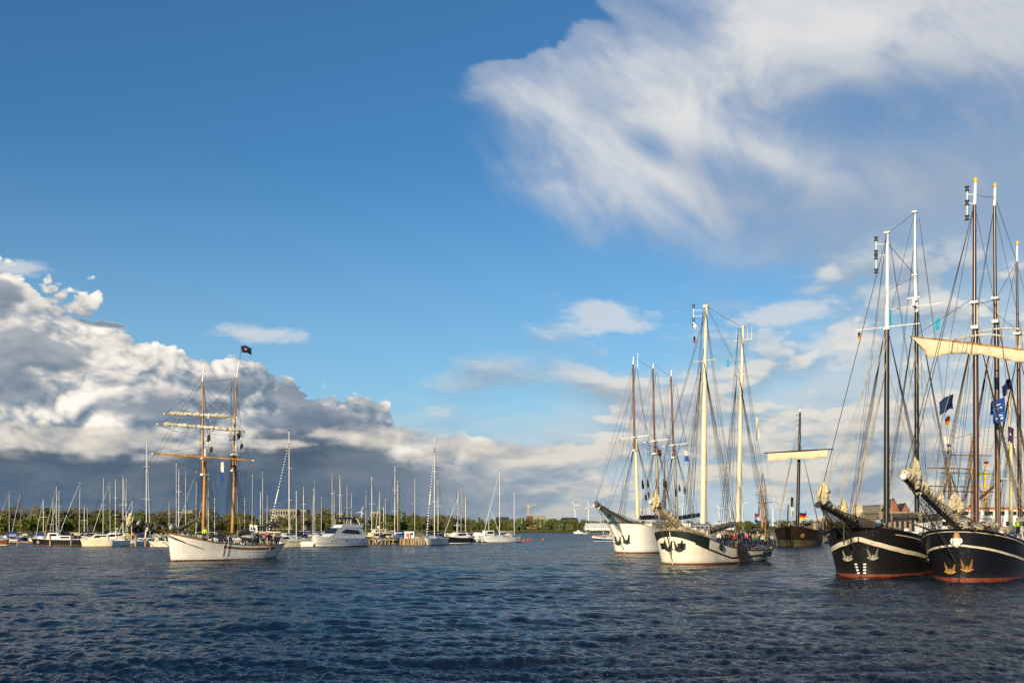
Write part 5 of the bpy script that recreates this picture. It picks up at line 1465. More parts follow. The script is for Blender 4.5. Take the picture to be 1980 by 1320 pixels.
far_ship('moored_sailing_ship', 'sailing ship with pale yellow masts and crossed yards at the far right', 1925, 170, [(1955, 752, .34, M['paleyellow'], M['paleyellow'], ((830, 5.0), (865, 6.0), (925, 8.0)))], M['black'], 70, 30, 7, 3.6)
far_ship('moored_sailing_boat', 'small boat with two orange varnished masts beyond the white schooner', 1470, 190, [(1474, 912, .22, M['varnish'], M['varnish'], ()), (1480, 932, .16, M['varnish'], M['varnish'], ())], M['dark_hull'], 20, 8, 3, 1.6)
far_ship('moored_sailing_boat', 'boat with one brown mast between the white three master masts', 1262, 215, [(1286, 882, .22, M['sparrust'], M['sparrust'], ())], M['dark_hull'], 45, 15, 4.4, 2.4)
far_ship('moored_sailing_boat', 'dark boat with a red brown mast moored beyond the cog', 1600, 300, [(1592, 985, .18, M['sparrust'], M['sparrust'], ())], M['dark_hull'], 20, 12, 4, 2.0)
far_ship('moored_sailing_boat', 'dark boat with bare rust mast beyond the cog stern', 1604, 330, [(1598, 963, .2, M['sparrust'], M['sparrust'], ())], M['black'], 20, 12, 4, 2.2)
def fun(sh):
    a = Vector((4, 0, 3.0))
tg = thing('white_steamer', 'white ship superstructure with orange band and yellow mast behind the red brown masts', 'ship', at(1905, HZ, 185).xy.to_3d(), R(8))
hh = Hull(34, 8, 3.6, 3.0, 3.2); hm = hh.body(); hm.v = [(x - 17, y, z) for x, y, z in hm.v]; hm.build('hull', M['gloss'], tg)
MB().box((0, 0, 4.5), (24, 6.6, 3.0)).build('deckhouse', M['gloss'], tg, smooth=False); MB().box((0, 0, 6.7), (14, 5.6, 1.6)).build('bridge', M['gloss'], tg, smooth=False)
MB().box((0, 0, 7.72), (14.4, 6.0, .4)).build('orange_band', M['orange'], tg, smooth=False)
for i in range(9): MB().box((-10 + 2.5 * i, -3.32, 4.9), (1.2, .06, .8)).build('window', M['glass'], tg, smooth=False)
for i in range(6): MB().box((-6 + 2.4 * i, -2.82, 6.8), (1.6, .06, .7)).build('window', M['glass'], tg, smooth=False)
MB().tube([(0, 0, 8), (0, 0, 15.0)], [.3, .22], 8).tube([(-1.6, 0, 12), (1.6, 0, 12)], .14, 6).tube([(-3, 0, 14), (3, 0, 14)], .10, 6).build('signal_mast', M['yellow'], tg)
MB().tube([(-3.5, -.5, 8), (3.0, -.5, 13)], .25, 6).build('derrick', M['rust'], tg)
# ------------------------------------------------------------------ people
def skin_mesh(name, verts, edges, radii, root, material, sub=1):
    me = bpy.data.meshes.new(name); me.from_pydata(verts, edges, [])
    o = bpy.data.objects.new(name, me); col.objects.link(o)
    sk = o.modifiers.new('skin', 'SKIN'); 
    for i, d in enumerate(me.skin_vertices[0].data):
        r_ = radii[i]; d.radius = (r_, r_) if not isinstance(r_, tuple) else r_; d.use_root = (i == root)
    ss = o.modifiers.new('sub', 'SUBSURF'); ss.levels = sub; ss.render_levels = sub
    dg = bpy.context.evaluated_depsgraph_get(); out = bpy.data.meshes.new_from_object(o.evaluated_get(dg))
    bpy.data.objects.remove(o); out.name = name
    out.materials.clear(); out.materials.append(material)
    out.polygons.foreach_set('use_smooth', [True] * len(out.polygons))
    return out
def person_meshes(pose):
    """standing 1.75 m, facing -y"""
    J = dict(pelvis=(0, 0, .95), waist=(0, .01, 1.10), chest=(0, 0, 1.32), neck=(0, 0, 1.48), skull=(0, -.015, 1.56), brow=(0, -.03, 1.66), crown=(0, -.005, 1.73))
    sh = .19
    arms = {'stand': ((.26, .02, 1.15), (.25, -.06, .90)), 'rail': ((.27, .0, 1.17), (.22, -.28, 1.05)), 'wave': ((.33, -.03, 1.22), (.30, -.22, 1.42)), 'fold': ((.28, -.02, 1.16), (.06, -.22, 1.14))}[pose]
    J.update(sl=(-sh, 0, 1.42), sr=(sh, 0, 1.42))
    for sg, k in ((-1, 'l'), (1, 'r')):
        e, h = arms
        if pose == 'wave' and sg < 0: e, h = (.26, .02, 1.15), (.24, -.10, .92)
        J['e' + k] = (sg * e[0], e[1], e[2]); J['h' + k] = (sg * h[0], h[1], h[2])
        d = (Vector(h) - Vector(e)).normalized() * .09; J['f' + k] = (sg * (h[0] + d.x), h[1] + d.y, h[2] + d.z)
        J['hip' + k] = (sg * .10, 0, .90); J['k' + k] = (sg * .115, -.02, .50); J['a' + k] = (sg * .12, .02, .09); J['t' + k] = (sg * .14, -.16, .04)
    E = [('pelvis', 'waist'), ('waist', 'chest'), ('chest', 'neck'), ('neck', 'skull'), ('skull', 'brow'), ('brow', 'crown'), ('chest', 'sl'), ('chest', 'sr'), ('pelvis', 'hipl'), ('pelvis', 'hipr')]
    for k in 'lr': E += [('s' + k, 'e' + k), ('e' + k, 'h' + k), ('h' + k, 'f' + k), ('hip' + k, 'k' + k), ('k' + k, 'a' + k), ('a' + k, 't' + k)]
    RD = dict(pelvis=.145, waist=.13, chest=(.17, .12), neck=.058, skull=.085, brow=.098, crown=.06)
    for k in 'lr': RD.update({'s' + k: .075, 'e' + k: .048, 'h' + k: .036, 'f' + k: .03, 'hip' + k: .095, 'k' + k: .062, 'a' + k: .046, 't' + k: .04})
    def make(nm, keys, grow, mt, root):
        keys = list(keys); ix = {k: i for i, k in enumerate(keys)}
        r_ = [(tuple(v + grow for v in RD[k]) if isinstance(RD[k], tuple) else RD[k] + grow) for k in keys]
        return skin_mesh(nm, [J[k] for k in keys], [(ix[a], ix[b]) for a, b in E if a in ix and b in ix], r_, ix[root], mt)
    body = make('person', J.keys(), 0, M['skin'], 'pelvis')
    jk = ['pelvis', 'waist', 'chest', 'sl', 'sr', 'el', 'er', 'hl', 'hr']; jacket = make('jacket', jk, .024, M['skin'], 'waist')
    tk = ['pelvis', 'hipl', 'hipr', 'kl', 'kr', 'al', 'ar']; trousers = make('trousers', tk, .018, M['skin'], 'pelvis')
    hm = MB().tube([(0, .035, 1.55), (0, .045, 1.63), (0, .025, 1.71), (0, .0, 1.765), (0, -.01, 1.79)], [.075, .108, .115, .085, .02], 10); hair = hm.mesh('hair', M['block'])
    face = MB()
    for sg in (-1, 1): face.ball((sg * .036, -.112, 1.655), .011, 6)
    return body, jacket, trousers, hair, face.mesh('eyes', M['block']), 
PEOPLE = {p: person_meshes(p) for p in ('stand', 'rail', 'wave', 'fold')}
HAIRC = {'dark': (.025, .018, .014), 'fair': (.32, .22, .10), 'grey': (.30, .29, .28), 'brown': (.09, .05, .03)}
def person(label, loc, rz, jc, tc, pose='stand', hair='dark', scale=1.0, group=None):
    body, jacket, trousers, hairm, eyes = PEOPLE[pose]
    o = bpy.data.objects.new('person', body); col.objects.link(o); tag(o, label, 'person', group)
    o.location = loc; o.rotation_euler = (0, 0, rz); o.scale = (scale,) * 3
    for nm, me, mt in (('jacket', jacket, cloth(*jc)), ('trousers', trousers, cloth(*tc)), ('hair', hairm, cloth('hair_' + hair, HAIRC[hair])), ('eyes', eyes, M['block'])):
        c_ = bpy.data.objects.new(nm, me); col.objects.link(c_); c_.parent = o
        c_.material_slots[0].link = 'OBJECT'; c_.material_slots[0].material = mt
    return o
CL = dict(hivis=('hivis_yellow', (.45, .75, .03)), red=('bright_red', (.55, .03, .03)), pink=('faded_pink', (.55, .24, .25)), green=('green', (.02, .22, .07)), dark=('dark_grey', (.025, .027, .032)), black=('black_wool', (.012, .012, .013)), navy=('navy', (.02, .03, .08)),
          blue=('light_blue', (.10, .30, .55)), white=('white_cotton', (.70, .68, .62)), tan=('tan', (.40, .28, .15)), orange=('safety_orange', (.75, .20, .02)), grey=('mid_grey', (.20, .20, .21)), maroon=('maroon', (.16, .02, .03)), brown=('brown', (.12, .07, .04)), royal=('royal_blue', (.03, .10, .40)))
def crew(s, px, head_y, x=None, lab='', j='dark', t='navy', pose='stand', hair='dark', rz=0.0, y=None, group=None):
    """a person aboard: seen at column px with the head top at row head_y, standing at length x of the ship"""
    p = s.facing(px, head_y, x) if y is None else s.pix(px, head_y, y)
    tt = min(.97, max(.03, p.x / s.h.L)); lim = max(.3, s.h.width(tt, True) - .45)
    if abs(p.y) > lim: p = s.pix(px, head_y, math.copysign(lim, p.y))
    w = s.world(p)
    w.z -= 1.78
    person(lab, w, rz, CL[j], CL[t], pose, hair, 1.0, group)

# brigantine
for (px, hy, x, lab, j, pose, hair, rz) in (
    (396, 1018.5, 5.2, 'person in a fluorescent yellow jacket at the foot of the brigantine foremast', 'hivis', 'stand', 'brown', .2),
    (424, 1032, 6.6, 'person in a light blue jacket between the brigantine masts', 'blue', 'fold', 'dark', .4), (431, 1031, 7.2, 'person in a bright red jacket between the brigantine masts', 'red', 'rail', 'fair', -.2),
    (438, 1032, 7.8, 'person in a white top ahead of the brigantine mainmast', 'white', 'stand', 'brown', .1), (444, 1033, 8.3, 'person in a dark coat just ahead of the brigantine mainmast', 'dark', 'fold', 'dark', -.5),
    (492, 1030, 10.2, 'person in a grey coat by the brigantine after shrouds', 'grey', 'stand', 'dark', .7), (499, 1028, 10.8, 'person in a black coat by the brigantine after shrouds', 'black', 'rail', 'dark', .2), (513, 1027, 12.0, 'person in a large red jacket on the brigantine stern', 'red', 'rail', 'grey', -.3),
    (508, 1030, 11.6, 'person in a white top beside the red jacket on the brigantine stern', 'white', 'stand', 'fair', .5), (520, 1029, 12.7, 'person in a maroon jacket on the brigantine stern', 'maroon', 'fold', 'brown', .3), (526, 1031, 13.2, 'person in a tan coat near the brigantine taffrail', 'tan', 'stand', 'dark', -.1), (532, 1032, 13.8, 'person in a brown coat near the brigantine taffrail', 'brown', 'rail', 'fair', 0), (537, 1033, 14.3, 'person in a red brown jacket aftermost on the brigantine', 'maroon', 'stand', 'grey', .4)):
    crew(BR, px, hy, x, lab, j, 'navy', pose, hair, rz, y=-1.1 if j == 'hivis' else None)
# white three master
for (px, hy, x, lab, j, pose, hair, rz) in ((1208, 1005, 2.8, 'person in black at the bow rail of the white three master', 'black', 'rail', 'dark', 0), (1214, 1006, 3.2, 'person in a white shirt at the bow of the white three master', 'white', 'stand', 'brown', .4), (1224.5, 1007, 3.6, 'person in a dark coat beside the cream foremast', 'dark', 'fold', 'dark', -.3),
    (1229, 1008, 4.0, 'person in a pink top beside the cream foremast', 'pink', 'stand', 'fair', .3), (1242, 1011, 4.3, 'person in a bright red jacket abaft the cream foremast', 'red', 'rail', 'dark', 0)):
    crew(W2, px, hy, x, lab, j, 'navy', pose, hair, rz)
# the crowd on the white schooner with the green band
W1P = [(1390, 1026, 'white', 'stand', 'dark'), (1396, 1025, 'grey', 'stand', 'dark'), (1402, 1027, 'dark', 'fold', 'fair'), (1407, 1026, 'brown', 'rail', 'brown'), (1413, 1028, 'black', 'stand', 'dark'), (1420, 1029, 'red', 'rail', 'brown'), (1426, 1027, 'dark', 'stand', 'dark'), (1433, 1024, 'navy', 'stand', 'fair'),
       (1441.5, 1026, 'pink', 'stand', 'brown'), (1449, 1029, 'black', 'rail', 'dark'), (1455.5, 1032, 'green', 'rail', 'fair'), (1462, 1031, 'grey', 'stand', 'dark'), (1465, 1027, 'tan', 'wave', 'grey'), (1474, 1030, 'white', 'stand', 'dark'), (1484, 1032, 'navy', 'fold', 'brown'), (1491, 1031, 'white', 'rail', 'grey'), (1436, 1030, 'royal', 'fold', 'dark'), (1445, 1031, 'maroon', 'stand', 'dark')]
PLACE = ['near the forward deckhouse', 'beside the forward deckhouse', 'under the furled grey sail', 'by the furled grey sail', 'ahead of the after cream mast', 'just ahead of the after cream mast', 'at the foot of the after cream mast', 'beside the after cream mast', 'at the rail above the leeboard', 'at the rail beside the pink shirt', 'leaning over the leeboard', 'just abaft the leeboard', 'waving abaft the leeboard', 'by the after deckhouse', 'near the after deckhouse', 'at the stern rail', 'behind the pink shirt', 'between the black coat and the pink shirt']
WORD = dict(white='a white shirt', grey='a grey coat', dark='a dark coat', brown='a brown coat', black='a black coat', red='a red jacket', navy='a navy jacket', pink='a faded pink shirt', green='a green jacket', tan='a tan coat', royal='a blue jacket', maroon='a maroon jacket')
for i, (px, hy, j, pose, hair) in enumerate(W1P):
    x = 5.5 + (px - 1390) / 105 * 13
    crew(W1, px, hy, x, f'person in {WORD[j]} {PLACE[i]}', j, 'navy', pose, hair, (i * .7) % 1.6 - .8)
# black schooner
crew(R1, 1644.5, 998, 4.0, 'person in a dark jacket among the lowered jibs of the black schooner', 'navy', 'navy', 'stand', 'dark', 2.6); crew(R1, 1655, 998, 5.0, 'person in black behind the third lowered jib', 'black', 'navy', 'stand', 'dark', 2.2)
crew(R1, 1698, 999, 6.2, 'person in light blue jacket by the black mast, seen from behind', 'blue', 'navy', 'fold', 'brown', 3.0)
# three master
crew(R2, 1909, 1008, 6.4, 'man in a dark suit and white shirt on the blue-black three master', 'black', 'black', 'stand', 'grey', .0); crew(R2, 1936, 1016, 9.0, 'person in a grey jacket leaning at the second red brown mast', 'grey', 'navy', 'rail', 'brown', -.4); crew(R2, 1968, 1001, 14.0, 'person in a fluorescent yellow vest far aft on the three master', 'hivis', 'navy', 'stand', 'dark', .3)
# cog
for i, (px, hy, j) in enumerate(((1556, 1008, 'maroon'), (1561, 1009, 'dark'), (1566, 1010, 'white'), (1571, 1008, 'navy'), (1577, 1009, 'tan'), (1583, 1010, 'black'), (1536, 1010, 'grey'), (1551, 1010, 'brown'), (1519, 1011, 'dark'))):
    crew(CG, px, hy, 15 + (i % 3) if i < 6 else 9, f'person in {WORD[j]} {"on the aft castle" if i < 6 else "on the foredeck"} of the brown cog', j, 'navy', ('stand', 'fold', 'rail')[i % 3], 'dark', i * .5)

# ------------------------------------------------------------------ flags
def pflag(label, px, py, Y, w, h, stripes, rz, seed, droop=.25, marks=()):
    return flag(label, at(px, py, Y), w, h, stripes, rz, seed, droop, None, 'flag', marks)
W_ = ('white_print', (.72, .72, .74))
BLK = [('black_blue', (.015, .014, .035))]
pflag('dark flag with a pale emblem flying from the brigantine mainmast', 467, 681, 132, 1.45, .9, BLK, R(-12), 1, .45, marks=((.35, .62, .38, .66, 'pale_red_print', (.45, .22, .20)),))
fs = MB().line(at(463.5, 697, 132), at(467, 668, 132), .03); tag(fs.build('flag_staff', M['rope']), 'thin staff carrying the dark flag above the brigantine mainmast', 'flagstaff')
pflag('white and blue banner hanging between the brigantine masts', 427, 931, 132, .55, 2.6, [('white_cotton', (.70, .68, .62)), ('royal', (.03, .08, .35))], R(-25), 3, .1)
pflag('small white flag with blue print at the brigantine stern', 482, 1026, 136, 1.1, .9, [('white_cotton', (.60, .60, .62))], R(10), 2, .2, marks=((.2, .8, .2, .55, 'royal', (.03, .08, .35)),))
pflag('German tricolour flying from the brown cog', 1546, 1004, 226, 1.6, 1.5, GER, R(5), 2, .05)
pflag('small German tricolour at the white three master spreader', 1199, 856, 164, .5, .6, GER, R(100), 4, .1)
pflag('small German tricolour under the black schooner spreader', 1664, 655, 92, .45, .65, GER, R(100), 5, .1)
pflag('large dark blue flag streaming beside the red brown foremast', 1843, 790, 92, 1.55, 1.3, [('navy_flag', (.012, .03, .10))], R(200), 3, .75)
pflag('German tricolour under the large dark blue flag', 1837, 819, 92, .62, .72, GER, R(195), 1, .8)
pflag('upper blue flag with white writing between the red brown masts', 1943, 795, 91, 1.35, 1.25, [('blue_flag', (.02, .06, .24))], R(170), 6, .5, marks=((.2, .8, .25, .34, *W_), (.3, .7, .55, .62, *W_)))
pflag('lower blue flag with white writing and red dot', 1943, 815, 91, 1.05, 1.5, [('blue_flag_light', (.03, .10, .38))], R(165), 7, .3, marks=((.15, .85, .20, .30, *W_), (.2, .5, .4, .46, *W_), (.25, .45, .72, .84, 'red', (.45, .03, .02))))
pflag('long dark pennant above the blue flags', 1953, 752, 92, 1.5, .9, [('navy_dark', (.012, .018, .06))], R(215), 8, .95)
pflag('dark purple flag hanging near the pale yellow mast', 1949, 853, 100, .7, 1.5, [('purple', (.06, .03, .09))], R(20), 9, .5, marks=((.3, .7, .45, .6, *W_),))
pflag('small light blue pennant high beside the black mainmast', 1818, 637, 92, .5, 1.1, [('cyan', (.05, .35, .55))], R(170), 3, .3)
pflag('light blue flag hanging beside the black foremast spreader', 1720, 628, 95, .35, 1.5, [('cyan', (.05, .35, .55))], R(30), 3, .3)
pflag('light blue pennant between the cream masts', 1411, 709, 125, .45, .9, [('cyan', (.05, .35, .55))], R(150), 4, .3)
pflag('small black and red pennant under the cream foremast lamps', 1341, 662, 121, .35, .75, [('black', (.012, .012, .012)), ('red', (.45, .03, .02))], R(40), 4, .3)
pflag('red and blue flag at the middle mast of the white three master', 1269, 880, 171, 1.0, 1.1, [('dark_red', (.30, .04, .05)), ('navy_flag', (.02, .04, .14))], R(15), 5, .3)
pflag('white and blue banner beside the aft brown mast', 1324, 891, 174, .75, 1.9, [('white_cotton', (.70, .68, .62)), ('royal', (.03, .08, .35))], R(10), 6, .1)
pflag('Dutch red white and blue flag on the white schooner stern', 1460, 1010, 134, 1.2, 1.3, [('red', (.45, .03, .02)), ('white_cotton', (.7, .68, .62)), ('royal', (.03, .08, .35))], R(40), 6, .5)
pflag('white flag with dark blue print beside the cream mainmast', 1414, 1020, 126, .75, 1.0, [('white_cotton', (.62, .62, .64))], R(20), 7, .1, marks=((.45, .95, .1, .9, 'royal', (.03, .06, .25)),))
pflag('long black and white banner in front of the cog mast', 1529, 998, 222, .9, 4.3, [('black', (.012, .012, .012)), ('white_cotton', (.62, .62, .64))], R(30), 8, .15)
pflag('white flag with print hanging behind the black schooner mast', 1824, 870, 150, 1.6, 2.0, [('white_cotton', (.65, .65, .68))], R(15), 9, .2, marks=((.3, .8, .3, .5, 'royal', (.03, .08, .35)),))
pflag('small German tricolour over the yellow ship mast', 1902, 899, 185, .9, .7, GER, R(0), 9, .1)
pflag('long white pennant flying behind the after cream mast', 1462, 850, 150, .5, 3.4, [('white_cotton', (.75, .72, .70))], R(10), 4, .1)
# ------------------------------------------------------------------ the marina
rnd = random.Random(77)
def striped_stay(s, a, b, r, m1_, m2_, n):
    a, b = Vector(a), Vector(b)
    s.part('furled_jib', MB().tube([a, a.lerp(b, .4), b], [r, r * .9, r * .4], 8), m1_)
    k = MB()
    for i in range(n): k.tube([a.lerp(b, (i + .1) / n), a.lerp(b, (i + .6) / n)], r * 1.12 * (1 - .55 * i / n), 8)
    s.part('spiral_stripe', k, m2_, kind='stuff')
def yacht(label, px, top, Y, theta, L, hullm, spar=None, cover=None, boot=None, jib=None, striped=None, sprd=2, group=None, rake=0.0, wind=True, cat='sailing yacht', mizzen=None, detail=True):
    """px, top: masthead in the photograph; Y: distance of the mast"""
    spar = spar or M['alu']; boot = boot or M['dark_hull']; cover = cover or M['navy_canvas']
    xm = .42 * L; th = R(theta); u = Vector((math.sin(th), math.cos(th), 0))
    foot = Vector(((px - 990) / F * Y, Y, 0)) - u * xm
    pxs = 990 + F * foot.x / foot.y
    fb = .105 * L + .12
    s = Ship('sailing_yacht', label, cat, pxs, HZ + EYE * F / foot.y, theta, Hull(L, L * .30, fb * 1.15, fb * .92, fb, tm=.6, bow_d=(.5, 1.6), bow_w=(.62, 1.35), rake=L * .07, tw=.7, so=-.3, stern_d=(.4, 1.6), stern_w=(.45, 1.5)), group)
    h = s.h.body(16, 5); hb = s.part('hull', h, hullm)
    s.part('waterline_stripe', s.h.band(lambda t: -.2, lambda t: .12, .012, nt=16), boot, hb)
    s.part('deck', s.h.deck(.02, 12), M['gloss'])
    ch = .42
    c0 = s.part('cabin', MB().slab([(.26 * L, fb), (.70 * L, fb), (.69 * L, fb + ch), (.50 * L, fb + ch + .06), (.33 * L, fb + ch * .7)], [L * .07, L * .10, L * .085, L * .085, L * .06]), M['gloss'])
    for sd in (1, -1):
        s.part('window', MB().slab([(.40 * L, fb + .16), (.62 * L, fb + .16), (.61 * L, fb + .32), (.42 * L, fb + .30)], [.02] * 4), M['glass'], c0).location = (0, sd * L * .094, 0)
    zt = EYE + (HZ - top) / F * Y
    tp = Vector((xm + rake, 0, zt))
    ms = s.part('mast', MB().tube([(xm, 0, fb + .3), (xm + rake * .5, 0, (fb + zt) / 2), tp], [.095, .09, .07], 8), spar)
    for k in range(sprd):
        z = fb + (zt - fb) * (.36 + .30 * k) if sprd > 1 else fb + (zt - fb) * .55
        s.part('spreader', MB().tube([(xm + .15, -.95 + .2 * k, z), (xm, 0, z + .06), (xm + .15, .95 - .2 * k, z)], .035, 5), spar, ms)
    if wind: s.part('wind_vane', MB().tube([(tp.x, 0, tp.z), (tp.x + .1, 0, tp.z + .35)], .02, 4).tube([(tp.x - .3, 0, tp.z + .35), (tp.x + .35, 0, tp.z + .35)], .03, 4), M['iron'], ms)
    zb = fb + 1.25
    s.part('boom', MB().tube([(xm + .1, 0, zb), (xm + .40 * L, 0, zb + .12)], .07, 6), spar)
    s.part('sail_cover', MB().bundle([(xm + .12, 0, zb + .22), (xm + .2 * L, 0, zb + .22), (xm + .38 * L, 0, zb + .24)], [.22, .19, .12], int(px), .25, .35, 3, 8), cover)
    bow = s.h.pt(0, fb * 1.1, 1)
    if striped: striped_stay(s, bow + Vector((.3, 0, .3)), tp - Vector((0, 0, (zt - fb) * .10)), .15, M['gloss'], striped, 34)
    elif jib: s.part('furled_jib', MB().tube([bow + Vector((.3, 0, .4)), bow.lerp(tp, .4), bow.lerp(tp, .93)], [.06, .055, .025], 6), jib)
    else: s.stay(bow, tp, .014)
    s.stay((L * .98, 0, fb), tp, .014)
    for sd in (1, -1):
        s.stay((xm + .2, sd * L * .14, fb), (xm + .15, sd * .95, fb + (zt - fb) * (.36 if sprd > 1 else .55)), .013); s.stay((xm + .15, sd * .95, fb + (zt - fb) * (.36 if sprd > 1 else .55)), tp, .013); s.stay((xm - .3, sd * L * .13, fb), (xm, 0, fb + (zt - fb) * .6), .012)
    if detail:
        s.stanchions(.02, .98, 9, .6, M['alu'])
        s.part('spray_hood', MB().slab([(.62 * L, fb + .3), (.72 * L, fb + .3), (.72 * L, fb + 1.0), (.66 * L, fb + 1.0)], [L * .095, L * .10, L * .085, L * .08]), cover)
    if mizzen:
        mpx, mtop, mm = mizzen; x = .85 * L; z = EYE + (HZ - mtop) / F * Y
        s.part('mizzen_mast', MB().tube([(x, 0, fb), (x, 0, z)], [.07, .05], 7), mm or spar)
    s.finish(); return s

def mboat(name, label, cat, px, wl, theta, L, B, fb, hullm, boot, cabins, extra=None, bowf=1.25, group=None, rail=None):
    """cabins: (name, profile, half widths, material, window profiles)"""
    s = Ship(name, label, cat, px, wl, theta, Hull(L, B, fb * bowf, fb * .92, fb, tm=.65, bow_d=(.42, 1.9), bow_w=(.55, 1.4), rake=L * .07, tw=.86, so=.1, stern_d=(.3, 2), stern_w=(.3, 2)), group)
    hb = s.part('hull', s.h.body(20, 6), hullm); s.part('waterline_stripe', s.h.band(lambda t: -.2, lambda t: .14, .012, nt=18), boot, hb)
    s.part('deck', s.h.deck(.05, 14), M['gloss']); s.part('rail', s.h.rail(.045, 18), rail or M['gloss'])
    for nm, prof, w, m, wins in cabins:
        o = s.part(nm, MB().slab(prof, w), m, angle=25)
        for wp, ww in wins:
            for sd in (1, -1):
                q = s.part('window', MB().slab(wp, [.02] * len(wp)), M['glass'], o); q.location = (0, sd * ww, 0)
    if extra: extra(s)
    s.finish(); return s

# --- individual boats of the front row
def ex1(s):
    s.part('canopy', MB().slab([(2.6, 1.35), (5.9, 1.3), (5.9, 2.7), (5.2, 3.0), (3.4, 2.95)], [1.15, 1.2, 1.05, .95, .95]), M['blue'])
    s.part('canopy_window', MB().box((5.93, 0, 2.1), (.04, 1.7, .7)), M['clear'])
    for sd in (1, -1): s.part('canopy_window', MB().slab([(3.6, 1.8), (5.5, 1.8), (5.3, 2.5), (3.9, 2.5)], [.02] * 4), M['clear']).location = (0, sd * 1.13, 0)
    s.part('swim_platform', MB().box((6.5, 0, .35), (.9, 2.2, .1)), M['wood'])
mboat('cabin_cruiser', 'white cabin cruiser with bright blue canopy seen from its stern', 'motorboat', 26, 1049.5, 155, 6.4, 2.6, 1.05, M['gloss'], M['navy_canvas'], [('cabin', [(1.2, 1.1), (3.4, 1.1), (3.2, 1.9), (2.4, 1.9)], [.7, 1.1, .95, .8], M['gloss'], [([(1.9, 1.35), (3.0, 1.35), (2.9, 1.7), (2.4, 1.7)], .98)])], ex1)
mboat('cabin_cruiser', 'brown and white cruiser cut by the photo edge beside the blue canopied cruiser', 'motorboat', 14, 1053.5, -70, 7.5, 2.7, 1.1, M['sparrust'], M['gloss'], [('cabin', [(1.6, 1.2), (5.6, 1.1), (5.4, 2.2), (3.0, 2.3)], [.8, 1.1, .95, .85], M['gloss'], [([(2.8, 1.6), (5.0, 1.6), (4.9, 2.0), (3.2, 2.0)], 1.0)])])
mboat('cabin_cruiser', 'white cruiser with low blue awning behind the black fishing boat', 'motorboat', 58, 1050, 72, 6.8, 2.6, 1.1, M['gloss'], M['navy_canvas'], [('cabin', [(1.4, 1.1), (3.2, 1.1), (3.0, 1.8), (2.2, 1.8)], [.7, 1.1, .95, .8], M['gloss'], []), ('awning', [(2.8, 1.9), (5.6, 1.8), (5.4, 2.9), (3.2, 2.9)], [1.1, 1.1, 1.0, 1.0], M['blue'], [])])
def ex2(s):
    s.part('mast', MB().tube([(2.6, 0, 1.5), (2.6, 0, 5.2)], [.10, .08], 8).tube([(2.6, -.9, 4.0), (2.6, .9, 4.0)], .05, 6), M['varnish'])
    s.part('sternpost', MB().tube([(5.0, 0, 2.2), (5.0, 0, 3.1)], .06, 6), M['varnish']); s.part('dinghy_cover', MB().bundle([(8.6, -.3, 1.9), (10.4, -.3, 1.8)], [.5, .4], 4, .3), M['navy_canvas'])
    s.part('tyre_fender', MB().tube([s.h.pt(.12, .75, -1, .08) + Vector((.22 * math.cos(a), 0, .22 * math.sin(a))) for a in [i * .524 for i in range(13)]], .07, 6), M['gloss'])
mboat('fishing_boat', 'black hulled converted fishing boat with white wheelhouse and short orange mast', 'fishing boat', 66, 1053.5, 80, 11.2, 3.5, 1.35, M['dark_hull'], M['red'], [('wheelhouse', [(2.9, 1.3), (5.6, 1.3), (5.5, 2.9), (3.3, 2.9)], [1.2, 1.3, 1.1, 1.05], M['gloss'], [([(3.5, 2.1), (5.2, 2.1), (5.2, 2.65), (3.6, 2.65)], 1.17)]), ('cabin', [(5.6, 1.25), (8.4, 1.25), (8.3, 2.2), (5.6, 2.25)], 1.2, M['gloss'], [([(6, 1.6), (8, 1.6), (8, 2.0), (6, 2.0)], 1.2)]), ('roof', [(3.0, 2.92), (5.9, 2.92), (5.9, 3.0), (3.0, 3.02)], 1.25, M['navy_canvas'], [])], ex2, 1.2, rail=M['cream_gel'])
def ex3(s): s.part('tender', MB().bundle([(1.2, .2, 1.75), (2.4, 0, 1.8)], [.4, .3], 2, .1), M['cream_gel'])
mboat('motor_cruiser', 'cream motor cruiser with dark windscreen between two mooring piles', 'motorboat', 159, 1056.5, 74, 6.2, 2.8, 1.35, M['cream_gel'], M['wood'], [('cabin', [(1.0, 1.4), (5.4, 1.35), (5.2, 2.6), (2.6, 2.7), (2.0, 2.2)], [.8, 1.2, 1.0, 1.0, .95], M['cream_gel'], [([(2.3, 1.95), (5.0, 1.95), (4.9, 2.45), (2.8, 2.45)], 1.06)])], ex3)
def ex4(s):
    s.part('arch', MB().tube([(4.6, -1.2, 1.8), (4.9, -1.1, 3.6), (4.9, 1.1, 3.6), (4.6, 1.2, 1.8)], .09, 6), M['gloss']); s.part('radar_dome', MB().ball((4.9, 0, 3.85), .28, 10, .6), M['gloss'])
    s.part('bimini', MB().slab([(2.8, 3.3), (4.9, 3.4), (4.9, 3.5), (2.8, 3.4)], 1.2), M['navy_canvas'])
mboat('motor_cruiser', 'tall white flybridge cruiser with grey hull and dark awning behind the cream cruiser', 'motorboat', 184, 1053, 76, 7.6, 3.0, 1.4, M['grey_white'], M['dark_hull'], [('cabin', [(1.6, 1.4), (6.8, 1.35), (6.6, 2.8), (3.2, 2.9)], [.9, 1.3, 1.1, 1.0], M['gloss'], [([(3.0, 1.95), (6.2, 1.95), (6.1, 2.55), (3.5, 2.55)], 1.14)])], ex4)
yacht('white sailing yacht seen from its round stern with two crew in bright jackets', 238, 920, 226, 172, 10.5, M['gloss'], M['sparwhite'], M['canvas'], jib=M['gloss'], sprd=1)
yacht('white yacht with the tallest bare mast just before the brigantine bowsprit', 283, 830, 236, 168, 13, M['grey_white'], M['sparwhite'], jib=M['gloss'])
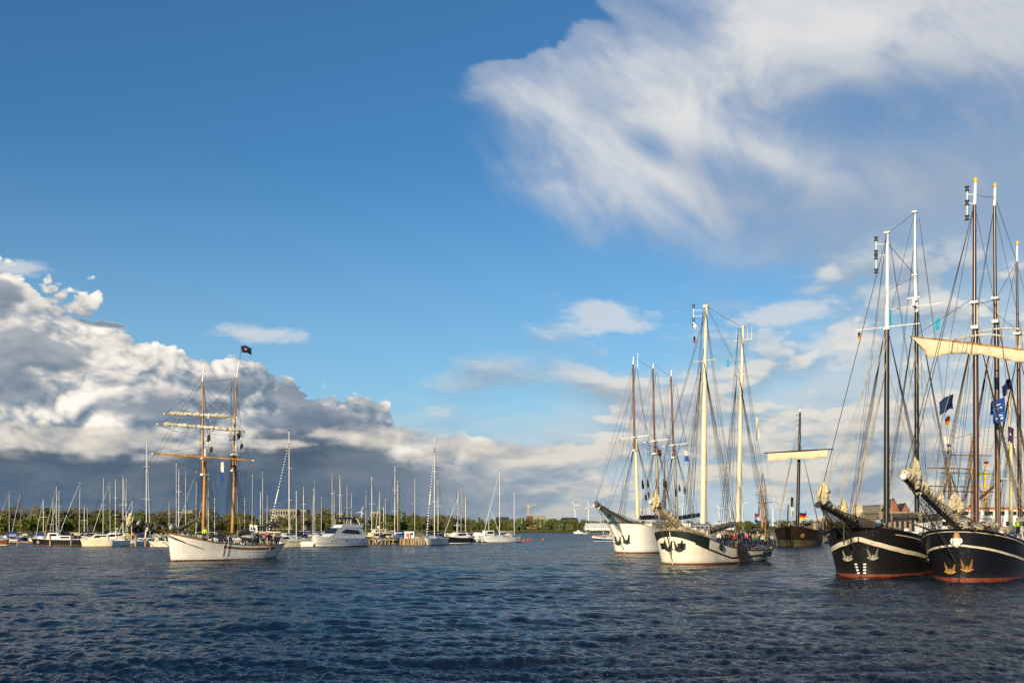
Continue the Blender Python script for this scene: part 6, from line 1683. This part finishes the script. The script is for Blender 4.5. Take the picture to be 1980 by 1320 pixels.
mboat('open_boat', 'small low cream boat moored ahead of the brigantine stem', 'motorboat', 291, 1056, 78, 5.0, 2.0, .9, M['cream_gel'], M['gloss'], [('foredeck_cover', [(1.0, .95), (3.8, .95), (3.4, 1.25), (1.6, 1.25)], .8, M['cream_gel'], [])])
yacht('white yacht with dark sail cover and dark blue white striped forestay', 559, 834, 226, 35, 13.5, M['gloss'], M['sparwhite'], M['navy_canvas'], striped=M['navy_canvas'])
yacht('white yacht with dark spray hood beside the motor yacht bow', 573, 949, 213, -72, 9.5, M['gloss'], M['sparwhite'], M['navy_canvas'])
s = Ship('inflatable_dinghy', 'grey inflatable dinghy hull beside the white yacht behind the brigantine stern', 'dinghy', 546, 1057, 70, Hull(4.4, 2.2, 1.5, 1.2, 1.2, bow_d=(.5, 2), bow_w=(.5, 1.6), rake=.5, tw=.8))
s.part('hull', s.h.body(14, 6), M['galv']); s.part('tube', s.h.rail(.26, 14), M['galv']); s.finish()
# big white motor yacht
def exm(s):
    s.part('windscreen', MB().slab([(3.05, 2.83), (4.52, 4.06), (4.72, 4.06), (3.3, 2.80)], [1.46, 1.17, 1.20, 1.50]), M['glass'])
    fl = s.part('flybridge', MB().slab([(5.0, 4.15), (10.3, 4.1), (10.6, 4.9), (9.9, 4.9), (9.6, 4.75), (6.0, 4.95), (5.5, 4.75)], [1.2, 1.55, 1.5, 1.5, 1.45, 1.2, 1.15]), M['gloss'])
    s.part('flybridge_screen', MB().slab([(5.5, 4.8), (6.0, 5.35), (6.15, 5.35), (5.8, 4.8)], [1.1, 1.0, 1.0, 1.1]), M['glass'], fl)
    s.part('radar_arch', MB().tube([(9.7, -1.45, 4.8), (9.0, -1.3, 6.1), (9.0, 1.3, 6.1), (9.7, 1.45, 4.8)], .13, 8), M['gloss']); s.part('radar_dome', MB().ball((9.0, 0, 6.35), .3, 10, .6), M['gloss'])
    s.part('bimini', MB().slab([(5.5, 5.95), (9.3, 6.0), (9.3, 6.42), (5.6, 6.35)], [1.25, 1.25, 1.15, 1.15]), M['dark_hull'])
    for x in (5.8, 7.4): 
        for sd in (1, -1): s.part('bimini_post', MB().tube([(x, sd * 1.2, 4.8), (x, sd * 1.2, 6.15)], .035, 5), M['alu'])
    for t in (.22, .28, .46, .50, .58, .68):
        for sd in (1, -1):
            p = s.h.pt(t, 1.25, sd, .012); s.part('porthole', MB().box((p.x, p.y, p.z), (.34, .05, .16)), M['glass'])
    s.part('hull_stripe', s.h.band(lambda t: .50 + .2 * (1 - t), lambda t: .58 + .2 * (1 - t), .015, 0, 1, 20), M['dark_hull'])
    s.stanchions(.02, .6, 10, .65, M['alu']); s.part('bathing_platform', MB().box((12.0, 0, .45), (1.2, 3.2, .12)), M['wood'])
    for a in (.05, .1, .14): p = s.h.pt(a, 1.6, 1, .2); s.part('fender', MB().ball(p, .2, 8, 1.5), M['cream_gel'])
my = mboat('motor_yacht', 'large sleek white flybridge motor yacht with dark windscreen and canopy', 'motor yacht', 611, 1057, 30, 11.8, 4.4, 1.85, M['gloss'], M['dark_hull'],
      [('saloon', [(1.9, 1.95), (10.6, 1.75), (10.9, 2.5), (10.2, 4.1), (4.7, 4.15), (3.0, 2.7)], [1.0, 1.75, 1.75, 1.35, 1.2, 1.5], M['gloss'], [([(4.6, 3.0), (9.6, 2.6), (9.2, 3.5), (6.0, 3.75)], 1.60)])], exm, 1.22)
my.root.scale = (1.34, 1.0, 1.0)
def ext(s):
    s.part('upper_house', MB().slab([(3.0, 2.75), (6.0, 2.75), (5.9, 3.55), (3.3, 3.55)], 1.15), M['cream_gel']); s.part('upper_roof', MB().slab([(2.7, 3.57), (6.6, 3.57), (6.6, 3.70), (2.7, 3.70)], 1.4), M['cream_gel'])
    for i in range(4):
        for sd in (1, -1): s.part('window', MB().box((3.5 + .65 * i, sd * 1.16, 3.15), (.45, .03, .45)), M['glass'])
    s.part('radar_dome', MB().ball((4.5, 0, 4.15), .38, 10), M['gloss'])
mboat('trawler_yacht', 'cream two decked trawler yacht with black hull moored behind the jetty', 'motor yacht', 701, 1049, 62, 9.0, 3.4, 1.5, M['dark_hull'], M['red'], [('deckhouse', [(1.7, 1.5), (8.0, 1.45), (7.9, 2.7), (2.0, 2.7)], [1.0, 1.4, 1.35, 1.15], M['cream_gel'], [([(2.6, 1.9), (7.6, 1.9), (7.6, 2.45), (2.7, 2.45)], 1.36)])], ext, rail=M['cream_gel'])
mboat('workboat', 'small white workboat with brown hull lying between jetty and yachts', 'motorboat', 752, 1047, 64, 6.4, 2.6, 1.2, M['sparrust'], M['red'], [('wheelhouse', [(1.6, 1.25), (3.6, 1.25), (3.5, 2.7), (1.9, 2.7)], [.9, 1, .9, .85], M['gloss'], [([(2.1, 1.9), (3.3, 1.9), (3.3, 2.4), (2.2, 2.4)], .93)])])
yacht('large white yacht with the tall mast and blue white striped forestay', 840, 845, 234, 12, 13.5, M['gloss'], M['sparwhite'], M['navy_canvas'], striped=M['blue'])
mboat('dark_cruiser', 'dark hulled cruiser with white upperworks moored beyond the striped stay yacht', 'motorboat', 862, 1050, 48, 8, 3, 1.5, M['dark_hull'], M['gloss'], [('cabin', [(1.6, 1.5), (6.4, 1.45), (6.2, 2.7), (3.0, 2.8)], [.9, 1.3, 1.1, 1.0], M['gloss'], [([(3.0, 2.0), (5.8, 2.0), (5.7, 2.5), (3.5, 2.5)], 1.15)])], lambda s: s.part('mast', MB().tube([(3.6, 0, 2.7), (3.6, 0, 5.4)], .05, 6).tube([(3.6, -1.3, 4.6), (3.6, 1.3, 4.6)], .04, 5), M['gloss']))
mboat('fishing_boat', 'white fishing cutter with wheelhouse forward near the end of the marina', 'fishing boat', 921, 1047.5, 52, 10.0, 3.4, 1.45, M['gloss'], M['wood'], [('wheelhouse', [(2.4, 1.45), (5.4, 1.4), (5.3, 3.2), (2.9, 3.2)], [1.1, 1.2, 1.05, 1.0], M['gloss'], [([(3.0, 2.3), (5.0, 2.3), (5.0, 2.9), (3.2, 2.9)], 1.12)])], lambda s: s.part('mast', MB().tube([(4.2, 0, 3.2), (4.2, 0, 6.6)], .06, 6).tube([(4.2, -.9, 5.4), (4.2, .9, 5.4)], .04, 5), M['gloss']))
yacht('white ketch with brown rail at the outer end of the marina', 966, 911, 272, 48, 12.5, M['gloss'], M['sparwhite'], M['canvas_w'], boot=M['rust'], jib=M['gloss'], mizzen=(976, 951, None))
yacht('small white sailing yacht anchored far out below the wind turbines', 1134, 998, 500, 30, 7.5, M['gloss'], M['alu'], sprd=1, detail=False, wind=False)
yacht('white yacht with slim mast moored far beyond the teal net', 1166.5, 957, 330, 60, 9, M['gloss'], M['alu'], sprd=1, detail=False)
mboat('motorboat', 'tiny white motorboat crossing far out near the opposite bank', 'motorboat', 1110, 1031, 80, 5.2, 2.2, .9, M['gloss'], M['gloss'], [('cabin', [(1.4, .9), (3.4, .9), (3.2, 1.9), (1.9, 1.9)], .8, M['gloss'], [])])
blu = mboat('launch', 'blue and white open launch full of people in orange life jackets', 'launch', 1148, 1046, 74, 8.4, 2.7, 1.05, M['blue_hull'], M['gloss'], [('thwart', [(2, .95), (7, .95), (7, 1.1), (2, 1.1)], 1.0, M['wood'], [])], lambda s: (s.part('stowed_sail', MB().bundle([(5.2, 0, 1.4), (5.3, 0, 4.2)], [.5, .15], 3, .5), M['canvas']), s.part('gunwale', s.h.band(lambda t: s.h.sheer(t) - .3, lambda t: s.h.sheer(t) - .02, .02, nt=18), M['gloss'])))
for i, (px, j) in enumerate(((1151, 'orange'), (1155, 'orange'), (1159, 'orange'), (1163, 'dark'), (1167, 'navy'), (1170, 'tan'))):
    crew(blu, px, 1033 - (i > 2), 1.8 + i * .9, ('person in an orange life jacket at the bow of the blue launch', 'second person in an orange life jacket in the blue launch', 'third person in an orange life jacket amidships in the blue launch', 'person in a dark coat by the launch stowed sail', 'person in a navy jacket behind the launch stowed sail', 'person in a tan coat at the launch stern')[i], j, 'navy', ('stand', 'fold', 'rail')[i % 3], 'dark', i * .4)
for px, wl, q in ((1155, 1046, 0),):
    pass

# --- the rest of the yachts: masts in rank behind the front row
ZONES = [('between the photo edge and the brigantine', [(18, 950), (40, 949, 'w'), (84, 965), (103, 961), (109, 940, 'j'), (114, 948, 'b'), (153, 931), (163, 977), (170, 981), (199, 924, 'b'), (213, 931), (223, 925), (244, 925, 'b'), (254, 967)]),
         ('behind the brigantine', [(327, 968), (341, 895, 'g'), (345.5, 905, 'g'), (359, 911), (379, 910), (403, 921, 'y'), (415, 962), (473, 962), (487, 916), (503, 950), (508, 911), (516, 957)]),
         ('between the brigantine and the motor yacht', [(587, 941), (605, 944), (609, 928), (621, 960), (642, 912), (646, 947), (657, 917, 'y')]),
         ('between the motor yacht and the jetty', [(671, 937), (678, 954), (707, 948), (719, 922), (734, 950), (742, 979), (746, 963)]),
         ('between the jetty and the striped forestay yacht', [(763, 901), (769, 928, 'y'), (772, 937, 'w'), (802, 925)]),
         ('between striped forestay and fishing cutter', [(847, 928, 'y'), (885, 937), (891, 943), (900, 959, 'y'), (946, 975)])]
ORD = ['first', 'second', 'third', 'fourth', 'fifth', 'sixth', 'seventh', 'eighth', 'ninth', 'tenth', 'eleventh', 'twelfth', 'thirteenth', 'fourteenth']
for zn, lst in ZONES:
    for i, q in enumerate(lst):
        px, top = q[0], q[1]; f = q[2] if len(q) > 2 else ''
        Y = rnd.uniform(246, 320); hm = rnd.choice(['gloss', 'gloss', 'gloss', 'grey_white', 'blue_hull', 'dark_hull', 'cream_gel'])
        hw = {'gloss': 'white', 'grey_white': 'pale grey', 'blue_hull': 'blue', 'dark_hull': 'dark', 'cream_gel': 'cream'}[hm]
        sp = {'w': M['wood'], 'y': M['sparcream'], 'g': M['sparwhite']}.get(f, rnd.choice([M['alu'], M['alu'], M['sparwhite']])); sw = {'w': 'wooden', 'y': 'cream', 'g': 'white'}.get(f, 'silver')
        H = EYE + (HZ - top) / F * Y
        th = rnd.choice([78, 102, -78, 160, 172, 20, 8]) + rnd.uniform(-8, 8)
        yacht(f'{hw} yacht, {sw} mast, {ORD[i]} {zn}', px, top, Y, th, min(13, max(6.8, H * .70)), M[hm], sp, M[rnd.choice(['navy_canvas', 'blue', 'canvas_w', 'canvas', 'navy_canvas'])], jib=M[rnd.choice(['gloss', 'gloss', 'blue', 'navy_canvas', 'canvas_w'])] if rnd.random() < .30 or f in 'jb' and f else None, sprd=rnd.choice([1, 2]), group='yachts moored in the marina', rake=rnd.uniform(-.1, .35), detail=Y < 300)

# smaller craft lying in the gaps between the yachts
GAPS = [(4, 1049), (72, 1048), (122, 1049.5), (146, 1049), (214, 1052), (228, 1049), (306, 1051), (322, 1049), (500, 1050), (520, 1052), (533, 1049), (556, 1051), (592, 1050), (714, 1047), (738, 1046.5), (776, 1046), (806, 1046.5), (872, 1048.5), (884, 1047), (906, 1045.5), (940, 1046), (44, 1047.5), (90, 1047), (108, 1048), (134, 1047), (172, 1047.5), (192, 1048), (248, 1048.5), (271, 1050), (314, 1048), (512, 1048), (568, 1048.5), (600, 1048), (726, 1045.5), (760, 1045.5), (790, 1045), (828, 1047), (858, 1046.5), (897, 1046)]
BESIDE = ['at the photo edge', 'behind the black fishing boat bow', 'behind the black fishing boat stern', 'behind the cream cruiser', 'beside the grey flybridge hull', 'by the round sterned yacht', 'ahead of the brigantine bow', 'by the brigantine stem', 'behind the brigantine after deck', 'behind the red jacket', 'off the brigantine stern', 'by the grey dinghy', 'by the motor yacht bow', 'by the trawler yacht', 'behind the workboat', 'behind the pink panelled cabin', 'beside the blue striped forestay', 'behind the dark cruiser', 'past the dark cruiser', 'behind the low jetty', 'between cutter and ketch', 'behind the blue canopied cruiser', 'behind the white wheelhouse', 'behind the fishing boat cabin', 'behind the second mooring pile', 'behind the cream windscreen', 'behind the dark flybridge awning', 'behind the yellow jacket', 'behind the orange pile', 'behind the brigantine jib boom', 'behind the brigantine boom', 'behind the dark spray hood', 'behind the motor yacht stem', 'inside the open pile jetty', 'inside the boarded jetty', 'behind the pink panel', 'beside the striped stay yacht stern', 'inside of the dark cruiser', 'at the low jetty head']
for (px, wl), w in zip(GAPS, BESIDE):
    hm = rnd.choice(['gloss', 'gloss', 'blue_hull', 'dark_hull', 'cream_gel', 'grey_white']); cv = rnd.choice(['blue', 'navy_canvas', 'blue', 'canvas', 'canvas_g', 'gloss'])
    hw = {'gloss': 'white', 'grey_white': 'pale grey', 'blue_hull': 'blue', 'dark_hull': 'dark', 'cream_gel': 'cream'}[hm]; cw = {'blue': 'blue', 'navy_canvas': 'navy', 'canvas': 'tan', 'canvas_g': 'grey', 'gloss': 'white'}[cv]
    L_ = rnd.uniform(5.2, 7.6); fb_ = rnd.uniform(.9, 1.3)
    def gx(s, L_=L_, fb_=fb_, cv=cv):
        s.part('canopy', MB().slab([(.46 * L_, fb_ + .5), (.88 * L_, fb_ + .1), (.85 * L_, fb_ + 1.35), (.52 * L_, fb_ + 1.45)], [L_ * .17, L_ * .17, L_ * .14, L_ * .14]), M[cv])
        s.stanchions(.02, .5, 6, .5, M['alu'])
        for t in (.35, .6):
            for sd in (1, -1): p = s.h.pt(t, .45, sd, .12); s.part('fender', MB().ball(p, .13, 7, 2.0), M['gloss'])
    mboat('small_cruiser', f'small {hw} cruiser with {cw} canopy {w}', 'motorboat', px, wl, rnd.choice([70, 100, -75, 160, 20, -20, 175]) + rnd.uniform(-10, 10), L_, L_ * .38, fb_, M[hm], M['dark_hull'],
          [('cabin', [(.2 * L_, fb_ + .05), (.6 * L_, fb_), (.56 * L_, fb_ + .75), (.36 * L_, fb_ + .6)], [L_ * .10, L_ * .16, L_ * .14, L_ * .11], M['gloss'], [([(.34 * L_, fb_ + .25), (.54 * L_, fb_ + .25), (.53 * L_, fb_ + .55), (.38 * L_, fb_ + .5)], L_ * .155)])], gx, group='small cruisers between the yachts')

# --- piles, pontoon and jetties
PI = [(97, 1055, 1034, 'pilewood'), (137.5, 1055, 1032, 'greywood'), (200, 1056, 1033, 'greywood'), (262.5, 1056, 1035, 'pilewood'), (281, 1056, 1027, 'varnish'), (34, 1055, 1036, 'greywood')]
PW = ['beside the black fishing boat bow', 'at the black fishing boat stern', 'between the cream cruiser and the grey hull', 'beside the yacht with the round stern', 'orange brown, under the brigantine bowsprit', 'in front of the blue canopied cruiser']
for (px, wl, top, mt), w in zip(PI, PW):
    Y = depth(wl); b = at(px, wl, Y); zt = EYE + (HZ - top) / F * Y
    t = thing('mooring_pile', f'wooden mooring pile {w}', 'pile', (b.x, Y, 0), 0, 'mooring piles in front of the marina')
    MB().tube([(0, 0, -.6), (0, .02, zt * .5), (.02, 0, zt)], [.21, .2, .19], 10).build('post', M[mt], t); MB().tube([(.02, 0, zt - .02), (.02, 0, zt + .05)], [.20, .14], 10).build('cap', M['greywood'], t)
def jetty(label, px0, px1, wl, ztop, dep, npile, boards, name='jetty'):
    Y = depth(wl); a, b = at(px0, wl, Y), at(px1, wl, Y); w = b.x - a.x
    t = thing(name, label, 'jetty', ((a.x + b.x) / 2, Y, 0))
    n = max(3, int(w / .9))
    for i in range(n): MB().box((-w / 2 + w * (i + .5) / n, dep / 2, ztop + .02 * (i % 3)), (w / n * .92, dep, .12)).build('plank', M['pilewood' if i % 3 else 'greywood'], t, smooth=False)
    for y in (0.1, dep - .1): MB().box((0, y, ztop - .2), (w, .2, .24)).build('beam', M['greywood'], t, smooth=False)
    for i in range(npile):
        x = -w / 2 + w * (i + .5) / npile; up = .9 if i % 4 == 2 else .1
        MB().tube([(x, -.12, -.6), (x, -.12, ztop + up)], .15, 8).build('pile', M['pilewood'], t); MB().tube([(x + .3, dep, -.6), (x + .3, dep, ztop)], .14, 8).build('pile', M['greywood'], t)
    if boards:
        k = int(w / .55)
        for i in range(k): MB().box((-w / 2 + w * (i + .5) / k, -.02, ztop * .5), (w / k * .62, .08, ztop * .9)).build('board', M['pilewood' if i % 2 else 'greywood'], t, smooth=False)
    return t
jetty('timber jetty on open piles beside the cream trawler yacht', 703, 772, 1052, 1.35, 3.0, 9, False)
jetty('timber jetty with boarded front between workboat and striped stay yacht', 772, 822, 1053.5, 1.55, 4.0, 7, True)
jetty('low timber jetty in front of the small masts beside the fishing cutter', 894, 921, 1046.5, 1.0, 2.5, 5, True)
jetty('long low pontoon behind the boats left of the brigantine', -60, 330, 1050.5, .55, 2.0, 22, False, 'pontoon')
jetty('long low pontoon behind the motor yacht', 500, 705, 1048, .55, 2.0, 14, False, 'pontoon')
jt = depth(1053.5) + 1.5
bx = thing('kiosk', 'small pale cabin with pink panel on the boarded jetty', 'cabin', (at(792, 1040, jt).x, jt, 1.62)); MB().box((0, 0, .75), (2.2, 1.5, 1.5)).build('wall', M['gloss'], bx, smooth=False); MB().box((-.35, -.78, .7), (.7, .05, .9)).build('panel', cloth('pink_panel', (.55, .06, .12)), bx, smooth=False); MB().box((.5, -.78, .95), (.7, .05, .5)).build('window', M['glass'], bx, smooth=False); MB().box((0, 0, 1.54), (2.5, 1.8, .08)).build('roof', M['gloss'], bx, smooth=False)
p = at(254, 1020, 224); person('person in a fluorescent yellow jacket on the round sterned yacht', (p.x, 222, 1.35), .4, CL['hivis'], CL['orange'], 'rail', 'dark')
p = at(262, 1020, 224); person('person in an orange jacket beside the yellow jacket on the yacht', (p.x, 222.5, 1.35), -.3, CL['orange'], CL['dark'], 'stand', 'dark')
for i, (px, y) in enumerate(((984, 1046.5), (1000, 1046), (1012.5, 1044.8), (1021, 1044.3), (1028.5, 1043.5), (1051, 1043.5))):
    Y = depth(y + .8); b = at(px, y, Y)
    t = thing('mooring_buoy', f'red buoy, {ORD[i]} of the row out from the white ketch', 'buoy', (b.x, Y, 0), 0, 'red buoys in a row off the marina')
    MB().ball((0, 0, .18), .42, 12).build('float', M['buoyred'], t); MB().tube([(0, 0, .55), (0, 0, .85)], [.09, .07], 8).build('top_post', M['buoyred'], t)
